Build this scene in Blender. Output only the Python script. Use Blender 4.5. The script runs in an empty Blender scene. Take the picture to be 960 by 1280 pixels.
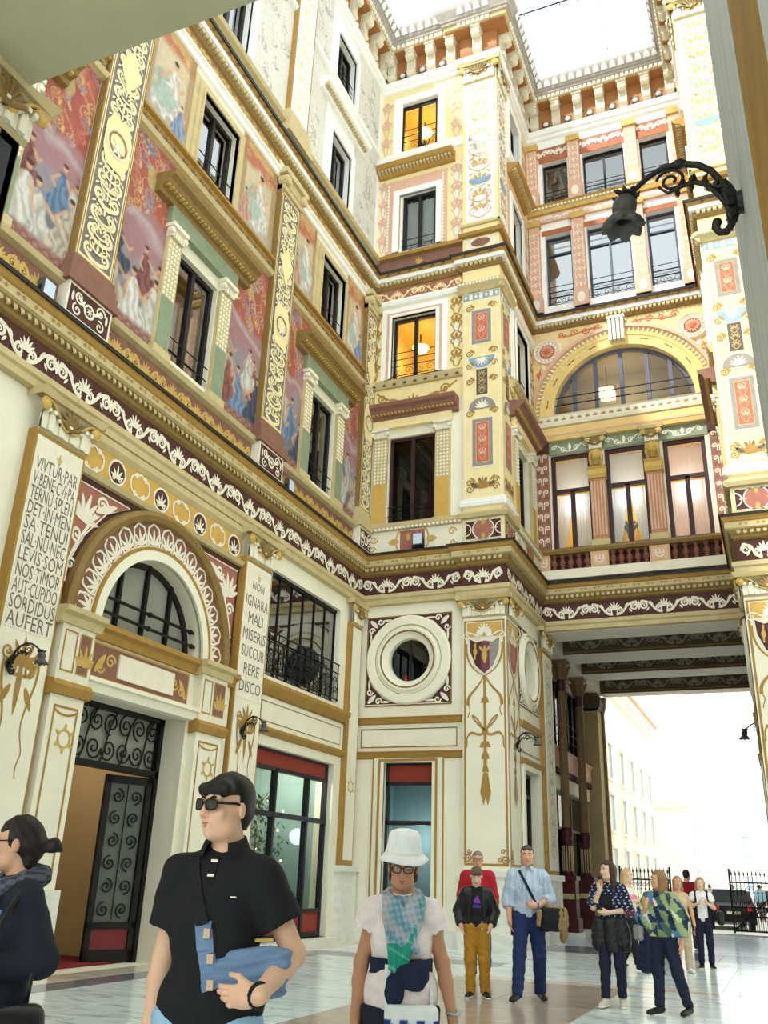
import bpy, bmesh, math, random
import numpy as np
from mathutils import Vector, Matrix
random.seed(7); RNG = np.random.default_rng(7)
PI = math.pi
SC = bpy.context.scene
COL = SC.collection

# ------------------------------------------------------------------ camera, sky, sun, exposure
cam = bpy.data.cameras.new('camera'); camo = bpy.data.objects.new('camera', cam); COL.objects.link(camo)
cam.sensor_fit = 'HORIZONTAL'; cam.sensor_width = 36; cam.lens = 36*1122.69/960; cam.clip_end = 500; cam.clip_start = .05
def cam_axes(yaw, pitch, roll):
    cy, sy, cp, sp = math.cos(yaw), math.sin(yaw), math.cos(pitch), math.sin(pitch)
    f = Vector((sy*cp, cy*cp, sp)); r = Vector((cy, -sy, 0)); u = r.cross(f)
    c, s = math.cos(roll), math.sin(roll)
    return c*r+s*u, -s*r+c*u, f
cr, cu, cf = cam_axes(-.408352, .385557, .0354964)
m = Matrix.Identity(4)
for i in range(3):
    m[i][0] = cr[i]; m[i][1] = cu[i]; m[i][2] = -cf[i]
m.translation = (0, 0, 1.42)
camo.matrix_world = m
SC.camera = camo
W = bpy.data.worlds.new('sky'); SC.world = W; W.use_nodes = True
W.node_tree.nodes['Background'].inputs[0].default_value = (.9, .98, 1, 1)
W.node_tree.nodes['Background'].inputs[1].default_value = 1.05
def lamp(name, kind, loc, power, col=(1, 1, 1), rot=(0, 0, 0), size=.3, sy=None):
    l = bpy.data.lights.new(name, kind); o = bpy.data.objects.new(name, l); COL.objects.link(o)
    l.energy = power; l.color = col; o.location = loc; o.rotation_euler = rot
    if kind == 'AREA':
        l.size = size
        if sy: l.shape = 'RECTANGLE'; l.size_y = sy
    if kind == 'POINT': l.shadow_soft_size = size
    return o
sun = lamp('sun', 'SUN', (0, 0, 60), 2.4, (1, .95, .85)); sun.data.angle = .03
sun.rotation_euler = Vector((.34, .62, -.72)).to_track_quat('-Z', 'Y').to_euler()
SC.view_settings.view_transform = 'Standard'; SC.view_settings.look = 'None'
SC.view_settings.gamma = 1; SC.view_settings.use_curve_mapping = False
SC.view_settings.exposure = 1.16
SC.cycles.max_bounces = 6; SC.cycles.diffuse_bounces = 4; SC.cycles.transparent_max_bounces = 12
SC.cycles.use_denoising = True

# ------------------------------------------------------------------ materials
def lin(c):
    return tuple(((x/255)/12.92 if x/255 <= .04045 else ((x/255+.055)/1.055)**2.4) for x in c)
MATS = {}
def MAT(name, col=None, rough=.6, var=.1, scale=5, metal=0, bump=0, rnd=0, stretch=None, emit=0, spec=.3):
    if name in MATS: return MATS[name]
    mt = bpy.data.materials.new(name); mt.use_nodes = True; MATS[name] = mt
    nt = mt.node_tree; N = nt.nodes; L = nt.links; b = N['Principled BSDF']
    c = lin(col); b.inputs['Roughness'].default_value = rough; b.inputs['Metallic'].default_value = metal
    b.inputs['Specular IOR Level'].default_value = spec
    tc = N.new('ShaderNodeTexCoord'); ns = N.new('ShaderNodeTexNoise'); ns.inputs['Scale'].default_value = scale
    ns.inputs['Detail'].default_value = 6; ns.inputs['Roughness'].default_value = .65
    src = tc.outputs['Object']
    if stretch:
        mp = N.new('ShaderNodeMapping'); mp.inputs['Scale'].default_value = stretch; L.new(src, mp.inputs['Vector']); src = mp.outputs[0]
    L.new(src, ns.inputs['Vector'])
    rp = N.new('ShaderNodeValToRGB'); e = rp.color_ramp.elements
    e[0].position = .3; e[1].position = .7
    e[0].color = (*[max(0, x*(1-var)) for x in c], 1); e[1].color = (*[min(1, x*(1+var)) for x in c], 1)
    L.new(ns.outputs['Fac'], rp.inputs[0]); out = rp.outputs[0]
    if rnd:
        oi = N.new('ShaderNodeObjectInfo'); mr = N.new('ShaderNodeMapRange'); mr.inputs[3].default_value = 1-rnd; mr.inputs[4].default_value = 1+rnd
        L.new(oi.outputs['Random'], mr.inputs[0]); hs = N.new('ShaderNodeHueSaturation'); L.new(mr.outputs[0], hs.inputs['Value']); L.new(out, hs.inputs['Color']); out = hs.outputs[0]
    L.new(out, b.inputs['Base Color'])
    if emit:
        b.inputs['Emission Color'].default_value = (*c, 1); b.inputs['Emission Strength'].default_value = emit
    if bump:
        bp = N.new('ShaderNodeBump'); bp.inputs['Strength'].default_value = bump; bp.inputs['Distance'].default_value = .01
        L.new(ns.outputs['Fac'], bp.inputs['Height']); L.new(bp.outputs[0], b.inputs['Normal'])
    return mt
def GLASS(name, tint, refl=1.5, rough=.02):
    mt = bpy.data.materials.new(name); mt.use_nodes = True; MATS[name] = mt
    nt = mt.node_tree; N = nt.nodes; L = nt.links; N.remove(N['Principled BSDF'])
    t = N.new('ShaderNodeBsdfTransparent'); t.inputs[0].default_value = (*tint, 1)
    g = N.new('ShaderNodeBsdfGlossy'); g.inputs['Roughness'].default_value = rough
    fr = N.new('ShaderNodeFresnel'); fr.inputs[0].default_value = refl
    mx = N.new('ShaderNodeMixShader'); L.new(fr.outputs[0], mx.inputs[0]); L.new(t.outputs[0], mx.inputs[1]); L.new(g.outputs[0], mx.inputs[2])
    L.new(mx.outputs[0], N['Material Output'].inputs[0]); return mt
def VMAT(name, rough=.65):
    mt = bpy.data.materials.new(name); mt.use_nodes = True; MATS[name] = mt
    nt = mt.node_tree; b = nt.nodes['Principled BSDF']; a = nt.nodes.new('ShaderNodeVertexColor'); a.layer_name = 'Col'
    nz = nt.nodes.new('ShaderNodeTexNoise'); nz.inputs['Scale'].default_value = 9; nz.inputs['Detail'].default_value = 5
    tc = nt.nodes.new('ShaderNodeTexCoord'); nt.links.new(tc.outputs['Object'], nz.inputs['Vector'])
    mr = nt.nodes.new('ShaderNodeMapRange'); mr.inputs[3].default_value = .62; mr.inputs[4].default_value = .95
    hs = nt.nodes.new('ShaderNodeHueSaturation'); nt.links.new(nz.outputs[0], mr.inputs[0]); nt.links.new(mr.outputs[0], hs.inputs['Value'])
    nt.links.new(a.outputs[0], hs.inputs['Color']); nt.links.new(hs.outputs[0], b.inputs['Base Color'])
    b.inputs['Roughness'].default_value = rough; b.inputs['Specular IOR Level'].default_value = .25; return mt
CREAM = MAT('cream_plaster', (242, 237, 214), .7, .05, 1.5, bump=.05)
CREAM2 = MAT('cream_stucco', (236, 230, 206), .65, .07, 2)
STONE = MAT('stone_moulding', (202, 184, 136), .6, .1, 4)
PALE = MAT('pale_stucco', (247, 246, 240), .7, .04, 2)
OCHRE = MAT('ochre_paint', (170, 132, 64), .6, .12, 5)
GOLD = MAT('gilded_brown', (138, 110, 60), .5, .18, 8)
GOLDL = MAT('light_gilding', (205, 170, 92), .5, .12, 8)
MAROON = MAT('maroon_paint', (82, 46, 40), .65, .14, 5)
ROSE = MAT('dusty_rose_paint', (168, 108, 92), .65, .12, 5)
BROWNP = MAT('mauve_brown_paint', (138, 98, 82), .65, .14, 5)
WHITEP = MAT('white_paint', (240, 232, 212), .6, .06, 6)
GREYP = MAT('grey_paint', (150, 142, 134), .65, .1, 6)
DGREYP = MAT('dark_grey_paint', (92, 86, 88), .65, .12, 6)
BLUEP = MAT('pale_blue_paint', (140, 170, 190), .65, .08, 6)
YELP = MAT('yellow_ochre_ground', (208, 168, 86), .6, .1, 4)
YELL = MAT('pale_yellow_ground', (243, 224, 165), .65, .06, 3)
ORANGEP = MAT('orange_red_paint', (205, 110, 78), .65, .12, 6)
PINKP = MAT('faded_pink_paint', (222, 178, 152), .65, .1, 5)
GREENP = MAT('grey_green_paint', (136, 150, 122), .65, .12, 5)
ARCHY = MAT('arch_yellow', (228, 198, 128), .65, .07, 4); LEAD = MAT('lead_flashing', (44, 40, 38), .5, .2, 6)
IRON = MAT('black_iron', (26, 25, 25), .45, .2, 20, metal=.3)
IRONB = MAT('blued_iron', (70, 82, 98), .45, .15, 10, metal=.2)
WOODD = MAT('dark_maroon_wood', (62, 34, 34), .45, .2, 6, stretch=(8, 8, 1))
WOODB = MAT('black_wood', (34, 28, 28), .45, .2, 6)
MARB = MAT('plinth_marble', (234, 234, 222), .35, .1, 2.5, stretch=(1, 1, 3))
PORP = MAT('maroon_cast_iron', (84, 36, 40), .4, .15, 8)
BRONZ = MAT('bronzed_column', (140, 114, 80), .4, .2, 8)
DARKROOM = MAT('dark_room', (40, 38, 38), .9, .2, 3)
DIMROOM = MAT('dim_room', (96, 100, 96), .9, .15, 2)
YELROOM = MAT('yellow_room', (238, 204, 110), .8, .06, 2)
GLS = GLASS('window_glass', (.86, .9, .9)); GLD = GLASS('dark_glass', (.5, .55, .55), 1.6); GLR = GLASS('reflecting_glass', (.8, .85, .9), 3.2); GLX = GLASS('bright_reflecting_glass', (.9, .93, .95), 5.); GSKY = GLASS('skylight_glass', (.97, .98, .99), 1.2, .1)
CURT = MAT('sheer_curtain', (240, 240, 236), .9, .05, 8, stretch=(20, 20, .5))
_n = CURT.node_tree; _t = _n.nodes.new('ShaderNodeBsdfTranslucent'); _t.inputs[0].default_value = (.92, .93, .92, 1); _x = _n.nodes.new('ShaderNodeMixShader'); _x.inputs[0].default_value = .4
_n.links.new(_n.nodes['Principled BSDF'].outputs[0], _x.inputs[1]); _n.links.new(_t.outputs[0], _x.inputs[2]); _n.links.new(_x.outputs[0], _n.nodes['Material Output'].inputs[0])
PAINT = VMAT('fresco_paint')

# ------------------------------------------------------------------ mesh builder and frames
class Fr:
    def __init__(s, o, u, n):
        s.o = np.array(o, float); s.u = np.array(u, float); s.n = np.array(n, float); s.v = np.array((0, 0, 1.))
    def pts(s, a):
        a = np.asarray(a, float); return s.o+a[:, :1]*s.u+a[:, 1:2]*s.v+a[:, 2:3]*s.n
    def mat(s, u=0, v=0, n=0):
        M = Matrix.Identity(4); p = s.o+u*s.u+v*s.v+n*s.n
        for i in range(3):
            M[i][0] = s.u[i]; M[i][1] = s.v[i]; M[i][2] = s.n[i]; M[i][3] = p[i]
        return M
FW = Fr((0, 0, 0), (1, 0, 0), (0, -1, 0))      # generic: u = x, v = z, n = -y
class MB:
    def __init__(s): s.v = []; s.f = []; s.mi = []; s.m = 0; s.c = 0
    def add(s, vs, fs):
        k = len(s.v); s.v.extend(vs); s.f.extend([tuple(i+k for i in f) for f in fs]); s.mi.extend([s.m]*len(fs)); return s
    def box(s, u0, u1, v0, v1, n0, n1):
        return s.add([(a, b, c) for c in (n0, n1) for b in (v0, v1) for a in (u0, u1)],
                     [(0, 2, 3, 1), (4, 5, 7, 6), (0, 1, 5, 4), (2, 6, 7, 3), (0, 4, 6, 2), (1, 3, 7, 5)])
    def quad(s, u0, u1, v0, v1, n=0):
        return s.add([(u0, v0, n), (u1, v0, n), (u1, v1, n), (u0, v1, n)], [(0, 1, 2, 3)])
    def prism(s, poly, n0, n1):
        k = len(poly)
        return s.add([(a, b, n1) for a, b in poly]+[(a, b, n0) for a, b in poly],
                     [tuple(range(k))]+[(i, i+k, (i+1) % k+k, (i+1) % k) for i in range(k)])
    def flat(s, poly, n):
        s.c += 1; n += (s.c % 17)*.0005
        return s.add([(a, b, n) for a, b in poly], [tuple(range(len(poly)))])
    def extr(s, prof, u0, u1, cap=True):
        k = len(prof)
        s.add([(u, v, n) for u in (u0, u1) for n, v in prof], [(i, i+1, i+1+k, i+k) for i in range(k-1)]+([tuple(range(k)), tuple(range(2*k-1, k-1, -1))] if cap else []))
        return s
    def arc(s, cu, cv, prof, a0, a1, seg=32):     # prof [(r, n)] swept around (cu, cv)
        k = len(prof); vs = []
        for i in range(seg+1):
            a = a0+(a1-a0)*i/seg; c, d = math.cos(a), math.sin(a)
            vs += [(cu+r*c, cv+r*d, n) for r, n in prof]
        return s.add(vs, [(i*k+j, i*k+j+1, (i+1)*k+j+1, (i+1)*k+j) for i in range(seg) for j in range(k-1)])
    def tube(s, pts, r, seg=6, cap=True):
        P = np.array(pts, float); n = len(P); R = np.broadcast_to(np.array(r, float), (n,)); vs = []
        T = np.gradient(P, axis=0); T /= np.linalg.norm(T, axis=1)[:, None]+1e-12
        up = np.array((0, 0, 1.)) if abs(T[0][2]) < .9 else np.array((1., 0, 0))
        a = np.cross(T[0], up); a /= np.linalg.norm(a)
        for i in range(n):
            a = a-T[i]*(a@T[i]); a /= np.linalg.norm(a)+1e-12; b = np.cross(T[i], a)
            for j in range(seg):
                t = 2*PI*j/seg; vs.append(tuple(P[i]+R[i]*(math.cos(t)*a+math.sin(t)*b)))
        fs = [(i*seg+j, i*seg+(j+1) % seg, (i+1)*seg+(j+1) % seg, (i+1)*seg+j) for i in range(n-1) for j in range(seg)]
        if cap: fs += [tuple(range(seg)), tuple(range((n-1)*seg, n*seg))]
        return s.add(vs, fs)
    def lathe(s, prof, cu, cv, cn, seg=12, axis='v'):   # prof [(r, h)]
        vs = []; k = len(prof)
        for i in range(seg):
            a = 2*PI*i/seg; c, d = math.cos(a), math.sin(a)
            for r, h in prof:
                vs.append((cu+r*c, cv+h, cn+r*d) if axis == 'v' else (cu+r*c, cv+r*d, cn+h) if axis == 'n' else (cu+h, cv+r*c, cn+r*d))
        return s.add(vs, [(i*k+j, i*k+j+1, ((i+1) % seg)*k+j+1, ((i+1) % seg)*k+j) for i in range(seg) for j in range(k-1)]+[tuple(i*k for i in range(seg)), tuple(i*k+k-1 for i in range(seg))])
    def ball(s, cu, cv, cn, r, sv=1, seg=10):
        return s.lathe([(r*math.sin(PI*i/6)+1e-4, -r*sv*math.cos(PI*i/6)) for i in range(7)], cu, cv, cn, seg)
    def ribbon(s, pts, w, n):                       # flat painted stroke in the wall plane
        s.c += 1; n += (s.c % 17)*.0005
        P = np.array(pts, float); k = len(P); Wd = np.broadcast_to(np.array(w, float), (k,))/2
        T = np.gradient(P, axis=0); T /= np.linalg.norm(T, axis=1)[:, None]+1e-9; Q = np.stack([-T[:, 1], T[:, 0]], 1)*Wd[:, None]
        vs = [(*p, n) for p in P+Q]+[(*p, n) for p in P-Q]
        return s.add(vs, [(i, i+1, k+i+1, k+i) for i in range(k-1)])
def setp(o, label=None, cat=None, group=None, kind=None):
    if label: o['label'] = label
    if cat: o['category'] = cat
    if group: o['group'] = group
    if kind: o['kind'] = kind
    return o
def MESH(name, mb, mats, smooth=False, fr=None):
    me = bpy.data.meshes.new(name); v = mb.v
    if fr is not None and len(v): v = fr.pts(np.array(v)).tolist()
    me.from_pydata(v, [], mb.f)
    for q in (mats if isinstance(mats, (list, tuple)) else [mats]): me.materials.append(q)
    if any(mb.mi): me.polygons.foreach_set('material_index', mb.mi)
    if smooth: me.polygons.foreach_set('use_smooth', [True]*len(mb.f))
    me.update(); return me
def OBJ(name, me, parent=None, M=None):
    o = bpy.data.objects.new(name, me); COL.objects.link(o)
    if parent: o.parent = parent
    if M is not None: o.matrix_local = M
    return o
def B(name, mb, mats, parent=None, fr=None, smooth=False, label=None, kind=None, M=None):
    fr = None if fr == 'raw' or M is not None else (fr or FW)
    o = OBJ(name, MESH(name, mb, mats, smooth, fr), parent, M)
    return setp(o, label, None, None, kind)
def E(name, label=None, cat=None, group=None, kind=None, loc=(0, 0, 0), rz=0):
    o = bpy.data.objects.new(name, None); COL.objects.link(o); o.location = loc; o.rotation_euler = (0, 0, rz); o.empty_display_size = .2
    return setp(o, label, cat, group, kind)
def sweep(path, prof, closed=False):                # moulding profile [(n, z)] swept along a plan path, outward = right of travel
    P = np.array(path, float); k = len(P); d = P[1:]-P[:-1]; d /= np.linalg.norm(d, axis=1)[:, None]; nr = np.stack([d[:, 1], -d[:, 0]], 1)
    mb = MB(); vs = []
    for i in range(k):
        a = nr[max(0, i-1)]; b = nr[min(k-2, i)]; mt = (a+b)/(1+a@b)
        vs += [(P[i][0]+mt[0]*n, P[i][1]+mt[1]*n, z) for n, z in prof]
    q = len(prof)
    return mb.add(vs, [(i*q+j, i*q+j+1, (i+1)*q+j+1, (i+1)*q+j) for i in range(k-1) for j in range(q-1)])
def wallmesh(u0, u1, v0, v1, holes, depth=.3, n=0):  # front skin with rectangular holes and their reveals
    us = sorted({u0, u1, *[h[0] for h in holes], *[h[1] for h in holes]}); vs = sorted({v0, v1, *[h[2] for h in holes], *[h[3] for h in holes]})
    us = [x for x in us if u0 <= x <= u1]; vs = [x for x in vs if v0 <= x <= v1]
    mb = MB()
    for a, b in zip(us, us[1:]):
        for c, d in zip(vs, vs[1:]):
            x, y = (a+b)/2, (c+d)/2
            if not any(h[0] < x < h[1] and h[2] < y < h[3] for h in holes): mb.quad(a, b, c, d, n)
    for a, b, c, d in [h[:4] for h in holes]:
        for q in ([(a, c), (a, d)], [(b, c), (b, d)], [(a, c), (b, c)], [(a, d), (b, d)]):
            mb.add([(*q[0], n), (*q[1], n), (*q[1], n-depth), (*q[0], n-depth)], [(0, 1, 2, 3)])
    return mb
def spandrel(mb, cu, cv, r, top, n, depth, seg=24):  # fill between an arch and its bounding rectangle, plus the arch soffit
    pts = [(cu+r*math.cos(PI*i/seg), cv+r*math.sin(PI*i/seg)) for i in range(seg+1)]
    for p, q in zip(pts, pts[1:]):
        mb.add([(*p, n), (*q, n), (q[0], top, n), (p[0], top, n)], [(0, 1, 2, 3)])
        mb.add([(*p, n), (*q, n), (*q, n-depth), (*p, n-depth)], [(0, 1, 2, 3)])
    return mb
# ------------------------------------------------------------------ painted ornament (strokes a few millimetres proud of the plaster)
def spiral(cx, cy, r, turns=1.6, a0=0, d=1, n=22, r1=.12):
    return [(cx+r*(1-(1-r1)*i/n)*math.cos(a0+d*turns*2*PI*i/n), cy+r*(1-(1-r1)*i/n)*math.sin(a0+d*turns*2*PI*i/n)) for i in range(n+1)]
def leaf(mb, x, y, ang, ln, w, n, k=5):
    c, s = math.cos(ang), math.sin(ang); L = []; R = []
    for i in range(k+1):
        t = i/k; h = w/2*math.sin(PI*min(1, t*.92+.08))**.8; L.append((x+c*ln*t-s*h, y+s*ln*t+c*h)); R.append((x+c*ln*t+s*h, y+s*ln*t-c*h))
    mb.flat(L+R[::-1], n)
def palmette(mb, x, y, s, n, k=7, ang=PI/2, spread=2.6):
    for i in range(k):
        a = ang+spread*(i/(k-1)-.5); leaf(mb, x, y, a, s*(1-.25*abs(2*i/(k-1)-1)), s*.2, n)
def bez(p0, p1, p2, p3, n=10):
    return [tuple((1-t)**3*a+3*(1-t)**2*t*b+3*(1-t)*t*t*c+t**3*d for a, b, c, d in zip(p0, p1, p2, p3)) for t in [i/n for i in range(n+1)]]
def rinceau(mb, u0, u1, v0, v1, n, period=1.28):    # palmettes and anthemia linked by an S stem with volutes
    k = max(1, round((u1-u0)/period)); p = (u1-u0)/k; h = v1-v0; w = h*.1
    for i in range(k):
        x = u0+p*i; xm = x+p*.5; b = v0+h*.12
        palmette(mb, xm, v0+h*.38, h*.5, n, 7)
        for s in (-1, 1):
            mb.ribbon(spiral(xm+s*h*.26, v0+h*.3, h*.2, 1.4, PI/2, -s), np.linspace(w*1.1, w*.5, 23), n)
            e = xm+s*p*.5
            mb.ribbon(bez((xm+s*h*.1, b), (xm+s*p*.25, b-h*.02), (xm+s*p*.2, v1-h*.2), (e-s*h*.1, v1-h*.22)), np.linspace(w*1.5, w*.8, 11), n)
            mb.ribbon(spiral(e-s*h*.24, v0+h*.5, h*.22, 1.5, PI/2, s), np.linspace(w*1.2, w*.5, 23), n)
            leaf(mb, e-s*h*.02, v0+h*.45, PI/2+s*.5, h*.45, h*.16, n); leaf(mb, xm+s*p*.22, v0+h*.45, PI/2-s*.5, h*.34, h*.13, n); leaf(mb, xm+s*p*.3, v0+h*.4, -PI/2+s*.6, h*.26, h*.1, n)
        if i: leaf(mb, x, v0+h*.3, PI/2, h*.5, h*.16, n)
    return mb
def scrollfill(mb, u0, u1, v0, v1, n, cell=.45, w=.03, seed=1):  # candelabra-like filling of a narrow field
    rg = random.Random(seed); uc = (u0+u1)/2; W_ = u1-u0; k = max(1, round((v1-v0)/cell)); c = (v1-v0)/k
    for i in range(k):
        y = v0+c*i
        for s in (-1, 1):
            r = min(W_*.2, c*.3)
            mb.ribbon(spiral(uc+s*W_*.25, y+c*.45, r, 1.3, -PI/2, s), np.linspace(w, w*.4, 23), n)
            mb.ribbon(bez((uc, y), (uc+s*W_*.1, y), (uc+s*W_*.2, y+c*.05), (uc+s*W_*.25, y+c*.45-r), 6), w, n)
            leaf(mb, uc+s*W_*.08, y+c*.5, PI/2-s*.6, c*.42, c*.14, n); leaf(mb, uc+s*W_*.42, y+c*.8, PI/2+s*.9, c*.3, c*.1, n)
        leaf(mb, uc, y+c*.55, PI/2, c*.4, c*.16, n)
    return mb
def frame_line(mb, u0, u1, v0, v1, w, n):
    for a, b, c, d in ((u0, u1, v0, v0+w), (u0, u1, v1-w, v1), (u0, u0+w, v0+w, v1-w), (u1-w, u1, v0+w, v1-w)): mb.quad(a, b, c, d, n)
    return mb
def disc(mb, x, y, r, n, seg=16, ry=None):
    return mb.flat([(x+r*math.cos(2*PI*i/seg), y+(ry or r)*math.sin(2*PI*i/seg)) for i in range(seg)], n)
TEXTS = {}
def letters(txt, size, fr, u, v, n, mat, parent, name='lettering', sx=.75, align='CENTER', ext=0):
    c = bpy.data.curves.new('t', 'FONT'); c.body = txt; c.size = size; c.align_x = align; c.align_y = 'CENTER'; c.resolution_u = 2; c.extrude = ext
    o = bpy.data.objects.new('t', c); me = bpy.data.meshes.new_from_object(o); bpy.data.objects.remove(o); bpy.data.curves.remove(c)
    me.materials.clear(); me.materials.append(mat); me.name = name
    return OBJ(name, me, parent, fr.mat(u, v, n) @ Matrix.Diagonal((sx, 1, 1, 1)))
# ================================================================== THE COURT: walls
XL, YB, XS, YK, XR = -9.6, 20.9, -5.65, 24.7, -.2
FL = Fr((XL, 0, 0), (0, 1, 0), (1, 0, 0)); FB = Fr((0, YB, 0), (1, 0, 0), (0, -1, 0)); FS = Fr((XS, 0, 0), (0, 1, 0), (1, 0, 0)); FK = Fr((0, YK, 0), (1, 0, 0), (0, -1, 0))
FRS = Fr((XR, 0, 0), (0, 1, 0), (-1, 0, 0))
def S(name, label, cat='wall'): return E(name, label, cat, kind='structure')
wl = S('wall_left', 'long frescoed court wall with arched street door and inscribed pilasters')
wb = S('wall_corner', 'narrow cream wall facing us with round oculus window beside the pier')
ws = S('wall_side', 'side wall of the pier turning back towards the passage')
wk = S('wall_back', 'back wall above the passage opening with arched window and carved busts')
wr = S('wall_right', 'right hand pier wall with pale yellow painted panels')
def dentils(name, fr, u0, u1, v0, v1, n0, n1, step, mat, parent, frac=.6):
    mb = MB(); k = max(1, int(round((u1-u0)/step))); p = (u1-u0)/k
    for i in range(k): mb.box(u0+p*i, u0+p*(i+frac), v0, v1, n0, n1)
    return B(name, mb, mat, parent, fr, kind='stuff')
# ------------------------------------------------------------------ frescoes
def fresco(name, fr, u0, u1, v0, v1, seed, kind, parent, n=.012, cell=.024):
    w, h = u1-u0, v1-v0; nx, ny = max(8, int(w/cell)), max(8, int(h/cell)); rg = np.random.default_rng(seed)
    X, Y = np.meshgrid(np.linspace(0, w, nx), np.linspace(0, h, ny))
    def nz(s, a=1.):
        gx, gy = max(2, int(w/s)+2), max(2, int(h/s)+2); g = rg.normal(size=(gy, gx)); fx = X/w*(gx-1.001); fy = Y/h*(gy-1.001); i = fx.astype(int); j = fy.astype(int); tx = fx-i; ty = fy-j
        tx = tx*tx*(3-2*tx); ty = ty*ty*(3-2*ty)
        return a*(g[j, i]*(1-tx)*(1-ty)+g[j, i+1]*tx*(1-ty)+g[j+1, i]*(1-tx)*ty+g[j+1, i+1]*tx*ty)
    C3 = lambda *c: np.array(lin(c))
    img = np.zeros((ny, nx, 3))
    def lay(mask, c): img[:] = img*(1-mask[..., None])+np.array(c)*mask[..., None]
    sm = lambda x: np.clip(x, 0, 1)
    n1, n2, n3 = nz(.5), nz(.18), nz(.07)
    def ell(cx, cy, rx, ry, ang=0, soft=.25, wob=.12):
        c, s = math.cos(ang), math.sin(ang); dx, dy = X-cx, Y-cy; a = (c*dx+s*dy)/rx; b = (-s*dx+c*dy)/ry
        return sm((1-np.sqrt(a*a+b*b)+wob*n2)/soft)
    def stroke(pts, wd, c, al=.8):
        m = np.zeros_like(X); P = np.array(pts)
        for a, b in zip(P, P[1:]):
            d = b-a; t = np.clip(((X-a[0])*d[0]+(Y-a[1])*d[1])/(d@d+1e-9), 0, 1); m = np.maximum(m, sm((wd-np.hypot(X-a[0]-t*d[0], Y-a[1]-t*d[1]))/(.6*wd)+.3))
        lay(m*al, c)
    def robe(cx, cy, hh, c, lean=0., seat=False):
        c = np.array(c); fold = .5+.5*np.sin((X-cx+lean*(Y-cy))*34/hh**.5+2.2*n2+(Y-cy)*7)
        for (ox, oy, rx, ry, an) in ((0, -.28, .2, .3, .1), (.02+lean, .0, .15, .26, -.1), (-.12, -.36, .2, .16, .6), (.16, -.3, .15, .22, -.4), (0+lean, .16, .12, .14, 0)):
            m = ell(cx+ox*hh, cy+oy*hh, rx*hh, ry*hh, an); lay(m*.9, c); lay(m*.55*fold, c*.45); lay(m*.3*(1-fold), np.minimum(1, c*1.5+.06))
        sk = C3(226, 176, 140)
        stroke([(cx+(.08+lean)*hh, cy+.2*hh), (cx+.2*hh, cy+.06*hh), (cx+.27*hh, cy+.14*hh)], .032*hh, sk)
        stroke([(cx+(-.08+lean)*hh, cy+.2*hh), (cx-.18*hh, cy+.02*hh), (cx-.1*hh, cy-.06*hh)], .03*hh, sk)
        lay(ell(cx+lean*1.2*hh, cy+.37*hh, .058*hh, .075*hh, 0, .35, .05), sk); lay(ell(cx+lean*1.2*hh, cy+.42*hh, .066*hh, .045*hh, 0, .4, .1), C3(84, 56, 38))
    def curl(cx, cy, r, c, d=1, wd=.02):
        stroke(spiral(cx, cy, r, 1.4, rg.uniform(0, 6), d, 18), wd, c, .75)
    red = C3(184, 98, 84); gold = C3(226, 186, 112); blu = C3(112, 140, 170); wht = C3(238, 232, 220)
    if kind == 0:
        img[:] = red; lay(sm(.5+.5*n1)*.35, C3(204, 122, 100)); lay(sm(n2)*.2, C3(150, 74, 66))
        k = int(13*w*h**.5)
        for i in range(k):
            x, y = rg.uniform(.05, .95)*w, h*((.56 if h > 2 else .1)+.42*(i/k)*(1 if h > 2 else 2)); c = (gold, C3(150, 156, 172), C3(212, 180, 150), C3(206, 128, 104))[i % 4]
            curl(x, y, rg.uniform(.07, .19), c, 1 if i % 2 else -1, .014); stroke(bez((x, y), (x+.2, y+.1), (x-.2, y+.3), (x+rg.uniform(-.3, .3), y+.4), 8), .014, c)
            lay(ell(x+.1, y-.1, .035, .09, rg.uniform(-1, 1)), c)
        if h > 2:
            lay(ell(w*.5, h*.8, .13, .3, .1), C3(206, 178, 120)); lay(ell(w*.35, h*.93, .3, .05, -.5), blu)
            lay(sm((h*.58-Y+.15*n1)/.15)*sm((Y-h*.3)/.3)*.8, C3(176, 140, 146)); lay(sm(1-np.abs(Y-h*.52-.12*n1-.35*(w/2-X))/.16)*.8, C3(204, 186, 186))
            lay(sm((h*.4-Y+.2*n1)/.25), C3(158, 150, 156)); lay(sm((h*.2-Y+.15*n1)/.2)*.8, C3(120, 116, 118))
            cs = [wht, C3(120, 150, 185), C3(216, 210, 200), C3(70, 80, 104), C3(205, 190, 170), C3(150, 90, 84)]
            q = max(2, int(w*2.4))
            for j in range(q): robe(w*(.12+.76*((j*2) % q+.5*(j*2//q % 2))/max(1, q-1)), h*(.34-.04*(j % 2)), h*.25, cs[(j+seed) % 6]*.8, rg.uniform(-.1, .1))
            for j in range(q): robe(w*(.1+.8*j/max(1, q-1)), h*(.2-.03*(j % 2)), h*.3, cs[(j*2+seed+1) % 6], rg.uniform(-.12, .12))
            lay(sm((h*.07-Y)/.1), C3(150, 104, 96)); lay(sm((h*.07-Y)/.1)*(np.sin(X*26)*np.sin(Y*40) > .2)*.6, C3(190, 150, 130))
    elif kind == 1:
        img[:] = C3(226, 208, 172); lay(sm(.5+n1)*.3, C3(206, 184, 146)); lay(sm((Y-h*.72+.1*n1)/.2)*.85, C3(196, 104, 76)); lay(sm((Y-h*.88+.08*n2)/.08)*.8, C3(222, 186, 120))
        for s in (.06, .94): lay(sm((.1*w-np.abs(X-s*w))/.05)*.7, C3(176, 136, 90))
        for i in range(6): curl(rg.uniform(.1, .9)*w, h*rg.uniform(.7, .97), .1, C3(232, 190, 130), 1, .014)
        lay(sm((h*.22-Y+.06*n1)/.1)*.8, C3(186, 176, 160))
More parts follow.
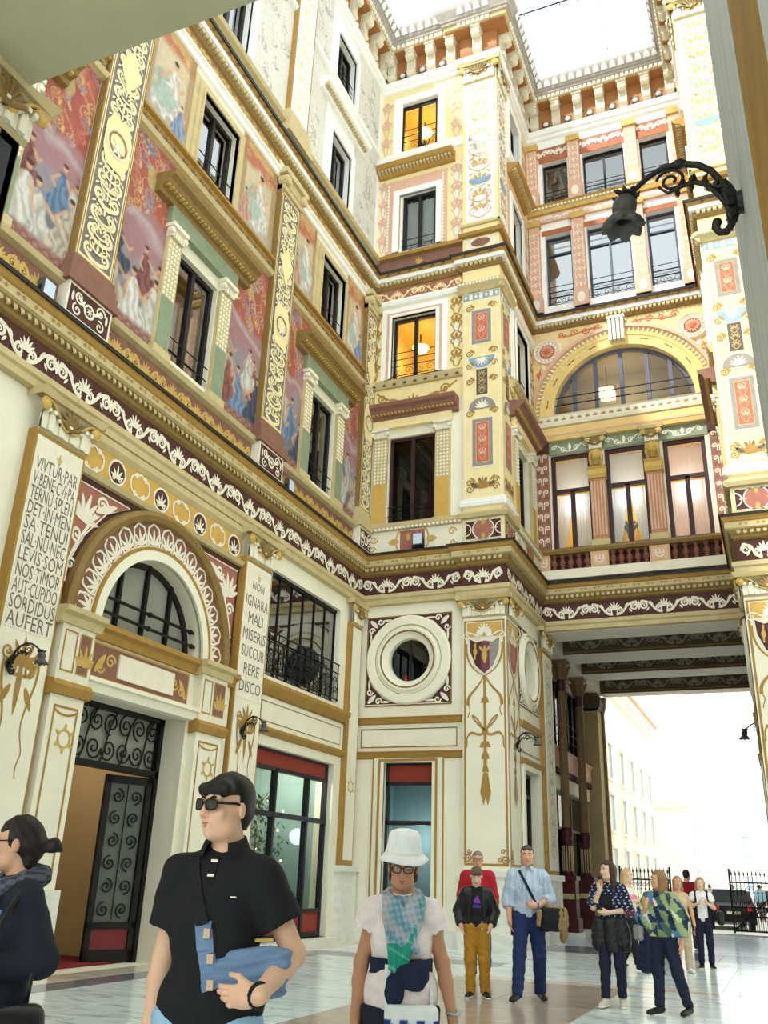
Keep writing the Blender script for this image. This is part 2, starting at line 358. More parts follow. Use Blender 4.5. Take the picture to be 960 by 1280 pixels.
        lay(ell(w*.48, h*.34, w*.34, h*.26, .15), C3(170, 186, 168)); robe(w*.5, h*.46, h*.66, wht, .06)
        lay(ell(w*.42, h*.3, w*.26, h*.14, .2)*.8, C3(174, 196, 180))
        robe(w*.22, h*.28, h*.36, C3(214, 160, 140), -.05) if seed % 2 else robe(w*.78, h*.26, h*.34, C3(140, 160, 190), .05)
    elif kind == 2:                                  # pale attic grisaille
        img[:] = C3(244, 240, 226); lay(sm(n1)*.12, C3(226, 218, 196))
        for i in range(int(w*h*2.2)):
            x, y = rg.uniform(.1, .9)*w, rg.uniform(.05, .95)*h; c = (C3(178, 176, 182), C3(200, 190, 172), C3(160, 160, 170))[i % 3]; r = rg.uniform(.1, .26)
            stroke(spiral(x, y, r, 1.4, rg.uniform(0, 6), rg.choice((-1, 1)), 16), .015, c, .7); stroke(bez((x, y), (x+r, y+r), (x-r, y+2*r), (x, y+3*r), 8), .014, c, .7); lay(ell(x+r, y, .05, .13, rg.uniform(-1, 1))*.7, c)
    me = bpy.data.meshes.new(name); v = fr.pts(np.stack([X.ravel()+u0, Y.ravel()+v0, np.full(X.size, n)], 1)); i = (np.arange(ny-1)[:, None]*nx+np.arange(nx-1)).ravel()
    me.from_pydata(v.tolist(), [], np.stack([i, i+1, i+1+nx, i+nx], 1).tolist()); me.materials.append(PAINT)
    a = me.color_attributes.new('Col', 'FLOAT_COLOR', 'POINT'); a.data.foreach_set('color', np.concatenate([np.clip(img, 0, 1).reshape(-1, 3), np.ones((nx*ny, 1))], 1).ravel().astype(np.float32))
    return OBJ(name, me, parent)
# ------------------------------------------------------------------ windows
WN = [0]
def railing(mb, u0, u1, v0, h, n, kind):
    if kind == 'plain':
        for y in (v0+h*.35, v0+h): mb.tube([(u0, y, n), (u1, y, n)], .014, 5)
        for i in range(5): mb.tube([(u0+(u1-u0)*(i+.5)/5, v0, n), (u0+(u1-u0)*(i+.5)/5, v0+h*.35, n)], .009, 4)
    elif kind == 'scroll':
        for y in (v0+.04, v0+h*.45, v0+h*.72, v0+h): mb.tube([(u0, y, n), (u1, y, n)], .013, 5)
        k = 4
        for i in range(k):
            c = u0+(u1-u0)*(i+.5)/k
            mb.tube([(a, b, n) for a, b in spiral(c, v0+h*.24, h*.17, 1.2, 0, 1 if i % 2 else -1, 12)], .009, 4)
def window(label, fr, u0, u1, v0, v1, n=-.12, cols=2, trans=None, mat=None, gm=None, fw=.09, rail=None, rh=.5, room=DARKROOM, rd=.8, curt=None, name=None, arch=None, nm='window'):
    WN[0] += 1; nm_ = '%s_%d' % (nm, WN[0]); mat = mat or WOODD; gm = gm or GLS
    w = E(nm_, label, nm, kind='structure')
    f = MB()
    for a, b, c, d in ((u0, u1, v0, v0+fw), (u0, u1, v1-fw, v1), (u0, u0+fw, v0+fw, v1-fw), (u1-fw, u1, v0+fw, v1-fw)): f.box(a, b, c, d, n-.05, n+.05)
    B('frame', f, mat, w, fr)
    iw = (u1-u0-2*fw); ys = [v0+fw, v1-fw] if trans is None else [v0+fw, trans-fw*.4, trans+fw*.4, v1-fw]
    if trans is not None: B('transom', MB().box(u0+fw, u1-fw, trans-fw*.5, trans+fw*.5, n-.05, n+.06), mat, w, fr)
    for i in range(1, cols):
        c = u0+fw+iw*i/cols; B('mullion', MB().box(c-fw*.55, c+fw*.55, v0+fw, v1-fw if trans is None or cols > 2 else trans, n-.05, n+.06), mat, w, fr)
    for j in range(0, len(ys), 2):
        kk = cols if (j == 0 or cols > 2) else 1
        for i in range(kk):
            a = u0+fw+iw*i/kk; B('pane', MB().quad(a+.01, a+iw/kk-.01, ys[j], ys[j+1], n), gm, w, fr)
    if rail:
        mb = MB(); railing(mb, u0+.02, u1-.02, v0+.03, rh, n+.16, rail); B('railing', mb, IRON, w, fr)
    if room:
        r = MB()
        for q in ([(u0-.2, v0-.1), (u0-.2, v1+.1)], [(u1+.2, v0-.1), (u1+.2, v1+.1)], [(u0-.2, v0-.1), (u1+.2, v0-.1)], [(u0-.2, v1+.1), (u1+.2, v1+.1)]):
            r.add([(*q[0], n-.06), (*q[1], n-.06), (*q[1], n-rd), (*q[0], n-rd)], [(0, 1, 2, 3)])
        r.quad(u0-.2, u1+.2, v0-.1, v1+.1, n-rd); B('room_wall', r, room, w, fr)
    for k, (a, b, c, d, sway) in enumerate(curt or []):
        mb = MB(); kx = 15; ky = 6
        for j in range(ny_ := ky):
            pass
        vs = []
        for j in range(ky+1):
            t = j/ky
            for i in range(kx+1):
                s = i/kx; lo = a+(b-a)*s; pull = sway*(1-t)**1.6 if sway else 0
                x = lo+(pull*((b-lo) if sway > 0 else (lo-a)) if sway else 0)
                vs.append((x, c+(d-c)*t, n-.14-.025*math.sin(s*kx*2.4)))
        mb.add(vs, [(j*(kx+1)+i, j*(kx+1)+i+1, (j+1)*(kx+1)+i+1, (j+1)*(kx+1)+i) for j in range(ky) for i in range(kx)])
        CURTAINS.append((mb, fr, label))
    return w
CURTAINS = []
CW = 'curtain'
# ------------------------------------------------------------------ classical pieces
def capital(parent, fr, u, v0, v1, w, n, d=.12, name='capital'):  # concave abacus, bell of acanthus, corner volutes, central palmette
    h = v1-v0; mb = MB(); h2 = h*.2
    k = 10; W2 = w/2+.16
    fpts = [(u-W2+2*W2*i/k, n+d*1.5-d*.9*math.sin(PI*i/k)) for i in range(k+1)]
    vs = []
    for z, e in ((v1-h2, -.03), (v1-h2*.5, 0), (v1, .03)):
        vs += [(a+(a-u)/W2*e, z, b+e) for a, b in fpts]
    K = k+1
    mb.add(vs, [(j*K+i, j*K+i+1, (j+1)*K+i+1, (j+1)*K+i) for j in range(2) for i in range(k)]+[tuple(range(K))])
    mb.add([(u-W2, z, 0) for z in (v1-h2, v1)]+[(u-W2, z, n+d*1.5) for z in (v1-h2, v1)]+[(u+W2, z, 0) for z in (v1-h2, v1)]+[(u+W2, z, n+d*1.5) for z in (v1-h2, v1)], [(0, 1, 3, 2), (4, 5, 7, 6)])
    cap = B(name, mb, STONE, parent, fr)
    b = MB(); b.extr([(n, v0), (n+.05, v0+.03), (n+.02, v0+.05), (n+d*.35, v1-h2*1.6), (n+d*.7, v1-h2)], u-w/2, u+w/2)
    B('bell', b, STONE, cap, fr)
    lf = MB()
    for i in range(9):
        x = u-w/2+w*(i+.5)/9; hh = h*(.42+.14*(abs(i-4) > 2))
        lf.prism([(x-w*.05, v0+.04), (x+w*.05, v0+.04), (x+w*.055, v0+hh*.7), (x+w*.02, v0+hh), (x-w*.02, v0+hh), (x-w*.055, v0+hh*.7)], n, n+.06+.03*(i % 2))
        lf.box(x-w*.03, x+w*.03, v0+hh*.85, v0+hh, n+.05, n+.13)
    B('acanthus_leaf', lf, CREAM2, cap, fr, kind='stuff')
    for s in (-1, 1):
        vb = MB(); cx = u+s*(w/2+.02); cy = v1-h2*2
        vb.tube([(a, q, n+d*.9) for a, q in bez((u+s*.04, v0+h*.25), (u+s*w*.2, v0+h*.2), (u+s*w*.25, v1-h2*1.2), (cx, cy+h*.17), 8)]+[(a, q, n+d) for a, q in spiral(cx, cy, h*.17, 1.5, PI/2, -s, 16)][1:], .022, 5)
        vb.lathe([(.001, .05), (h*.13, .04), (h*.14, 0)], cx, cy, n+d*.8, 10, 'n'); B('volute', vb, GOLDL, cap, fr, smooth=True)
    pm = MB(); palm = v0+h*.3
    for i in range(7):
        a = PI/2+2.4*(i/6-.5); c, q = math.cos(a), math.sin(a); L = h*.48
        pm.tube([(u, palm, n+.08), (u+c*L*.6, palm+q*L*.7, n+.13), (u+c*L, palm+q*L, n+.11)], [.03, .04, .012], 5)
    B('palmette', pm, GOLD, cap, fr, smooth=True)
    B('bell_field', MB().quad(u-w*.38, u+w*.38, v0+h*.3, v1-h2*1.3, n+.055), GREENP, cap, fr)
    return cap
def stepped(mb, u0, u1, v0, v1, n, k=3, p=.05, up=True):
    for i in range(k):
        a = v0+(v1-v0)*i/k; e = p*((k-i) if up else (i+1))/k
        mb.box(u0-e, u1+e, a, a+(v1-v0)/k, 0, n+e)
    return mb
def lattice(mb, u0, u1, v0, v1, n, c=.11, w=.016):
    k = int((u1-u0)/c)+1; m = int((v1-v0)/c)+1
    for j in range(m):
        for i in range(k):
            x = u0+(u1-u0)*(i+.5)/k; y = v0+(v1-v0)*(j+.5)/m; a = (u1-u0)/k*.42; b = (v1-v0)/m*.42
            mb.add([(x-a, y, n), (x, y-b, n), (x+a, y, n), (x, y+b, n), (x, y, n+.03)], [(0, 1, 4), (1, 2, 4), (2, 3, 4), (3, 0, 4)])
def aedicule(parent, fr, uc, hw, v0, v1, lower, cornm, name='window_surround', cw=None, corn_v=None):
    """engaged columns with lattice shafts, entablature and projecting cornice around a window"""
    p = B(name, MB().box(uc-hw-.5, uc+hw+.5, v1+.27, v1+.75, 0, .14), GREENP if lower is GREENP else YELL, parent, fr)
    vm = v0+(v1-v0)*.45
    for s in (-1, 1):
        a, b = sorted((uc+s*(hw+.02), uc+s*(hw+.44))); B('shaft', MB().box(a, b, v0, v1-.02, 0, .09).box(a-.05, b+.05, v0-.16, v0, 0, .14), STONE, p, fr)
        B('shaft_base_panel', MB().box(a+.02, b-.02, v0, vm, 0, .1), lower, p, fr)
        lb = MB(); lattice(lb, a+.02, b-.02, vm, v1-.06, .092); B('diamond_lattice', lb, CREAM, p, fr, kind='stuff')
        cb = MB().box(a-.04, b+.04, v1+.18, v1+.27, 0, .2).box(a, b, v1-.02, v1+.18, 0, .12)
        for q in (a, b): cb.lathe([(.001, .05), (.06, .04), (.07, -.04)], q, v1+.1, .14, 10, 'n')
        for i in range(5): cb.box(a+(b-a)*(i+.2)/5, a+(b-a)*(i+.8)/5, v1-.02, v1+.1, .1, .16)
        B('small_capital', cb, CREAM2, p, fr)
    if cw is None: cw = hw+.95
    t = v1+.75 if corn_v is None else corn_v
    B('window_cornice', MB().extr([(0, t-.12), (.14, t-.1), (.16, t), (.3, t+.05), (.34, t+.14), (.44, t+.2), (.46, t+.3), (0, t+.34)], uc-cw, uc+cw), cornm, p, fr)
    dentils('cornice_dentils', fr, uc-cw+.03, uc+cw-.03, t+.02, t+.09, .15, .3, .11, GOLDL, p)
    return p
# ================================================================== LEFT WALL
holes = [(10.75, 13.48, 0, 3.88), (10.92, 13.78, 4.98, 6.41), (16.15, 19.75, .15, 3.84), (16.2, 19.68, 5.26, 7.58),
         (5.75, 7.15, 10.3, 12.7), (5.75, 7.15, 14.86, 16.8)]
for c in (12.3, 18.0): holes += [(c-.7, c+.7, 10.3, 12.7), (c-.7, c+.7, 14.86, 16.8), (c-.65, c+.65, 19.4, 21.2), (c-.65, c+.65, 23.25, 25.05)]
L1 = [h for h in holes if h[3] < 9]; L2 = [h for h in holes if 9 < h[3] < 18]; L3 = [h for h in holes if h[2] > 18]
B('lower_wall', spandrel(wallmesh(3.84, YB, 0, 9.4, L1, .45), 12.35, 4.98, 1.43, 6.41, 0, .45), CREAM, wl, FL)
B('middle_wall', wallmesh(3.84, YB, 9.4, 18.4, L2, .3), CREAM2, wl, FL)
B('upper_wall', wallmesh(3.84, YB, 18.4, 27.6, L3, .35), PALE, wl, FL)
# fresco panels
for b0, b1, c in ((3.9, 8.87, 6.45), (9.87, 14.87, 12.3), (15.87, 20.15, 18.0)):
    sd = int(c*10)
    fresco('fresco_panel', FL, b0, c-1.12, 10.16, 14.42, sd, 0, wl); fresco('fresco_panel', FL, c+1.12, b1, 10.16, 14.42, sd+1, 0, wl)
    fresco('fresco_band', FL, c-1.12, c+1.12, 13.5, 14.42, sd+2, 0, wl)
    fresco('fresco_panel', FL, b0, c-.98, 14.84, 17.3, sd+3, 1, wl); fresco('fresco_panel', FL, c+.98, b1, 14.84, 17.3, sd+4, 1, wl)
    aedicule(wl, FL, c, .7, 10.26, 12.7, GREENP, GOLD)
    f = MB()
    for w_, n_ in ((.3, .04), (.16, .09), (.05, .13)):
        for a, b, lo, hi in ((c-.7-w_, c-.7, 14.84, 16.8+w_), (c+.7, c+.7+w_, 14.84, 16.8+w_), (c-.7, c+.7, 16.8, 16.8+w_)): f.box(a, b, lo, hi, 0, n_)
    fo = B('upper_window_frame', f, STONE, wl, FL)
    s_ = MB()
    for y in (10.05, 14.42): s_.extr([(0, y-.1), (.12, y-.06), (.16, y+.03), (.1, y+.08), (0, y+.1)], b0-.1, b1+.1)
    B('sill_moulding', s_, STONE, wl, FL)
    s_ = MB().extr([(0, 14.52), (.07, 14.54), (.07, 14.74), (0, 14.76)], b0, b1).extr([(0, 14.74), (.15, 14.77), (.15, 14.83), (0, 14.86)], b0, b1)
    g = B('string_course', s_, OCHRE, wl, FL)
    q = MB(); k = int((b1-b0)/.3)
    for i in range(k): x = b0+(b1-b0)*(i+.5)/k; palmette(q, x, 14.57, .14, .074, 5); q.ribbon([(x+.1, 14.6), (x+.15, 14.66), (x+.2, 14.6)], .02, .074)
    B('string_ornament', q, DGREYP, g, FL); 
    q = rinceau(MB(), b0+.05, b1-.05, 9.46, 9.93, .02, .8); B('dado_field', MB().quad(b0, b1, 9.4, 9.95, .012), BROWNP, wl, FL); B('dado_scrolls', q, GOLDL, wl, FL)
    q = MB().quad(b0, b1, 17.5, 17.95, .012); B('upper_frieze_field', q, MAT('umber_frieze', (150, 116, 74), .65, .12, 4), wl, FL); B('upper_frieze_scrolls', rinceau(MB(), b0, b1, 17.52, 17.94, .02, .9), GOLDL, wl, FL)
    rail = 'plain'
    window('lower dark wood window on the frescoed wall under a gilded cornice, bay at %s' % {6.45: 'the left edge', 12.3: 'the arched door', 18.0: 'the far corner'}[c], FL, c-.7, c+.7, 10.3, 12.7, -.16, mat=WOODB, gm=GLR, rail=rail, rh=.42, room=DIMROOM)
    window('square upper window on the frescoed wall reflecting the sky, above the %s' % {6.45: 'left edge bay', 12.3: 'arched door bay', 18.0: 'shop bay'}[c], FL, c-.7, c+.7, 14.86, 16.8, -.16, mat=WOODB, gm=GLX, rail=rail, rh=.5, room=DIMROOM)
# architrave of the second order
B('architrave', MB().extr([(0, 17.3), (.06, 17.32), (.08, 17.42), (.14, 17.46), (.14, 17.5), (0, 17.52)], 3.84, YB), PALE, wl, FL)
# pilasters of the first order above the cornice
for c, w_ in ((9.37, .96), (15.37, .96), (20.52, .72)):
    a, b = c-w_/2, c+w_/2
    p = B('fresco_pilaster', MB().box(a, b, 10.1, 17.45, 0, .14), GOLD, wl, FL)
    B('pilaster_face', MB().quad(a+.03, b-.03, 10.6, 16.95, .144), YELL, p, FL)
    B('dark_field', MB().quad(a+.1, b-.1, 10.7, 16.86, .147), MAT('arabesque_grey', (122, 114, 108), .65, .15, 4), p, FL); q = frame_line(MB(), a+.05, b-.05, 10.62, 16.93, .02, .15); B('gold_line', q, GOLD, p, FL)
    q = scrollfill(MB(), a+.09, b-.09, 10.72, 16.82, .15, .38, .075, int(c)); scrollfill(q, a+.2, b-.2, 10.9, 16.7, .16, .3, .04, 3); B('pale_arabesque', q, MAT('arabesque_cream', (240, 226, 178), .65, .1, 5), p, FL)
    q = MB().flat([(c-.34, 13.), (c-.22, 12.7), (c+.22, 12.7), (c+.34, 13.), (c+.34, 13.5), (c+.22, 13.8), (c-.22, 13.8), (c-.34, 13.5)], 0.17).flat([(c-.3, 15.), (c, 14.45), (c+.3, 15.), (c, 15.5)], 0.17); B('medallion', q, YELL, p, FL)
    q = MB(); q.arc(c, 13.25, [(.27, 0.18), (.3, 0.18)], 0, 2*PI, 20); palmette(q, c, 13.15, .25, 0.182, 6, PI/2, 5.2); B('medallion_rosette', q, WHITEP, p, FL); q = MB().arc(c, 13.25, [(.2, 0.18), (.24, 0.18)], 0, 2*PI, 20); B('medallion_ring', q, GOLD, p, FL)
    B('pilaster_base', stepped(MB(), a, b, 10.02, 10.58, .16, 4, .12), BROWNP if c < 20 else STONE, p, FL)
    B('pilaster_plinth', MB().box(a-.04, b+.04, 9.4, 10.02, 0, .22), WHITEP, p, FL)
    q = MB(); q.quad(a, b, 9.48, 9.98, .222); B('plinth_field', q, MAROON, p, FL)
    q = MB()
    for s in (-1, 1):
        q.ribbon(spiral(c+s*.26*w_, 9.84, .12, 1.4, 0, s), .035, .226); q.ribbon(spiral(c+s*.28*w_, 9.6, .11, 1.3, 2, -s), .032, .226); leaf(q, c+s*.1, 9.72, PI/2-s*.9, .25, .07, .226); leaf(q, c+s*.42*w_, 9.7, PI/2, .2, .06, .226)
    q.arc(c, 9.72, [(.09, .226), (.13, .226)], 0, 2*PI, 16); palmette(q, c, 9.72, .1, .228, 7, 0, 5.4); B('plinth_scrolls', q, WHITEP, p, FL)
    cb = MB().box(a-.1, b+.1, 17.36, 17.52, 0, .3).box(a, b, 16.95, 17.1, 0, .2); 
    for s in (a+.06, b-.06): cb.lathe([(.001, .26), (.12, .25), (.14, .2), (.14, 0)], s, 17.22, .05, 12, 'n')
    cb.box(a+.05, b-.05, 17.1, 17.36, 0, .22); B('scroll_capital', cb, STONE, p, FL)
# attic of the left wall
for b0, b1, c in ((9.87, 14.87, 12.3), (15.87, 20.6, 18.0)):
    for a, b, s0 in ((b0, c-.95, 1), (c+.95, b1, 2)):
        fresco('grisaille_panel', FL, a, b, 19.2, 25.9, int(c*7)+s0, 2, wl, .012, .035)
    f = MB()
    for y0, y1 in ((19.3, 21.2), (23.2, 25.05)):
        for w_, n_ in ((.32, .05), (.18, .1)):
            for q in ((c-.65-w_, c-.65, y0, y1+w_), (c+.65, c+.65+w_, y0, y1+w_), (c-.65, c+.65, y1, y1+w_)): f.box(*q, 0, n_)
    B('attic_window_frame', f, PALE, wl, FL)
    B('attic_window_cornice', MB().extr([(0, 22.), (.1, 22.02), (.14, 22.12), (.3, 22.2), (.36, 22.34), (0, 22.42)], c-1.45, c+1.45), PALE, wl, FL)
    dentils('attic_dentils', FL, c-1.4, c+1.4, 22.08, 22.17, .12, .24, .12, STONE, wl)
    B('attic_string', MB().extr([(0, 23.02), (.1, 23.05), (.14, 23.16), (0, 23.2)], b0, b1), PALE, wl, FL)
    nm_ = 'the arched door' if c < 15 else 'the far corner'
    window('lower attic window in a plain pale frame high above ' + nm_, FL, c-.65, c+.65, 19.4, 21.2, -.2, mat=WOODB, gm=GLX, room=DIMROOM, curt=[(c-.5, c+.5, 19.5, 21.1, 0)])
    window('topmost attic window with small railing high above ' + nm_, FL, c-.65, c+.65, 23.25, 25.05, -.2, mat=WOODB, gm=GLD, rail='scroll', rh=.75)
for c in (9.37, 15.37):
    p = B('attic_pilaster', MB().box(c-.5, c+.5, 18.9, 25.4, 0, .14), OCHRE, wl, FL)
    B('pilaster_face', MB().quad(c-.44, c+.44, 19.5, 25.2, .145), PALE, p, FL); q = scrollfill(MB(), c-.4, c+.4, 19.6, 25.1, .148, .5, .03, 5); B('pale_arabesque', q, YELL, p, FL)
    B('pilaster_base', stepped(MB(), c-.5, c+.5, 18.7, 19.5, .16, 4, .12), STONE, p, FL)
    capital(p, FL, c, 25.3, 26., .9, .14, .1)
B('attic_moulding', MB().extr([(0, 19.), (.14, 19.02), (.18, 19.12), (.1, 19.2), (0, 19.24)], 3.84, YB), STONE, wl, FL)
# ------------------------------------------------------------------ ground storey: inscribed pilasters
INS = {9.37: ['VIVTUR·PAR', 'V·BENE·CVI·PA', 'TERNŪ·SPLEN', 'DET·IN·MEN', 'SA·TENUI', 'SAL·NŪ·NEC', 'LEVIS·SOM', 'NOS·TIMOR', 'AUT·CUPIDO', 'SORDIDUS', 'AUFERT'], 15.37: ['NON', 'IGNARA', 'MALI', 'MISERIS', 'SUCCUR', 'RERE', 'DISCO']}
INK = MAT('faded_black_paint', (116, 112, 104), .7, .2, 6)
def gilt_drop(parent, fr, u, top, n, w=.8, name='gilded_ornament'):   # inverted anthemion with trailing ribbons
    q = MB(); palmette(q, u, top-.25, .4, n, 7, PI/2, 3.2); leaf(q, u, top-.2, -PI/2, .75, .1, n)
    for s in (-1, 1):
        q.ribbon(spiral(u+s*.16, top-.32, .12, 1.4, PI/2, -s), .035, n); q.ribbon(spiral(u+s*w*.36, top-.12, .1, 1.3, -PI/2, s), .03, n)
        q.ribbon(bez((u+s*.05, top-.4), (u+s*.25, top-.45), (u+s*.2, top-.2), (u+s*w*.36, top-.22), 8), .045, n)
        q.ribbon(bez((u+s*w*.4, top-.2), (u+s*w*.5, top-.6), (u+s*.05, top-.9), (u+s*w*.3, top-1.3), 12), np.linspace(.05, .02, 13), n)
        q.ribbon(bez((u+s*w*.3, top-1.3), (u+s*w*.42, top-1.5), (u+s*w*.2, top-1.5), (u+s*w*.3, top-1.75), 8), .02, n); leaf(q, u+s*.14, top-.55, -PI/2+s*.5, .35, .1, n)
    return B(name, q, OCHRE, parent, fr)
def small_emblem(parent, fr, u, v, n):
    q = MB(); q.arc(u, v, [(.11, n), (.14, n)], 0, 2*PI, 14)
    for i in range(6): a = PI*i/3+PI/6; leaf(q, u+.12*math.cos(a), v+.12*math.sin(a), a, .1, .05, n)
    return B('painted_emblem', q, GOLDL, parent, fr)
for c in (3.37+.5, 9.37, 15.37):
    w_ = 1.06; a, b = c-w_/2, c+w_/2; n = .17
    p = B('pilaster', MB().box(a, b, 1.6, 7.4, 0, n), OCHRE, wl, FL)
    B('pilaster_face', MB().box(a+.04, b-.04, 1.7, 7.3, n-.02, n+.008), CREAM, p, FL)
    capital(p, FL, c, 7.36, 8.0, w_, n)
    B('marble_plinth', MB().box(a-.05, b+.05, 0, 1.55, 0, n+.06).box(a-.1, b+.1, 1.52, 1.64, 0, n+.12).box(a-.1, b+.1, 0, .3, 0, n+.1), MARB, p, FL)
    if c in INS:
        B('inscription_plaque', MB().box(a+.07, b-.07, 4.42 if c < 10 else 4.55, 7.22, n, n+.014), WHITEP, p, FL)
        ls = INS[c]; t0, dv = (6.86, .232) if c < 10 else (6.86, .345)
        for i, s in enumerate(ls):
            sz = .3 if c < 10 else (.24 if i == 0 else .33)
            o = letters(s, sz, FL, c, t0-dv*i, n+.018, INK, p); xs = [v.co.x for v in o.data.vertices]; wd = max(xs)-min(xs)
            o.matrix_local = FL.mat(c, t0-dv*i, n+.018) @ Matrix.Diagonal((min(.85, .88/wd), 1, 1, 1))
        q = MB(); palmette(q, c, 7.08, .1, n+.02, 3, PI/2, 3); leaf(q, c, 7.1, -PI/2, .12, .06, n+.02); B('plaque_fleuron', q, GOLDL, p, FL)
        gilt_drop(p, FL, c, 4.22 if c < 10 else 4.34, n+.012)
# corner pilaster
p = B('corner_pilaster', MB().box(20.1, 20.75, 1.6, 7.4, 0, .12), OCHRE, wl, FL); B('pilaster_face', MB().quad(20.2, 20.72, 1.75, 7.3, .124), CREAM, p, FL)
capital(p, FL, 20.42, 7.36, 8., .62, .12, .09); B('marble_plinth', MB().box(20.05, 20.85, 0, 1.55, 0, .2).box(20., 20.9, 1.5, 1.63, 0, .26), MARB, p, FL); small_emblem(p, FL, 20.46, 3.4, .128)
# door bay: piers, entablature, arch
dr = B('door_surround', MB().box(9.9, 10.75, 0, 4.72, 0, .1).box(13.48, 14.8, 0, 4.72, 0, .1).box(10.75, 13.48, 3.88, 4.72, 0, .1), CREAM2, wl, FL)
for a, b in ((9.95, 10.66), (13.62, 14.45)):
    pp = B('door_pier', MB().box(a, b, 0, 3.7, .1, .24), CREAM, dr, FL); 
    q = frame_line(MB(), a+.1, b-.1, 1.25, 3.55, .035, .246); q.ribbon(bez((a+.1, 3.5), (a+.25, 3.4), (b-.25, 3.4), (b-.1, 3.5), 8), .03, .247); B('ochre_panel_line', q, OCHRE, dr, FL)
    B('door_plinth', MB().box(a-.06, b+.06, 0, 1.1, .1, .3), MARB, dr, FL); small_emblem(dr, FL, (a+b)/2+.05, 3.1, .25)
    B('pier_cap', MB().extr([(.1, 3.66), (.3, 3.7), (.34, 3.82), (.28, 3.9), (.1, 3.92)], a-.06, b+.06), OCHRE, dr, FL)
    B('pier_attic_block', MB().box(a, b, 3.9, 4.72, .1, .26), CREAM2, dr, FL)
    B('pier_attic_panel', MB().quad(a+.42, b-.08, 4.05, 4.62, .264), BROWNP, dr, FL); q = MB(); palmette(q, (a+b)/2+.2, 4.16, .34, .268, 5, PI/2, 2); q.ribbon(spiral((a+b)/2+.1, 4.22, .09, 1.3, 0, 1), .03, .268); q.ribbon(spiral((a+b)/2+.3, 4.22, .09, 1.3, PI, -1), .03, .268); B('gilded_ornament', q, GOLDL, dr, FL)
    q = frame_line(MB(), a+.4, b-.06, 4.03, 4.64, .025, .268); frame_line(q, a+.06, a+.34, 4.03, 4.64, .025, .268); B('gold_panel_line', q, OCHRE, dr, FL)
    B('impost_block', MB().extr([(.1, 4.7), (.3, 4.72), (.32, 4.84), (.4, 4.88), (.4, 4.96), (.1, 4.98)], a-.1, b+.1), STONE, dr, FL)
B('lintel', MB().extr([(.1, 3.86), (.2, 3.88), (.22, 4.0), (.28, 4.02), (.28, 4.08), (.1, 4.1)], 10.66, 13.62), CREAM, dr, FL)
B('lintel_panel', MB().quad(10.85, 13.4, 4.14, 4.64, .104), BROWNP, dr, FL); B('blank_plaque', MB().box(11.45, 12.95, 4.2, 4.58, .104, .14), WHITEP, dr, FL)
q = frame_line(MB(), 10.82, 13.43, 4.11, 4.67, .03, .108)
for s, x in ((1, 10.92), (-1, 13.35)):
    q.ribbon(spiral(x+s*.35, 4.42, .12, 1.4, 0, s), .04, .11); q.ribbon(spiral(x+s*.13, 4.3, .1, 1.3, 0, -s), .035, .11); leaf(q, x, 4.2, PI/2-s*.6, .4, .12, .11)
B('gilded_ornament', q, GOLDL, dr, FL)
B('impost_cornice', MB().extr([(0, 4.68), (.16, 4.7), (.2, 4.82), (.28, 4.86), (.28, 4.94), (0, 4.98)], 9.9, 14.87), OCHRE, dr, FL)
ar = B('arch_band', MB().arc(12.35, 4.98, [(1.43, .05), (1.43, .1), (1.62, .1), (1.62, .06)], 0, PI, 36), CREAM, wl, FL)
B('arch_inner_line', MB().arc(12.35, 4.98, [(1.6, .102), (1.66, .11), (1.66, .06)], 0, PI, 36), OCHRE, ar, FL)
B('anthemion_field', MB().arc(12.35, 4.98, [(1.64, .06), (2.12, .06)], 0, PI, 36), BROWNP, ar, FL)
q = MB()
for i in range(15):
    a = PI*(i+.5)/15; x, y = 12.35+1.7*math.cos(a), 4.98+1.7*math.sin(a); palmette(q, x, y, .3, .066, 5, a, 2.4)
    q.ribbon([(12.35+r*math.cos(a+t), 4.98+r*math.sin(a+t)) for r, t in ((1.66, -.085), (1.85, -.09), (2.0, -.07), (2.08, 0), (2.0, .07), (1.85, .09), (1.66, .085))], .045, .064)
q.arc(12.35, 4.98, [(1.64, .066), (1.69, .066)], 0, PI, 36); B('anthemion', q, WHITEP, ar, FL)
B('arch_roll', MB().arc(12.35, 4.98, [(2.08, .06), (2.1, .14), (2.2, .18), (2.28, .14), (2.3, .0)], 0, PI, 40), GOLD, ar, FL)
B('spandrel_field', spandrel(MB(), 12.35, 4.98, 2.28, 7.26, .02, .01), MAROON, ar, FL); B('spandrel_field', MB().quad(9.9, 10.07, 4.98, 7.26, .02).quad(14.63, 14.84, 4.98, 7.26, .02), MAROON, ar, FL)
q = MB()
for s, x in ((1, 9.98), (-1, 14.76)):
    B('spandrel_inner_field', MB().flat([(x, 7.05), (x+s*1.3, 7.05), (x+s*.75, 6.75), (x+s*.3, 6.2), (x, 5.5)], .024), ROSE, ar, FL)
    palmette(q, x+s*.25, 6.45, .5, .03, 7, PI/2-s*.2, 2.6); leaf(q, x+s*.5, 6.7, PI/2-s*1.1, .55, .14, .03)
    q.ribbon(spiral(x+s*.16, 6.2, .14, 1.5, 0, -s), .05, .03); q.ribbon(spiral(x+s*.62, 6.85, .14, 1.5, 0, s), .05, .03)
    q.ribbon(bez((x+s*.06, 5.4), (x+s*.02, 5.9), (x+s*.3, 6.2), (x+s*.5, 6.65), 8), .06, .03); q.ribbon(spiral(x+s*.13, 5.7, .1, 1.3, 0, s), .04, .03)
    q.ribbon([(x, 7.05), (x+s*1.3, 7.05), (x+s*.75, 6.75), (x+s*.3, 6.2), (x, 5.5)], .025, .029)
B('spandrel_scrolls', q, WHITEP, ar, FL)
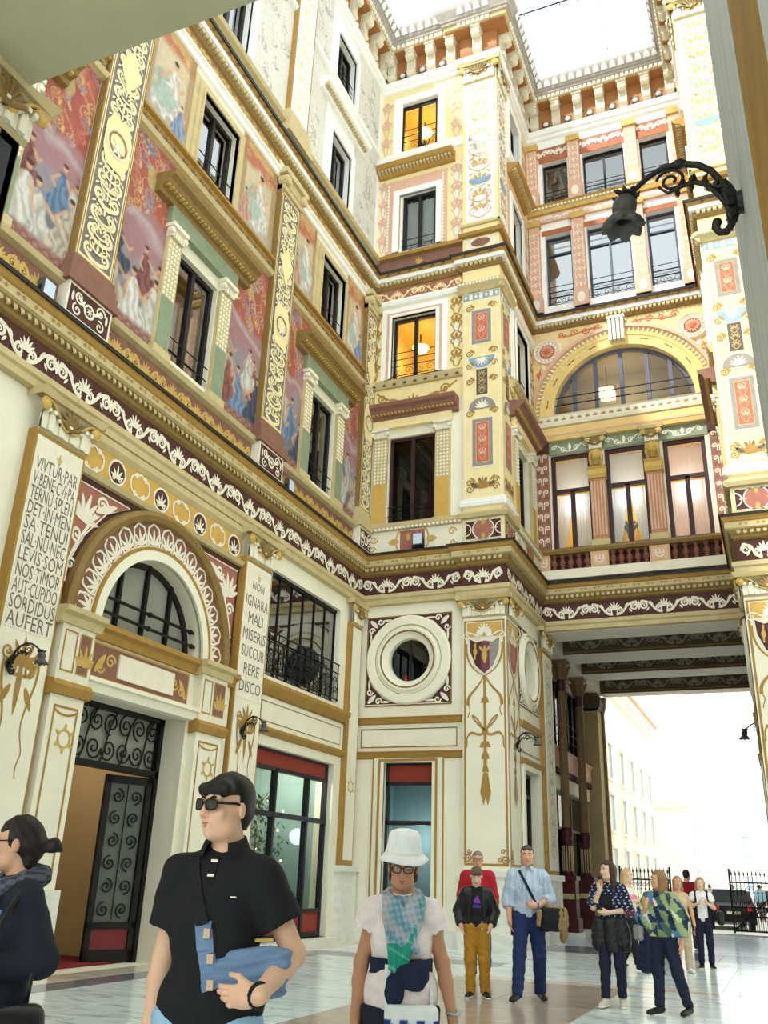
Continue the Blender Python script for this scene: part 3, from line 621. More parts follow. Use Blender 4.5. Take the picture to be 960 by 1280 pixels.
# yellow frieze
yf = B('yellow_frieze', MB().quad(9.9, 14.84, 7.28, 7.78, .03), YELP, wl, FL)
q = MB(); g = MB(); k = 8
for i in range(k):
    x = 9.9+4.94*(i+.5)/k
    if i % 2:
        disc(g, x, 7.53, .2, .034, 18); q.arc(x, 7.53, [(.19, .037), (.23, .037)], 0, 2*PI, 20); palmette(q, x, 7.42, .24, .038, 5, PI/2, 2.4); q.ribbon(spiral(x-.07, 7.42, .06, 1.2, 0, 1), .025, .038); q.ribbon(spiral(x+.07, 7.42, .06, 1.2, PI, -1), .025, .038)
    else:
        for s in (-1, 1):
            q.ribbon(bez((x-.26, 7.53), (x-.26, 7.53+s*.2), (x-.1, 7.53+s*.14), (x, 7.53+s*.22), 8), .035, .036); q.ribbon(bez((x+.26, 7.53), (x+.26, 7.53+s*.2), (x+.1, 7.53+s*.14), (x, 7.53+s*.22), 8), .035, .036); q.ribbon(spiral(x-.12, 7.53+s*.15, .06, 1.2, 0, s), .025, .036); q.ribbon(spiral(x+.12, 7.53+s*.15, .06, 1.2, PI, -s), .025, .036)
B('frieze_roundel', g, MAROON, yf, FL); B('frieze_scrolls', q, WHITEP, yf, FL)
B('frieze_moulding', MB().extr([(0, 7.16), (.1, 7.18), (.14, 7.26), (.04, 7.29), (0, 7.3)], 9.9, 14.85).extr([(0, 7.76), (.04, 7.78), (.1, 7.86), (.1, 7.98), (0, 8.)], 9.9, 14.85), STONE, yf, FL)
B('frieze_under_line', MB().quad(9.9, 14.85, 7.08, 7.17, .03), MAROON, yf, FL)
# shop bay
sb = B('shop_transom', MB().extr([(0, 4.84), (.08, 4.86), (.16, 4.94), (.22, 5.02), (.22, 5.1), (0, 5.14)], 15.9, 20.1), OCHRE, wl, FL)
B('transom_panel', MB().box(15.95, 20.05, 4.2, 4.8, 0, .05), CREAM, sb, FL); B('panel_line', frame_line(MB(), 16.1, 19.9, 4.3, 4.72, .02, .054), GOLD, sb, FL)
B('shop_cornice', MB().extr([(0, 4.04), (.06, 4.06), (.12, 4.14), (.12, 4.19), (0, 4.22)], 15.9, 20.1), OCHRE, sb, FL)
# door, lunette, shop front
DR = E('door_1', 'tall wrought iron street door standing half open under the arch', 'door', kind='structure')
FD = Fr((XL-.4, 0, 0), (0, 1, 0), (1, 0, 0))
f = MB()
for q in ((10.75, 10.85, 0, 3.88), (13.38, 13.48, 0, 3.88), (10.75, 13.48, 3.8, 3.88), (10.75, 13.48, 2.88, 2.98)): f.box(*q, -.06, .06)
B('frame', f, IRON, DR, FD); B('transom_pane', MB().quad(10.8, 13.45, 2.98, 3.8, -.05), MAT('frosted_pane', (150, 152, 140), .4, .06, 2), DR, FD)
q = MB()
for j in range(2):
    for i in range(7):
        x = 11.02+.37*i; y = 3.19+.42*j; r = .19
        q.tube([(a, b, 0) for a, b in spiral(x, y, r, 1.7, PI*(i % 2)+PI*j*.5, 1 if (i+j) % 2 else -1, 22)], .016, 5)
for i in range(5): q.tube([(a, b, 0) for a, b in bez((10.95+.5*i, 2.98), (11.1+.5*i, 3.2), (11.+.5*i, 3.5), (11.25+.5*i, 3.8), 8)], .016, 5)
B('scroll_grille', q, IRON, DR, FD)
def door_leaf(hinge_u, ang, w, flip, parent):
    M = FD.mat(hinge_u, 0, 0) @ Matrix.Rotation(ang, 4, 'Y')
    f = MB()
    for q in ((0, w, .02, .2), (0, w, .5, .6), (0, w, 2.74, 2.86), (0, .1, .02, 2.86), (w-.1, w, .02, 2.86)): f.box(*sorted(q[:2]), *q[2:], -.04, .04)
    lf = B('door_leaf', f, IRON, parent, M=M); f = MB().quad(.1, w-.1, .2, .5, -.01); B('kick_panel', f, MAT('door_red', (120, 44, 48), .5), lf, 'raw')
    B('leaf_pane', MB().quad(.1, w-.1, .6, 2.74, .02), MAT('dark_leaf_pane', (96, 100, 94), .35, .1, 4), lf, 'raw')
    q = MB()
    for i in range(6):
        y = .78+.35*i
        for s in (-1, 1): q.tube([(a, b, -.01) for a, b in spiral(w/2+s*(w/2-.1)*.5, y, .12, 1.5, PI/2*s, s if i % 2 else -s, 16)], .013, 5)
        q.tube([(w/2, y-.15, -.01), (w/2, y+.2, -.01)], .01, 4)
    B('leaf_scrolls', q, IRON, lf, 'raw'); B('pull_handle', MB().tube([(w-.16, 1.1, .04), (w-.16, 1.12, .1), (w-.16, 1.6, .1), (w-.16, 1.62, .04)], .014, 6), IRON, lf, 'raw'); return lf
door_leaf(13.38, PI-.4, .86, 1, DR); door_leaf(10.85, 1.2, .95, 1, DR)
hall = MB()
for q in ([(10.9, 0), (10.9, 3.9)], [(13.7, 0), (13.7, 3.9)], [(10.9, 3.9), (13.7, 3.9)]): hall.add([(*q[0], -.07), (*q[1], -.07), (*q[1], -3.4), (*q[0], -3.4)], [(0, 1, 2, 3)])
hall.quad(10.9, 13.7, 0, 3.9, -3.4)
B('hall_wall', hall, MAT('warm_hall_plaster', (228, 208, 168), .7, .05, 2), DR, FD); B('switch_plate', MB().box(12.2, 12.4, 1.4, 1.56, -3.4, -3.37), GOLD, DR, FD)
B('hall_skirting', MB().box(10.9, 13.7, 0, .3, -3.4, -3.36), MAT('hall_skirting', (196, 166, 110), .6), DR, FD)
setp(B('door_mat', MB().box(XL-2.6, XL-.5, 0.0, .03, -13.3, -11.3), MAT('red_carpet', (140, 44, 46), .9, .15, 30)), 'red carpet mat in the lit hall behind the iron door', 'mat')
lamp('hall_light', 'POINT', (XL-1.9, 12.4, 3.3), 7, (1, .84, .6), size=.2)
WN[0] += 1; lu = E('window_%d' % WN[0], 'half round lunette window with iron bars over the street door', 'window', kind='structure')
B('lunette_frame', MB().arc(12.35, 4.98, [(1.33, -.3), (1.33, -.24), (1.43, -.24)], 0, PI, 32).box(10.95, 13.75, 4.98, 5.05, -.3, -.2), WOODB, lu, FL)
B('pane', MB().flat([(12.35+1.4*math.cos(PI*i/28), 5.+1.4*math.sin(PI*i/28)) for i in range(29)], -.3), MAT('frosted_pane'), lu, FL)
q = MB()
for x in (11.65, 12.35, 13.05): h_ = math.sqrt(1.43**2-(x-12.35)**2); q.box(x-.035, x+.035, 5., 4.98+h_, -.29, -.22)
B('glazing_bar', q, IRON, lu, FL)
q = MB()
for y in (5.25, 5.5):
    h_ = math.sqrt(1.43**2-(y-4.98)**2); q.tube([(12.35-h_, y, -.1), (12.35+h_, y, -.1)], .03, 6)
    for x in (12.35-h_+.1, 12.35, 12.35+h_-.1): q.ball(x, y, -.1, .05)
B('iron_bar', q, IRON, lu, FL)
SHOPB = MAT('shop_black_metal', (40, 40, 44), .4, .1, 8); REDB = MAT('shop_red_fascia', (150, 58, 46), .5, .08, 4)
TEAL = MAT('shop_teal_wall', (150, 176, 168), .7, .06, 2)
def shop(label, fr, u0, u1, v1, red, mid, cols, n=-.2, roomc=None, base=.15, room_d=3.):
    WN[0] += 1; w = E('window_%d' % WN[0], label, 'shop window', kind='structure'); fw = .07; iw = u1-u0
    f = MB()
    for a, b, c, d in ((u0, u0+fw, base, v1), (u1-fw, u1, base, v1), (u0, u1, v1-.05, v1), (u0, u1, red-.04, red+.04), (u0, u1, mid-.05, mid+.05), (u0, u1, base, base+.1), (u0, u1, base+.5, base+.57)): f.box(a, b, c, d, n-.06, n+.06)
    B('frame', f, SHOPB, w, fr)
    xs = [u0]+cols+[u1]
    for c in cols: B('mullion', MB().box(c-.04, c+.04, base, red, n-.06, n+.07), SHOPB, w, fr)
    B('red_fascia', MB().box(u0+fw, u1-fw, red+.04, v1-.05, n-.03, n+.02), REDB, w, fr); B('red_kick_panel', MB().box(u0+fw, u1-fw, base+.1, base+.5, n-.03, n+.02), REDB, w, fr)
    for a, b in zip(xs, xs[1:]):
        for c, d in ((base+.57, mid-.05), (mid+.05, red-.04)): B('pane', MB().quad(a+.05, b-.05, c, d, n), GLS, w, fr)
    r = MB()
    for q in ([(u0-.3, 0), (u0-.3, v1)], [(u1+.3, 0), (u1+.3, v1)], [(u0-.3, v1), (u1+.3, v1)], [(u0-.3, .02), (u1+.3, .02)]): r.add([(*q[0], n-.08), (*q[1], n-.08), (*q[1], n-room_d), (*q[0], n-room_d)], [(0, 1, 2, 3)])
    r.quad(u0-.3, u1+.3, 0, v1, n-room_d); B('room_wall', r, roomc or TEAL, w, fr); return w
shop('wide shop window with red fascia beside the second inscribed pilaster', FL, 16.15, 19.75, 3.84, 3.46, 2.55, [17.3, 18.8])
lamp('shop_light', 'POINT', (XL-1.2, 18.9, 3.55), 45, (1, .92, .8), size=.06)
B('shop_step', MB().box(15.95, 19.9, 0, .15, -.2, .3), MARB, wl, FL)
WN[0] += 1; mz = E('window_%d' % WN[0], 'wide mezzanine window of tall iron framed panes above the shop window', 'window', kind='structure')
f = MB().box(16.2, 19.68, 5.26, 5.32, -.2, -.1).box(16.2, 19.68, 7.5, 7.58, -.2, -.1)
B('frame', f, IRON, mz, FL)
for i in range(7): x = 16.23+3.42*i/6; B('mullion', MB().box(x-.022, x+.022, 5.26, 7.58, -.17, -.125), IRON, mz, FL)
for i in range(6): x = 16.23+3.42*i/6; B('pane', MB().quad(x+.03, x+.54, 5.3, 7.52, -.15), GLX, mz, FL)
r = MB().quad(16, 20, 5.1, 7.7, -1.8)
for q in ([(16, 5.1), (16, 7.7)], [(20, 5.1), (20, 7.7)], [(16, 5.1), (20, 5.1)], [(16, 7.7), (20, 7.7)]): r.add([(*q[0], -.46), (*q[1], -.46), (*q[1], -1.8), (*q[0], -1.8)], [(0, 1, 2, 3)])
B('room_wall', r, DIMROOM, mz, FL)
q = MB()
for y in (5.34, 5.98, 6.2): q.tube([(16.2, y, .02), (19.72, y, .02)], .018, 5)
for i in range(9):
    x = 16.25+3.42*i/8; q.tube([(x, 5.3, .02), (x, 6.2, .02)], .014, 5)
    if i < 8:
        for s in (-1, 1): q.tube([(a, b, .02) for a, b in spiral(x+.21+s*.1, 5.55, .1, 1.3, 0, s, 12)], .011, 4); q.tube([(a, b, .02) for a, b in spiral(x+.21+s*.1, 5.8, .09, 1.2, PI, -s, 12)], .011, 4)
        q.tube([(x+.21, 5.34, .02), (x+.21, 5.98, .02)], .011, 4)
q.tube([(19.72, 5.34, .02), (19.72, 5.34, -.14)], .018, 5); B('balcony_railing', q, IRON, mz, FL)
# ================================================================== CORNER BAY and PIER (facing us)
def hole_wall(name, fr, u0, u1, v0, v1, hs, mat, parent, d=.3): return B(name, wallmesh(u0, u1, v0, v1, [h for h in hs if h[2] >= v0-.01 and h[3] <= v1+.01], d), mat, parent, fr)
bh = [(-8.78, -7.53, 0, 4.0), (-8.78, -7.66, 5.97, 7.09), (-8.95, -7.57, 10.3, 12.88), (-8.95, -7.57, 14.8, 16.86), (-8.78, -7.65, 19.3, 21.45), (-8.93, -7.65, 23.2, 25.3)]
hole_wall('lower_wall', FB, XL, -6.7, 0, 9.4, bh, CREAM, wb); hole_wall('middle_wall', FB, XL, -6.7, 9.4, 18.4, bh, CREAM2, wb); hole_wall('upper_wall', FB, XL, -6.7, 18.4, 27.6, bh, PALE, wb)
OC = MB()
def oculus(parent, fr, cu, cv, r, ro, n0=0):
    mb = MB(); seg = 32
    for i in range(seg):      # fill the square hole around the round opening
        pass
    pts = [(math.cos(2*PI*i/seg), math.sin(2*PI*i/seg)) for i in range(seg+1)]
    B('round_frame', MB().arc(cu, cv, [(r-.02, -.25), (r, -.02), (r+.1, .02), (r+.16, .1), (r+.24, .12), (r+.3, .05), (r+.34, .05), (r+.36, .1), (ro-.04, .1), (ro, .06), (ro, 0)], 0, 2*PI, 40), CREAM, parent, fr)
    B('round_line', MB().arc(cu, cv, [(r+.15, .105), (r+.19, .118)], 0, 2*PI, 40).arc(cu, cv, [(r+.33, .055), (r+.36, .06)], 0, 2*PI, 40), GOLD, parent, fr)
def oculus_panel(parent, fr, cu, cv, r, ro, hw):
    B('recessed_square', MB().box(cu-hw, cu+hw, cv-hw, cv-hw+.02, 0, .03), CREAM, parent, fr)
    q = MB(); g = MB()
    for sx in (-1, 1):
        for sy in (-1, 1):
            x, y = cu+sx*hw, cv+sy*hw; g.flat([(x, y), (x-sx*hw*.85, y), (x-sx*hw*.42, y-sy*hw*.14), (x-sx*hw*.14, y-sy*hw*.42), (x, y-sy*hw*.85)], .012)
            leaf(q, x-sx*.06, y-sy*.06, math.atan2(-sy, -sx), .3, .12, .018); q.ribbon(spiral(x-sx*.34, y-sy*.1, .09, 1.2, 0, sx*sy), .04, .018); q.ribbon(spiral(x-sx*.1, y-sy*.34, .09, 1.2, 0, -sx*sy), .04, .018)
            leaf(q, x-sx*.4, y-sy*.08, PI if sx > 0 else 0, .3, .06, .018); leaf(q, x-sx*.08, y-sy*.4, -sy*PI/2, .3, .06, .018)
    B('corner_field', g, MAROON, parent, fr); B('corner_scrolls', q, WHITEP, parent, fr); oculus(parent, fr, cu, cv, r, ro)
    B('square_line', frame_line(MB(), cu-hw-.03, cu+hw+.03, cv-hw-.03, cv+hw+.03, .03, .02), GOLD, parent, fr)
oculus_panel(wb, FB, -8.22, 6.53, .55, 1.14, 1.13)
WN[0] += 1; ow = E('window_%d' % WN[0], 'round oculus window with dark glass in a broad cream ring', 'window', kind='structure')
B('pane', disc(MB(), -8.22, 6.53, .58, -.16, 32), GLD, ow, FB); B('glazing_bar', MB().box(-8.24, -8.2, 5.97, 7.09, -.17, -.13), WOODB, ow, FB)
r = MB().quad(-9.2, -7.2, 5.5, 7.5, -1.2)
for q in ([(-9.2, 5.5), (-9.2, 7.5)], [(-7.2, 5.5), (-7.2, 7.5)], [(-9.2, 5.5), (-7.2, 5.5)], [(-9.2, 7.5), (-7.2, 7.5)]): r.add([(*q[0], -.31), (*q[1], -.31), (*q[1], -1.2), (*q[0], -1.2)], [(0, 1, 2, 3)])
B('room_wall', r, DARKROOM, ow, FB)
pt = E('flower_pot', 'small red flower pot standing behind the round oculus glass', 'flower pot', loc=(-8.35, YB+.22, 5.97))
B('pot', MB().lathe([(.05, 0), (.07, .1), (.001, .1)], 0, 0, 0, 10), ORANGEP, pt); B('bloom', MB().ball(0, .14, 0, .075), MAT('red_bloom', (190, 40, 50)), pt)
for (a, b, t) in ((-9.58, -6.8, 5.08), (-9.58, -6.8, 4.25)): B('wall_moulding', MB().extr([(0, t-.16), (.06, t-.14), (.1, t-.04), (.14, t), (0, t+.03)], a, b), OCHRE, wb, FB)
B('panel_line', frame_line(MB(), -9.45, -6.92, 4.36, 4.82, .025, .015), GOLD, wb, FB)
q = MB()
for w_, n_ in ((.3, .05), (.24, .03), (.12, .08)):
    for a, b, c, d in ((-8.78-w_, -8.78, 0, 4.0+w_*.5), (-7.53, -7.53+w_, 0, 4.0+w_*.5), (-8.78, -7.53, 4.0, 4.0+w_*.5)): q.box(a, b, c, d, 0, n_)
B('shop_window_frame', q, CREAM, wb, FB); B('frame_line', MB().quad(-8.92, -8.86, 0, 4.08, .084).quad(-7.45, -7.39, 0, 4.08, .084).quad(-8.92, -7.39, 4.02, 4.08, .085).quad(-9.08, -9.04, 0, 4.14, .054).quad(-7.27, -7.23, 0, 4.14, .054), OCHRE, wb, FB)
shop('narrow shop window with red fascia below the round oculus', FB, -8.78, -7.53, 4.0, 3.52, 2.62, [], -.16, MAT('pale_teal_room', (150, 180, 182), .7, .04), .1, 1.2)
lamp('narrow_shop_light', 'POINT', (-8.1, YB+.8, 2.3), 8, (.9, 1, 1), size=.2)
B('marble_plinth', MB().box(XL, -9.1, 0, .35, 0, .06).box(-7.2, -6.8, 0, .35, 0, .06), MARB, wb, FB)
# first floor of the bay
def bay_first(parent, fr, u0, u1, uc, hw, wlabel, lower_lit=False):
    B('dado', MB().box(u0, u1, 9.3, 10.08, 0, .05), CREAM, parent, fr)
    q = MB(); m = (u0+u1)/2
    B('dado_field', MB().quad(m-.35, m+.35, 9.42, 10.02, .054), ROSE, parent, fr)
    for s in (-1, 1):
        q.ribbon(bez((m+s*.36, 9.4), (m+s*.5, 9.6), (m+s*.5, 9.85), (m+s*.36, 10.04), 8), .05, .056); leaf(q, m+s*.4, 9.72, PI/2-s*PI/2, .3, .18, .057); q.ribbon(spiral(m+s*1.12, 9.85, .12, 1.3, 0, s), .04, .056); q.ribbon(spiral(m+s*1.15, 9.55, .1, 1.3, 0, -s), .04, .056); leaf(q, m+s*.12, 9.72, PI/2, .24, .1, .057)
    B('dado_ornament', q, GOLDL, parent, fr)
    B('sill_moulding', MB().extr([(0, 10.04), (.1, 10.06), (.16, 10.14), (.18, 10.24), (0, 10.27)], u0, u1), STONE, parent, fr); dentils('sill_dentils', fr, u0, u1, 10.06, 10.12, .1, .17, .12, WHITEP, parent)
    B('side_field', MB().quad(u0, uc-hw-.46, 10.3, 13.4, .01).quad(uc+hw+.46, u1, 10.3, 13.4, .01), CREAM, parent, fr)
    aedicule(parent, fr, uc, hw, 10.28, 12.88, YELP, BROWNP, cw=hw+.68, corn_v=13.5)
    B('frieze_panel', MB().quad(u0, u1, 13.86, 14.5, .01), YELL, parent, fr)
    q = MB(); q.ribbon(bez((u0+.2, 14.4), (uc-.5, 13.8), (uc+.5, 13.8), (u1-.2, 14.4), 14), .05, .016); palmette(q, uc, 13.95, .3, .016, 5)
    for s in (-1, 1):
        q.ribbon(spiral(uc+s*.95, 14.2, .16, 1.5, 0, s), .05, .016); leaf(q, uc+s*.4, 14.0, PI/2-s*1.2, .4, .12, .016)
    B('frieze_scrolls', q, OCHRE, parent, fr)
    st = B('string_course', MB().extr([(0, 14.48), (.08, 14.5), (.12, 14.6), (.16, 14.7), (0, 14.74)], u0, u1), STONE, parent, fr); q = MB()
    for i in range(9): palmette(q, u0+(u1-u0)*(i+.5)/9, 14.53, .1, .13, 5)
    B('string_ornament', q, MAROON, st, fr)
    B('upper_field', MB().quad(u0, uc-hw-.36, 14.76, 17.3, .01).quad(uc+hw+.36, u1, 14.76, 17.3, .01), YELL, parent, fr)
    q = MB(); w2 = MB()
    for a, b in ((u0+.02, uc-hw-.4), (uc+hw+.4, u1-.02)):
        if b-a > .12:
            scrollfill(q, a, b, 14.85, 17.2, .016, .6, .035, 4); disc(w2, (a+b)/2, 15.9, (b-a)*.4, .013, 14, .4)
    B('side_scrolls', q, OCHRE, parent, fr); B('side_cartouche', w2, WHITEP, parent, fr)
    f = MB()
    for w_, n_ in ((.34, .05), (.22, .09), (.07, .13)):
        for q in ((uc-hw-w_, uc-hw, 14.78, 16.86+w_), (uc+hw, uc+hw+w_, 14.78, 16.86+w_), (uc-hw, uc+hw, 16.86, 16.86+w_)): f.box(*q, 0, n_)
    B('upper_window_frame', f, PALE, parent, fr)
    f = MB(); 
    for a in (uc-hw-.17, uc+hw+.1): f.quad(a, a+.08, 14.8, 17.0, .094)
    f.quad(uc-hw-.17, uc+hw+.18, 16.94, 17.02, .095); B('frame_rose_line', f, PINKP, parent, fr)
    B('architrave', MB().extr([(0, 17.3), (.08, 17.32), (.12, 17.42), (.12, 17.48), (0, 17.5)], u0, u1), PALE, parent, fr)
    B('upper_frieze_field', MB().quad(u0, u1, 17.48, 17.95, .012), ROSE, parent, fr); B('upper_frieze_scrolls', rinceau(MB(), u0+.05, u1-.05, 17.5, 17.94, .02, 1.3), YELL, parent, fr)
def bay_attic(parent, fr, u0, u1, uc, hw):
    B('attic_field', wallmesh(u0, u1, 19.25, 25.9, [(uc-hw+.04, uc+hw-.04, 19.28, 21.45), (uc-hw, uc+hw, 23.2, 25.3)], .006, .006), YELL, parent, fr)
    B('attic_dado', MB().quad(u0, u1, 18.6, 19.05, .02), BROWNP, parent, fr); q = MB(); palmette(q, (u0+u1)/2, 18.75, .22, .026, 5); leaf(q, (u0+u1)/2, 18.85, -PI/2, .2, .16, .026); B('dado_ornament', q, GOLDL, parent, fr)
    B('attic_base_moulding', MB().extr([(0, 19.02), (.14, 19.04), (.17, 19.14), (.08, 19.22), (0, 19.26)], u0, u1), OCHRE, parent, fr)
    q = MB(); w2 = MB()
    for a, b in ((u0+.04, uc-hw-.45), (uc+hw+.45, u1-.04)):
        if b-a < .1: continue
        w2.quad(a+.03, b-.03, 19.35, 22.2, .01); scrollfill(q, a, b, 19.4, 22.2, .016, .7, .03, 8); scrollfill(q, a, b, 23.3, 25.6, .016, .7, .03, 9)
    B('attic_side_field', w2, WHITEP, parent, fr); B('attic_scrolls', q, PINKP, parent, fr)
    f = MB()
    for q in ((uc-hw-.44, uc-hw, 19.28, 22.1), (uc+hw, uc+hw+.34, 19.28, 22.1), (uc-hw, uc+hw, 21.45, 22.1)): f.box(*q, 0, .04)
    B('rose_frame', f, PINKP, parent, fr)
    f = MB()
    for q in ((uc-hw-.2, uc-hw, 19.28, 21.65), (uc+hw, uc+hw+.16, 19.28, 21.65), (uc-hw, uc+hw, 21.45, 21.65)): f.box(*q, 0, .1)
    for q in ((uc-hw-.3, uc-hw, 23.2, 25.6), (uc+hw, uc+hw+.25, 23.2, 25.6), (uc-hw, uc+hw, 25.3, 25.6)): f.box(*q, 0, .07)
    B('attic_window_frame', f, PALE, parent, fr)
    q = MB()
    for i in range(20):
        y = 19.4+2.6*i/20
        for x in (uc-hw-.38, uc+hw+.2): leaf(q, x, y, PI/2, .12, .08, .046)
    B('frame_ornament', q, WHITEP, parent, fr)
    B('attic_cornice', MB().extr([(0, 22.28), (.1, 22.3), (.16, 22.4), (.34, 22.48), (.4, 22.62), (0, 22.7)], u0+.02, uc+hw+.6), OCHRE, parent, fr); dentils('attic_dentils', fr, u0+.05, uc+hw+.57, 22.38, 22.47, .14, .3, .12, STONE, parent)
    B('attic_string', MB().extr([(0, 22.86), (.06, 22.88), (.12, 23.0), (.16, 23.14), (0, 23.18)], u0, u1), PALE, parent, fr)
bay_first(wb, FB, XL, -6.75, -8.26, .69, '')
bay_attic(wb, FB, XL, -6.75, -8.24, .62)
window('dark red wood casement window in the corner bay under a small cornice', FB, -8.95, -7.57, 10.3, 12.88, -.14, mat=WOODD, gm=GLD, rail='plain', rh=.42)
window('open corner bay window showing a yellow lit room', FB, -8.95, -7.57, 14.8, 16.86, -.14, mat=WOODB, rail='scroll', rh=.8, room=YELROOM, rd=2.)
window('corner bay attic window with drawn white curtain', FB, -8.78, -7.65, 19.3, 21.45, -.14, mat=WOODB, gm=GLS, rail='plain', rh=.35, curt=[(-8.7, -7.72, 19.4, 21.35, 0)], room=DIMROOM)
window('topmost corner bay window with yellow lamp light behind iron railing', FB, -8.93, -7.65, 23.2, 25.3, -.14, mat=WOODB, rail='scroll', rh=.9, room=YELROOM, rd=2.)
LITM = MAT('lit_lamp', (255, 226, 150), .5, 0, 1, emit=3)
for z, l in ((16.35, 'round glowing ceiling lamp behind the open corner bay window'), (24.9, 'glowing ceiling lamp behind the topmost corner bay window')):
    t = E('ceiling_lamp', l, 'ceiling lamp', loc=(-8.45, YB+1., z)); B('shade', MB().lathe([(.001, -.1), (.2, -.08), (.26, .02), (.1, .12), (.001, .14)], 0, 0, 0, 14), LITM, t, smooth=True); B('canopy', MB().lathe([(.06, .12), (.03, .5)], 0, 0, 0, 8), GOLD, t)
    lamp('room_light', 'POINT', (-8.3, YB+.9, z-.5), 12, (1, .9, .66), size=.2)
t = E('desk_plant', 'small potted plant on the sill of the topmost corner bay window', 'plant', loc=(-8.2, YB+.35, 23.25)); B('pot', MB().lathe([(.09, 0), (.13, .2), (.001, .2)], 0, 0, 0, 10), WHITEP, t); q = MB()
for i in range(14): a = i*2.4; q.tube([(0, .2, 0), (.12*math.cos(a), .4, .12*math.sin(a)), (.24*math.cos(a), .38+.1*(i % 3), .24*math.sin(a))], [.02, .03, .005], 4)
B('foliage', q, MAT('leaf_green', (86, 110, 60), .6), t)
# pier: front u -6.75..-5.65, side u 20.8..22
def pier_face(parent, fr, a, b, n, full=True):
    c = (a+b)/2; w_ = b-a
    p = B('pier_ground_face', MB().quad(a, b, 1.6, 7.45, n), CREAM, parent, fr)
    q = frame_line(MB(), a+.03, b-.03, 1.72, 7.38, .05, n+.006); B('ochre_border', q, OCHRE, p, fr); q = frame_line(MB(), a+.09, b-.09, 6.94, 7.34, .02, n+.008); B('white_line', q, WHITEP, p, fr)
    B('yellow_square', MB().quad(a+.1, b-.1, 6.95, 7.33, n+.006), YELP, p, fr)
    q = MB(); palmette(q, c, 7.08, .25, n+.012, 9, PI/2, 3.3); disc(q, c-.11, 7.06, .085, n+.012, 12); disc(q, c+.11, 7.06, .085, n+.012, 12)
    for s in (-1, 1): q.ribbon(bez((c+s*.05, 6.98), (c+s*.25, 6.94), (c+s*.3, 7.12), (c+s*w_*.43, 7.08), 8), .035, n+.011); q.ribbon(spiral(c+s*w_*.4, 6.98, .09, 1.3, PI/2, -s), .025, n+.011); q.ribbon(spiral(c+s*.2, 6.92, .08, 1.5, PI/2, s), .028, n+.02)
    B('crest_palmette', q, WHITEP, p, fr)
    sh = [(c-.38, 6.92), (c-.2, 6.82), (c, 6.86), (c+.2, 6.82), (c+.38, 6.92), (c+.36, 6.60), (c+.22, 6.25), (c, 6.05), (c-.22, 6.25), (c-.36, 6.60)]
    sc = .86*w_/1.1; big = [(c+(x-c)*1.1, 6.55+(y-6.55)*1.12) for x, y in sh]
    B('shield_rim', MB().flat(big, n+.012), WHITEP, p, fr); B('shield', MB().flat(sh, n+.016), MAROON if full else ROSE, p, fr)
    if full:
        B('shield_band', MB().flat([(c-.09, 6.85), (c+.12, 6.84), (c+.12, 6.15), (c, 6.06), (c-.09, 6.12)], n+.019), MAT('shield_purple', (120, 66, 78)), p, fr); B('shield_field', MB().flat([(c+.13, 6.84), (c+.2, 6.82), (c+.37, 6.90), (c+.35, 6.60), (c+.22, 6.26), (c+.13, 6.18)], n+.019), GREYP, p, fr)
        q = MB(); leaf(q, c+.01, 6.30, PI/2, .45, .12, n+.022); q.ribbon([(c-.22, 6.80), (c-.24, 6.40)], .04, n+.022); leaf(q, c-.23, 6.50, PI/2, .2, .1, n+.023); leaf(q, c-.04, 6.60, PI/2+.6, .16, .06, n+.022); leaf(q, c+.06, 6.60, PI/2-.6, .16, .06, n+.022); B('shield_charge', q, GOLDL, p, fr)
    q = MB(); q.ribbon([(c, 6.04), (c, 4.2)], .07, n+.01)
    for s in (-1, 1):
        q.ribbon(bez((c, 6.0), (c+s*.3, 6.1), (c+s*.48, 6.4), (c+s*.46, 6.8), 10), np.linspace(.02, .06, 11), n+.009)
        q.ribbon(bez((c+s*.02, 6.0), (c+s*.2, 5.6), (c+s*.45, 5.6), (c+s*.42, 5.3), 10), np.linspace(.03, .08, 11), n+.009); q.ribbon(bez((c+s*.42, 5.3), (c+s*.3, 5.2), (c+s*.42, 5.1), (c+s*.42, 5.0), 6), .02, n+.009)
        q.ribbon(bez((c, 4.7), (c+s*.15, 4.8), (c+s*.4, 5.1), (c+s*.28, 5.05), 10), .035, n+.009); q.ribbon(bez((c, 4.7), (c+s*.1, 4.8), (c+s*.2, 5.05), (c+s*.3, 5.04), 10), .035, n+.009)
        q.ribbon(bez((c, 4.66), (c+s*.2, 4.5), (c+s*.3, 4.75), (c+s*.4, 4.6), 10), .055, n+.009); q.ribbon(bez((c+s*.4, 4.6), (c+s*.5, 4.5), (c+s*.4, 4.4), (c+s*.48, 4.28), 8), .03, n+.009)
    for y, r_ in ((5.4, .1), (4.7, .08), (4.36, .14), (4.1, .1), (3.8, .08)): q.prism([(c-r_, y-.05), (c+r_, y-.05), (c+r_*.6, y+.08), (c-r_*.6, y+.08)], n, n+.012)
    q.ribbon([(c, 4.2), (c, 3.7)], [.1, .05], n+.011); q.flat([(c-.06, 3.72), (c+.06, 3.72), (c+.13, 3.3), (c+.05, 3.0), (c, 3.2), (c-.05, 3.0), (c-.13, 3.3)], n+.011)
    B('gilded_torch', q, OCHRE, p, fr)
    q = MB()
    for s in (-1, 1): q.ribbon(spiral(c+s*w_*.4, 1.86, .1, 1.5, 0, -s), .03, n+.01); q.ribbon(spiral(c+s*w_*.36, 2.02, .06, 1.3, 0, s), .025, n+.01); q.ribbon(spiral(c+s*w_*.3, 1.84, .06, 1.3, 0, s), .025, n+.01)
    B('corner_curls', q, OCHRE, p, fr)
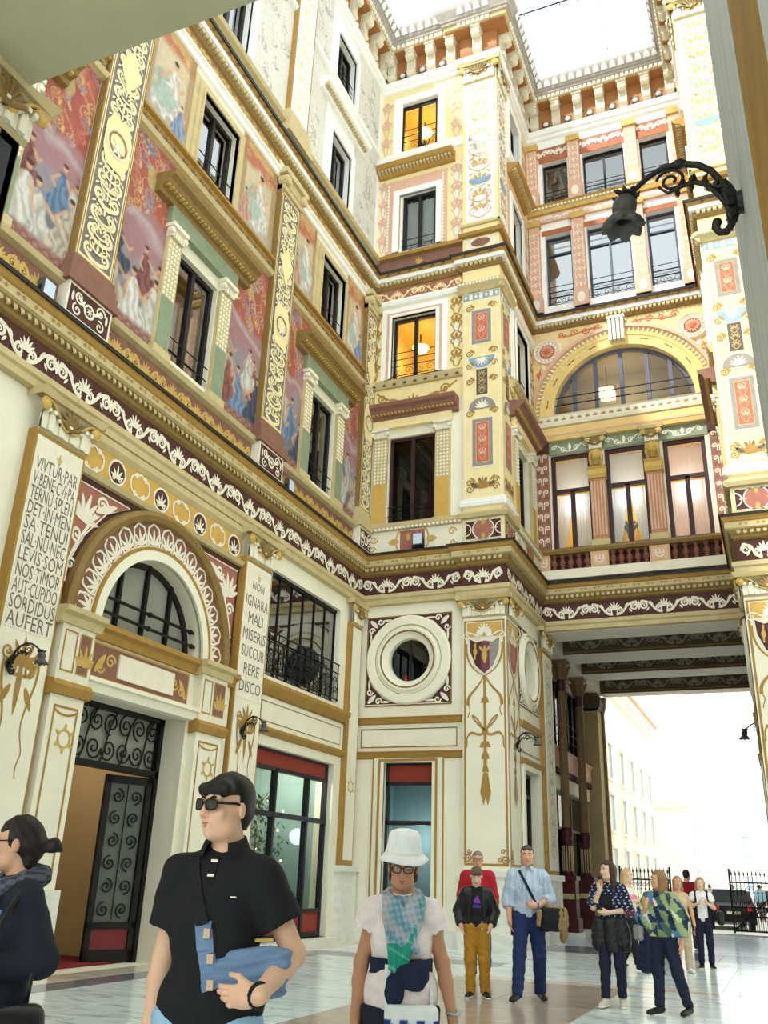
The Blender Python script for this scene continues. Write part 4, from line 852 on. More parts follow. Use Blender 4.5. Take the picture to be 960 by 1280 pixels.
    B('marble_plinth', MB().box(a-.06, b+.06, 0, 1.5, 0, n+.06).box(a-.1, b+.12, 1.5, 1.64, 0, n+.13).box(a-.1, b+.12, 1.02, 1.16, 0, n+.1).box(a-.1, b+.12, 0, .35, 0, n+.12), MARB, p, fr)
    # first floor
    p = B('pier_middle_face', MB().box(a, b, 9.3, 18.3, 0, n), YELL, parent, fr)
    B('plinth_panel', MB().quad(a+.06, b-.06, 9.52, 10.06, n+.006), MAROON, p, fr); q = frame_line(MB(), a+.06, b-.06, 9.52, 10.06, .025, n+.012); q.arc(c, 9.8, [(.27, n+.012), (.3, n+.012)], 0, 2*PI, 24)
    for s in (-1, 1): q.arc(c+s*(w_/2-.06), 9.8, [(.15, n+.012), (.18, n+.012)], PI/2 if s > 0 else -PI/2, PI*1.5 if s > 0 else PI/2, 12); q.quad(c+s*.3-.08, c+s*.3+.08, 9.79, 9.81, n+.012)
    B('plinth_lines', q, WHITEP, p, fr); B('plinth_disc', disc(MB(), c, 9.8, .27, n+.009, 20), ROSE, p, fr); q = MB(); leaf(q, c, 9.95, PI/2, .12, .1, n+.014); leaf(q, c, 9.65, -PI/2, .12, .1, n+.014); palmette(q, c, 9.98, .1, n+.014, 5, -PI/2); palmette(q, c, 9.62, .1, n+.014, 5); B('plinth_fleurons', q, GOLDL, p, fr)
    B('plinth_cap', MB().extr([(n-.02, 10.1), (n+.1, 10.12), (n+.14, 10.22), (n+.04, 10.3), (n-.02, 10.32)], a-.1, b+.1), STONE, p, fr)
    B('pilaster_base', MB().extr([(n-.02, 10.42), (n+.08, 10.44), (n+.1, 10.54), (n+.04, 10.58), (n+.06, 10.66), (n-.02, 10.68)], a-.06, b+.06), PALE, p, fr)
    q = frame_line(MB(), a+.06, b-.06, 10.8, 16.8, .03, n+.006); B('white_border', q, WHITEP, p, fr)
    for y0, y1, lb in ((11.6, 13.0, 'lower'), (15.4, 16.5, 'upper')):
        B('grey_frame', frame_line(MB(), c-.28, c+.28, y0, y1, .1, n+.007), GREYP, p, fr); B('orange_panel', MB().quad(c-.17, c+.17, y0+.12, y1-.12, n+.008), ORANGEP, p, fr); q = scrollfill(MB(), c-.13, c+.13, y0+.16, y1-.16, n+.012, .35, .014, 3); B('orange_panel_scroll', q, PINKP, p, fr)
        B('white_frame', frame_line(MB(), c-.33, c+.33, y0-.06, y1+.06, .03, n+.007), WHITEP, p, fr)
    for y, cc, s, nm in ((14.95, BLUEP, -1, 'blue_half_moon'), (13.3, GREYP, 1, 'grey_half_moon')):
        B(nm, MB().flat([(c+.38*math.cos(PI*i/14), y+s*.36*math.sin(PI*i/14)) for i in range(15)], n+.008), cc, p, fr); q = MB(); palmette(q, c, y+s*.04, .28, n+.012, 7, s*PI/2, 2.6); q.ribbon([(c+.4*math.cos(PI*i/14), y+s*.38*math.sin(PI*i/14)) for i in range(15)], .03, n+.011); B('half_moon_ornament', q, WHITEP, p, fr)
    B('grey_tablet', MB().quad(c-.16, c+.16, 13.75, 14.55, n+.007), DGREYP, p, fr); B('tablet_scrolls', scrollfill(MB(), c-.12, c+.12, 13.8, 14.5, n+.012, .26, .02, 2), GOLDL, p, fr)
    q = MB()
    for y in (10.95, 11.15, 13.2, 14.2, 14.7, 15.1, 16.6):
        for s in (-1, 1): q.ribbon(spiral(c+s*.36, y, .1, 1.4, 0, s), .03, n+.01); leaf(q, c+s*.2, y, PI/2-s*.8, .2, .07, n+.01)
    palmette(q, c, 10.95, .34, n+.01, 7); B('ochre_scrolls', q, OCHRE, p, fr); q = MB()
    for s in (-1, 1): leaf(q, c+s*.14, 10.98, PI/2-s*.9, .24, .1, n+.012); leaf(q, c+s*.05, 11.02, PI/2-s*.2, .26, .08, n+.012)
    B('grey_leaf', q, DGREYP, p, fr)
    B('blue_band', MB().quad(a+.02, b-.02, 16.88, 17.1, n+.006), BLUEP, p, fr); q = MB()
    for i in range(7): x = a+.02+(w_-.04)*(i+.5)/7; q.quad(x-.05, x+.05, 16.9, 17.08, n+.01) if i % 2 else q.flat([(x-.05, 16.99), (x, 16.92), (x+.05, 16.99), (x, 17.06)], n+.01)
    B('blue_band_pattern', q, WHITEP, p, fr)
    B('pier_capital', MB().extr([(n-.02, 17.12), (n+.04, 17.14), (n+.1, 17.24), (n+.16, 17.3), (n+.18, 17.42), (n-.02, 17.45)], a-.12, b+.16), STONE, p, fr); dentils('capital_dentils', fr, a-.06, b+.06, 17.32, 17.39, n+.1, n+.2, .1, WHITEP, p)
    # attic
    p = B('pier_attic_face', MB().box(a, b, 18.5, 26., 0, n), YELL, parent, fr)
    B('attic_panel', MB().quad(a+.08, b-.08, 18.72, 19.05, n+.006), WHITEP, p, fr); B('attic_panel_field', disc(MB(), c, 18.88, .3, n+.01, 16, .15), BROWNP, p, fr)
    B('attic_base', MB().extr([(n-.02, 19.1), (n+.12, 19.12), (n+.16, 19.22), (n+.04, 19.3), (n-.02, 19.32)], a-.1, b+.1), OCHRE, p, fr); B('attic_base_upper', MB().extr([(n-.02, 19.5), (n+.06, 19.52), (n+.06, 19.6), (n-.02, 19.64)], a-.06, b+.06), STONE, p, fr)
    B('attic_white_field', MB().quad(a+.1, b-.1, 19.7, 25.2, n+.006), PALE, p, fr)
    q = scrollfill(MB(), a+.14, b-.14, 19.8, 25.1, n+.01, .6, .035, 6); B('attic_yellow_scrolls', q, GOLDL, p, fr)
    for y in (20.2, 21.8, 23.6): B('attic_pink_panel', frame_line(MB(), c-.25, c+.25, y, y+.5, .07, n+.012), PINKP, p, fr)
    q = MB()
    for i in range(6): disc(q, c+.3*math.cos(i*PI/3), 22.9+.3*math.sin(i*PI/3), .07, n+.013, 10)
    q.flat([(c+.36*math.cos(PI*i/14), 21.3-.25*math.sin(PI*i/14)) for i in range(15)], n+.013); B('attic_blue_dots', q, BLUEP, p, fr)
    capital(p, fr, c, 25.25, 26.1, w_-.05, n, .1)
pier_face(wb, FB, -6.75, XS, .1); pier_face(wr, FB, XR, .9, .1)
for f_, par in ((FS, ws), (FRS, wr)): pier_face(par, f_, 20.8, 21.9, .012, False)
for u, par in ((-6.2, wb), (.35, wr)): capital(par, FB, u, 7.45, 8., 1.1, .1)
for f_, par in ((FS, ws), (FRS, wr)): capital(par, f_, 21.35, 7.45, 8., 1.0, .02)
B('right_bay_wall', MB().quad(.9, 4.2, 0, 27.6, 0), CREAM2, wr, FB)
# side walls of the recess
sh = [(22.15, 23.65, 0, 3.95), (22.3, 23.5, 5.93, 7.13), (22.2, 23.6, 10.3, 12.88), (22.2, 23.6, 14.8, 16.86), (22.25, 23.5, 19.3, 21.45), (22.25, 23.5, 23.2, 25.3)]
for f_, par, nm in ((FS, ws, 'pier side wall'), (FRS, wr, 'right hand recess wall')):
    hole_wall('lower_wall', f_, 20.8, YK+.9, 0, 9.4, sh, CREAM, par); hole_wall('middle_wall', f_, 20.8, YK, 9.4, 18.4, sh, CREAM2, par); hole_wall('upper_wall', f_, 20.8, YK, 18.4, 27.6, sh, PALE, par)
    bay_first(par, f_, 21.9, YK, 22.9, .7, ''); bay_attic(par, f_, 21.9, YK, 22.87, .62)
    oculus_panel(par, f_, 22.9, 6.5, .6, 1.0, 1.0); B('oculus_pane', disc(MB(), 22.9, 6.5, .62, -.2, 28), GLD, par, f_); B('oculus_dark', MB().quad(22.2, 23.6, 5.8, 7.2, -.3), DARKROOM, par, f_)
    for t in (5.1, 4.2): B('wall_moulding', MB().extr([(0, t-.14), (.06, t-.12), (.12, t), (0, t+.03)], 21.9, 24.1), OCHRE, par, f_)
    B('panel_line', frame_line(MB(), 22.05, 23.9, 4.36, 4.85, .03, .015), GOLD, par, f_)
    q = MB()
    for a, b, c, d in ((21.98, 22.15, 0, 4.1), (23.65, 23.82, 0, 4.1), (22.15, 23.65, 3.95, 4.1)): q.box(a, b, c, d, 0, .06)
    B('door_frame', q, CREAM, par, f_)
    B('recess_pilaster', MB().box(24.0, 25.3, 1.6, 7.4, 0, .1), OCHRE, par, f_); B('recess_pilaster_face', MB().box(24.2, 25.25, 1.7, 7.3, .05, .108), CREAM, par, f_); q = scrollfill(MB(), 24.35, 25.1, 2., 7.2, .112, .5, .03, 9); B('recess_pilaster_scrolls', q, STONE, par, f_); capital(par, f_, 24.65, 7.4, 7.98, 1.2, .1, .09)
    B('recess_plinth', MB().box(21.95, 22.15, 0, 1.5, 0, .1).box(23.65, 25.35, 0, 1.5, 0, .16).box(23.6, 25.4, 1.46, 1.6, 0, .22), MARB, par, f_)
    window('tall dark casement on the %s, first floor' % nm, f_, 22.2, 23.6, 10.3, 12.88, -.2, mat=WOODB, gm=GLD); window('square dark window on the %s, second floor' % nm, f_, 22.2, 23.6, 14.8, 16.86, -.2, mat=WOODB, gm=GLD, rail='plain')
    window('lower attic window on the ' + nm, f_, 22.25, 23.5, 19.3, 21.45, -.2, mat=WOODB, gm=GLD); window('topmost attic window on the ' + nm, f_, 22.25, 23.5, 23.2, 25.3, -.2, mat=WOODB, gm=GLD, rail='plain')
    window('narrow dark doorway with red head panel on the ' + nm, f_, 22.15, 23.65, 0, 3.95, -.25, cols=2, trans=3.4, mat=SHOPB, gm=GLD, nm='door')
# ================================================================== BACK WALL over the passage
kh = [(-5.22, -4.0, 10.4, 13.5), (-3.6, -2.4, 10.4, 13.5), (-1.92, -.75, 10.4, 13.5), (-5.05, -.85, 14.8, 16.62)]
for z0, z1 in ((18.9, 21.75), (23.0, 24.9)): kh += [(-5.1, -4.22, z0, z1), (-3.7, -2.3, z0, z1), (-1.78, -.88, z0, z1)]
hole_wall('storey_wall', FK, XS, XR, 9.3, 14.8, kh[:3], CREAM2, wk); ARC = (-2.95, 14.82, 2.1)
aw = wallmesh(XS, XR, 14.8, 18.4, [(ARC[0]-ARC[2], ARC[0]+ARC[2], 14.8, 14.82+ARC[2])], .35); spandrel(aw, ARC[0], ARC[1], ARC[2], ARC[1]+ARC[2], 0, .35)
B('arch_wall', aw, MAT('warm_buff_ground', (232, 206, 152), .65, .08, 3), wk, FK); hole_wall('attic_wall', FK, XS, XR, 18.4, 27.6, kh[4:], PALE, wk)
# balustrade
bl = E('balustrade', 'low ochre balustrade in front of the three tall windows over the passage', 'balustrade', loc=(0, 0, 0), kind='structure')
B('base', MB().box(XS, XR, 9.45, 9.72, .0, .3), CREAM2, bl, FK); B('handrail', MB().extr([(.06, 10.18), (.3, 10.2), (.34, 10.28), (.3, 10.36), (.06, 10.38)], XS, XR), GOLD, bl, FK)
for a, b in ((-5.65, -5.3), (-4.12, -3.62), (-2.5, -1.96), (-.6, -.2)):
    d_ = B('pedestal', MB().box(a, b, 9.72, 10.19, .06, .28), PINKP, bl, FK); q = MB(); c = (a+b)/2
    for s in (-1, 1): q.ribbon(bez((c, 9.85), (c+s*.12, 9.85), (c+s*.14, 10.0), (c+s*.08, 10.06), 6), .03, .285)
    palmette(q, c, 9.95, .14, .285, 3); B('pedestal_ornament', q, WHITEP, d_, FK); B('pedestal_border', frame_line(MB(), a+.02, b-.02, 9.74, 10.17, .03, .284), GOLDL, d_, FK)
bm = MESH('baluster', MB().lathe([(.09, 0), (.09, .05), (.05, .09), (.055, .12), (.1, .2), (.085, .27), (.045, .36), (.07, .4), (.085, .43), (.085, .47)], 0, 0, 0, 10), MAT('baluster_brown', (124, 78, 60), .6, .1, 6), True)
for a, b in ((-5.3, -4.12), (-3.62, -2.5), (-1.96, -.6)):
    k = 5
    for i in range(k): OBJ('baluster', bm, bl, FK.mat(a+(b-a)*(i+.5)/k, 9.72, .17))
B('dark_backing', MB().quad(-5.3, -.6, 9.72, 10.2, .012), MAROON, wk, FK)
YC = [(-5.22, -4.0), (-3.6, -2.4), (-1.92, -.75)]
for i, (a, b) in enumerate(YC):
    cs = [(a+.1, b-.1, 12.4, 13.4, 0)]; m = (a+b)/2
    cs += [[(a+.1, m-.04, 10.5, 12.25, -.55), (m+.04, b-.1, 10.5, 12.25, 0)], [(a+.1, m-.04, 10.5, 12.25, -.62), (m+.04, b-.1, 10.5, 12.25, .62)], [(a+.1, m-.04, 10.5, 12.25, 0), (m+.04, b-.1, 10.5, 12.25, 0)]][i]
    window('tall maroon framed window over the passage, %s of the three' % ('left', 'middle with parted curtains', 'right')[i], FK, a, b, 10.4, 13.5, -.15, cols=2, trans=12.32, mat=WOODD, fw=.12, gm=GLS, room=MAT('bright_yellow_room', (250, 196, 40), .8, .04, 2), rd=1.4, curt=cs)
    lamp('room_light', 'POINT', (m, YK+.62, 12.0), 14, (.97, .98, 1), size=.15)  # unseen white lamp added close behind the curtain to brighten it
    p = B('window_lintel', MB().box(a-.1, b+.1, 13.5, 13.9, 0, .03), GREENP, wk, FK); q = MB(); c = m
    for s in (-1, 1):
        q.ribbon(spiral(c+s*.2, 13.66, .1, 1.4, 0, s), .03, .036); q.ribbon(spiral(c+s*.48, 13.72, .08, 1.4, 0, -s), .03, .036); q.ribbon(bez((c, 13.58), (c+s*.2, 13.5), (c+s*.3, 13.85), (c+s*.48, 13.8), 8), .035, .036)
    leaf(q, c, 13.6, PI/2, .24, .1, .036); B('lintel_scrolls', q, WHITEP, p, FK)
pl_ = E('palm_plant', 'small dark palm standing behind the parted curtains of the middle window', 'plant', loc=(-3.12, YK+.95, 10.3)); B('pot', MB().lathe([(.12, 0), (.16, .3), (.001, .3)], 0, 0, 0, 10), ORANGEP, pl_)
q = MB()
for i in range(11):
    a = i*2.4; r_ = .3+.05*(i % 3); q.tube([(0, .3, 0), (.3*r_*math.cos(a), .9, .3*r_*math.sin(a)), (r_*math.cos(a), 1.05+.12*(i % 3), r_*math.sin(a)), (1.25*r_*math.cos(a), .9, 1.25*r_*math.sin(a))], [.012, .02, .03, .004], 4)
B('frond', q, MAT('dark_palm_green', (52, 84, 40), .6), pl_)
# pilasters with carved busts
for x in (-3.82, -2.2):
    p = B('bust_pilaster', MB().box(x-.22, x+.22, 10.38, 12.5, 0, .14), MAT('terracotta_stone', (190, 140, 100), .6, .08, 5), wk, FK)
    q = MB()
    for i in range(5): q.box(x-.2+.088*i, x-.2+.088*i+.045, 10.7, 12.4, .13, .165)
    B('fluting', q, PINKP, p, FK); B('pilaster_foot', MB().box(x-.26, x+.26, 10.38, 10.58, 0, .2), STONE, p, FK)
    B('bust_block', MB().extr([(0, 12.46), (.2, 12.5), (.24, 12.62), (.2, 12.78), (.26, 12.86), (0, 12.9)], x-.26, x+.26), GOLDL, p, FK)
    q = MB(); q.ball(x, 13.2, .24, .15, 1.35, 14); q.ball(x, 13.12, .36, .05, 1.3, 8); q.ball(x, 13.16, .39, .022, 1.6, 6); q.lathe([(.1, -.1), (.08, .1)], x, 13.0, .2, 10); q.box(x-.05, x+.05, 13.05, 13.062, .36, .395)
    for s in (-1, 1): q.ball(x+s*.055, 13.2, .37, .02, .8, 6); q.tube([(x+s*.03, 13.38, .3), (x+s*.14, 13.3, .26), (x+s*.17, 13.1, .22), (x+s*.16, 12.9, .24)], [.04, .06, .05, .03], 6)
    B('carved_head', q, GOLDL, p, FK, smooth=True); capital(p, FK, x, 13.42, 13.95, .4, .12, .1)
for a, b in ((-5.65, -5.27), (-.62, -.2)):
    p = B('rose_pilaster', MB().box(a, b, 9.9, 13.6, 0, .1), ROSE, wk, FK); q = MB(); g = MB(); c = (a+b)/2
    for i in range(9):
        y = 10.05+.39*i; g.quad(a+.02, c-.012, y+.02, y+.17, .104); g.quad(c+.012, b-.02, y+.02, y+.17, .104)
        for s in (-1, 1): q.ribbon(spiral(c+s*.1, y+.27, .075, 1.3, PI if s > 0 else 0, -s), .03, .108); q.ribbon([(c+s*.03, y+.1), (c+s*.03, y+.3)], .025, .107)
    B('rose_check', g, BROWNP, p, FK); B('white_scrolls', q, WHITEP, p, FK); B('pilaster_capital', MB().box(a-.03, b+.03, 13.55, 13.9, 0, .14), MAROON, p, FK)
B('entablature', MB().extr([(0, 13.9), (.16, 13.92), (.2, 14.06), (.08, 14.1), (.08, 14.4), (0, 14.42)], XS, XR), MAT('arch_yellow'), wk, FK); B('entablature_line', MB().box(XS, XR, 14.06, 14.12, 0, .21), PINKP, wk, FK)
B('arch_sill', MB().extr([(0, 14.42), (.12, 14.44), (.16, 14.54), (.16, 14.74), (.2, 14.78), (0, 14.82)], XS, XR), CREAM2, wk, FK); q = MB()
for i in range(22): palmette(q, XS+.1+5.25*(i+.5)/22, 14.58, .13, .166, 5)
B('sill_ornament', q, OCHRE, wk, FK)
x, y, r_ = ARC
ab = B('arch_archivolt', MB().arc(x, y, [(r_, 0), (r_, .1), (r_+.3, .1), (r_+.32, .12), (r_+.42, .14), (r_+.44, .06), (r_+.56, .06), (r_+.6, .16), (r_+.7, .16), (r_+.74, 0)], 0, PI, 44), MAT('arch_yellow', (228, 198, 128), .65, .07, 4), wk, FK)
B('arch_pale_line', MB().arc(x, y, [(r_+.57, .1), (r_+.6, .17), (r_+.71, .165), (r_+.74, .05)], 0, PI, 44), PINKP, ab, FK)
q = MB()
for i in range(56):
    a = PI*(i+.5)/56; c, s = math.cos(a), math.sin(a); t = .02; q.add([(x+(r_+e)*c-f*s, y+(r_+e)*s+f*c, n) for n in (.06, .13) for e, f in ((.44, -t), (.55, -t), (.55, t), (.44, t))], [(4, 5, 6, 7), (0, 1, 5, 4), (1, 2, 6, 5), (2, 3, 7, 6), (3, 0, 4, 7)])
B('arch_dentils', q, CREAM, ab, FK, kind='stuff')
q = MB()
for i in range(9): a = PI*(i+.5)/9; c, s = x+(r_+.2)*math.cos(a), y+(r_+.2)*math.sin(a); leaf(q, c, s, a+PI/2, .16, .05, .104); leaf(q, c, s, a-PI/2, .16, .05, .104)
B('arch_ornament', q, GOLD, ab, FK)
q = MB()
for i in range(4): q.box(x-.24+.125*i, x-.24+.125*i+.09, y+r_+.12, y+r_+.92, .1, .28)
q.box(x-.27, x+.27, y+r_+.88, y+r_+.98, .05, .3); B('keystone', q, WHITEP, ab, FK)
for s in (-1, 1):
    c = x+s*2.22; p = B('rosette_ring', MB().arc(c, 17.15, [(.24, 0), (.26, .08), (.36, .06), (.42, .1), (.46, .0)], 0, 2*PI, 28), WHITEP, wk, FK); q = MB().lathe([(.001, .14), (.1, .12), (.14, .08), (.23, .05), (.25, 0)], c, 17.15, 0, 16, 'n'); B('rosette_flower', q, ORANGEP, p, FK)
    q = MB()
    for i in range(16): a = i*PI/8; leaf(q, c+.1*math.cos(a), 17.15+.1*math.sin(a), a, .14, .04, .1); leaf(q, c+.28*math.cos(a), 17.15+.28*math.sin(a), a+.9, .16, .04, .09)
    B('rosette_petals', q, PINKP, p, FK)
    q = MB()
    for i in range(4): q.ribbon(spiral(x+s*(.6+.38*i), 17.72-.0*i, .13, 1.4, 0, s if i % 2 else -s), .035, .012)
    q.ribbon(bez((x+s*.4, 17.7), (x+s*1, 17.9), (x+s*1.3, 17.5), (x+s*1.8, 17.7), 10), .04, .012); q.ribbon(spiral(x+s*2.5, 16.4, .13, 1.4, 0, s), .035, .012); q.ribbon(bez((x+s*2.6, 15.3), (x+s*2.4, 15.8), (x+s*2.65, 16.2), (x+s*2.45, 16.6), 8), .04, .012)
    B('spandrel_scrolls', q, ORANGEP, wk, FK); q = MB(); leaf(q, x+s*2.3, 16.5, PI/2-s*.4, .3, .1, .014); leaf(q, x+s*1.75, 17.35, PI/2-s*1.2, .3, .1, .014); B('spandrel_leaf', q, WHITEP, wk, FK)
WN[0] += 1; ww = E('window_%d' % WN[0], 'large half round window with grey frame under the buff archivolt', 'window', kind='structure')
f = MB().arc(x, y, [(r_-.1, -.25), (r_-.1, -.15), (r_, -.15)], 0, PI, 36).box(x-r_, x+r_, y, y+.08, -.25, -.15)
GREYM = MAT('grey_blue_frame', (92, 94, 112), .5, .1, 6); B('frame', f, GREYM, ww, FK)
ms = [-1.5, -.95, -.3, .3, .95, 1.5]; ms = [-1.45, -.78, 0, .78, 1.45]
for q_ in ms: B('mullion', MB().box(x+q_-.06, x+q_+.06, y+.05, y+math.sqrt(r_*r_-q_*q_)-.04, -.26, -.12), GREYM, ww, FK)
es = [-r_+.05]+ms+[r_-.05]
for a, b in zip(es, es[1:]):
    k = 8; B('pane', MB().flat([(x+a, y+.06), (x+b, y+.06)]+[(x+b+(a-b)*i/k, y+.06+max(0, math.sqrt(max(0, r_*r_-(b+(a-b)*i/k)**2))-.1)) for i in range(k+1)], -.2), GLS, ww, FK)
r = MB().quad(x-2.4, x+2.4, 14.6, 17.2, -2.2)
for q_ in ([(x-2.4, 14.6), (x-2.4, 17.2)], [(x+2.4, 14.6), (x+2.4, 17.2)], [(x-2.4, 14.6), (x+2.4, 14.6)], [(x-2.4, 17.2), (x+2.4, 17.2)]): r.add([(*q_[0], -.36), (*q_[1], -.36), (*q_[1], -2.2), (*q_[0], -2.2)], [(0, 1, 2, 3)])
B('room_wall', r, MAT('buff_room', (190, 172, 138), .8, .05, 2), ww, FK); q = MB()
for h_ in (.35, .62): q.tube([(x-math.sqrt(r_*r_-h_*h_), y+h_, .02), (x+math.sqrt(r_*r_-h_*h_), y+h_, .02)], .018, 5)
B('railing', q, IRON, ww, FK)
t = E('ceiling_lamp', 'glowing square lamp behind the half round window', 'ceiling lamp', loc=(x-.6, YK+1.2, 16.0)); B('shade', MB().box(-.22, .22, -.15, .15, -.2, .2), LITM, t); B('rod', MB().tube([(0, .15, 0), (0, 1., 0)], .015, 5), GOLD, t); lamp('arch_room_light', 'POINT', (x, YK+1.1, 15.9), 10, (1, .94, .82), size=.3)
# attic windows of the back wall
for z0, z1, lab in ((18.9, 21.75, 'lower'), (23., 24.9, 'upper')):
    for i, (a, b) in enumerate(((-5.1, -4.22), (-3.7, -2.3), (-1.78, -.88))):
        window('%s attic window of the back wall, %s of the three between rose pilasters' % (lab, ('left', 'wide middle', 'right')[i]), FK, a, b, z0, z1, -.25, cols=2 if i == 1 else 1, trans=z1-.7 if lab == 'lower' else None, mat=IRONB if lab == 'lower' else WOODB, gm=GLX if lab == 'lower' else GLR, fw=.06, rail='scroll', rh=.75 if lab == 'lower' else .6, room=MAT('white_room', (214, 218, 220), .9) if lab == 'lower' else DIMROOM, rd=.7)
        B('window_head', MB().box(a-.1, b+.1, z1, z1+.2, 0, .02), MAT('orange_head', (176, 106, 66), .6), wk, FK)
for a, b in ((-5.62, -5.25), (-4.16, -3.76), (-2.24, -1.84), (-.78, -.38)):
    for z0, z1 in ((18.6, 22.2), (22.95, 25.55)):
        c = (a+b)/2; p = B('rose_attic_pilaster', MB().box(a, b, z0, z1, 0, .16), PINKP, wk, FK); q = MB(); k = int((z1-z0-.6)/.33)
        for j in range(k):
            y = z0+.75+(z1-z0-1.0)*j/k
            q.arc(c, y, [(.13, .165), (.155, .165)], 0, PI, 10); leaf(q, c, y, PI/2, .12, .06, .165); q.ribbon([(c-.15, y+.05), (c-.15, y+.25)], .02, .165); q.ribbon([(c+.15, y+.05), (c+.15, y+.25)], .02, .165)
        B('fan_ornament', q, WHITEP, p, FK); B('pilaster_head', MB().box(a-.04, b+.04, z1-.12, z1+.12, 0, .22), GOLDL, p, FK); B('pilaster_foot', MB().box(a-.04, b+.04, z0, z0+.6, 0, .2), PINKP, p, FK); B('foot_field', disc(MB(), c, z0+.3, .13, .205, 12, .2), WHITEP, p, FK)
B('attic_beam', MB().box(XS, XR, 22.25, 22.55, 0, .1), PINKP, wk, FK); B('attic_beam_scrolls', rinceau(MB(), XS, XR, 22.27, 22.54, .106, .7), WHITEP, wk, FK)
B('attic_beam_cornice', MB().extr([(0, 22.55), (.16, 22.58), (.2, 22.7), (.1, 22.76), (.1, 22.9), (.2, 22.95), (0, 22.98)], XS, XR), GOLDL, wk, FK); dentils('attic_beam_dentils', FK, XS, XR, 22.78, 22.86, .1, .18, .13, WHITEP, wk)
B('attic_frieze', MB().quad(XS, XR, 25.1, 25.55, .014), ROSE, wk, FK); B('attic_frieze_scrolls', rinceau(MB(), XS, XR, 25.12, 25.52, .02, .8), WHITEP, wk, FK)
# ================================================================== CORNICES running round the court
PATH = [(XL, 3.84), (XL, YB), (-6.78, YB), (-6.78, YB-.08), (XS, YB-.08), (XS, YK), (XR, YK), (XR, YB-.08), (.92, YB-.08), (.92, YB), (4.2, YB)]
SEGS = list(zip(PATH, PATH[1:]))
def seg_fr(p, q):
    d = np.array(q)-np.array(p); L = np.linalg.norm(d); d = d/L; return Fr((p[0], p[1], 0), (d[0], d[1], 0), (d[1], -d[0], 0)), L
def around(name, parent, mats, fn, kind=None, lo=0.):
    mb = MB()
    for p, q in SEGS:
        fr, L = seg_fr(p, q)
        if L < lo: continue
        t = MB(); fn(t, L); k = len(mb.v); mb.v += fr.pts(np.array(t.v)).tolist(); mb.f += [tuple(i+k for i in f) for f in t.f]; mb.mi += t.mi
    return B(name, mb, mats, parent, 'raw', kind=kind)
def prof_obj(name, prof, mt, parent): return B(name, sweep(PATH, prof), mt, parent, 'raw')
t1 = E('trim_1', 'main stone cornice with maroon frieze of white scrolls above the ground storey', 'cornice', kind='structure')
prof_obj('architrave', [(0, 7.98), (.12, 8.0), (.12, 8.12), (.16, 8.16), (.16, 8.26), (.03, 8.3)], STONE, t1); prof_obj('frieze_ground', [(.03, 8.28), (.03, 8.84)], MAROON, t1)
around('white_scroll_frieze', t1, WHITEP, lambda m_, L: rinceau(m_, .05, L-.05, 8.31, 8.81, .04, 1.3), lo=.6)
prof_obj('bed_moulding', [(.03, 8.8), (.1, 8.84), (.12, 8.9), (.14, 8.91)], GOLD, t1); prof_obj('egg_course_ground', [(.12, 8.9), (.16, 9.03)], GOLD, t1)
def eggs(z0, z1, n, step):
    def fn(m_, L):
        k = max(1, int(L/step))
        for i in range(k): c = L*(i+.5)/k; w = L/k*.3; m_.add([(c-w, z1, n), (c+w, z1, n), (c+w*.9, z0+.03, n+.03), (c-w*.9, z0+.03, n+.03), (c, z0, n)], [(0, 1, 2, 3), (3, 2, 4)])
    return fn
around('egg_moulding', t1, STONE, eggs(8.9, 9.02, .15, .14), 'stuff')
prof_obj('corona', [(.14, 9.02), (.22, 9.05), (.22, 9.2), (.24, 9.2)], STONE, t1); q = None
def curls(m_, L):
    k = max(1, int(L/.36))
    for i in range(k):
        c = L*(i+.5)/k; m_.ribbon(spiral(c-.06, 9.12, .04, 1.1, 0, 1, 8), .02, .226); m_.ribbon(spiral(c+.06, 9.12, .04, 1.1, PI, -1, 8), .02, .226)
around('corona_curls', t1, OCHRE, curls, 'stuff', .6); prof_obj('cyma', [(.22, 9.19), (.25, 9.22), (.28, 9.3), (.28, 9.33)], OCHRE, t1); prof_obj('lead_edge', [(.28, 9.32), (.32, 9.31), (.33, 9.37), (0, 9.46)], LEAD, t1)
t2 = E('trim_2', 'second cornice with dentils and dark lead edge above the frescoed storeys', 'cornice', kind='structure')
prof_obj('bed_moulding', [(0, 17.92), (.06, 17.95), (.1, 18.02), (.1, 18.14)], GOLD, t2)
def dent(z0, z1, n0, n1, step, fr=.6):
    def fn(m_, L):
        k = max(1, int(L/step))
        for i in range(k): m_.box(L*i/k, L*(i+fr)/k, z0, z1, n0, n1)
    return fn
around('dentil_row', t2, STONE, dent(18.03, 18.13, .09, .17, .13), 'stuff'); prof_obj('corona', [(.1, 18.13), (.19, 18.15), (.19, 18.28), (.22, 18.3)], PALE, t2)
def leaves(z, n, step, ln):
    def fn(m_, L):
        k = max(1, int(L/step))
        for i in range(k): leaf(m_, L*(i+.3)/k, z, .5, ln, ln*.4, n)
    return fn
prof_obj('cyma', [(.2, 18.28), (.22, 18.3), (.26, 18.38)], OCHRE, t2); around('cyma_leaves', t2, DGREYP, leaves(18.29, .25, .32, .15), 'stuff'); prof_obj('lead_edge', [(.262, 18.37), (.3, 18.36), (.31, 18.44), (0, 18.56)], LEAD, t2)
t3 = E('trim_3', 'crowning cornice on scrolled brackets under the skylight', 'cornice', kind='structure')
prof_obj('architrave', [(0, 25.9), (.08, 25.93), (.08, 26.08), (.14, 26.1), (.18, 26.24), (.18, 26.3), (.05, 26.36)], PALE, t3); prof_obj('bracket_course', [(.05, 26.34), (.05, 27.3)], MAT('orange_brown_paint', (176, 120, 72), .6, .1, 4), t3)
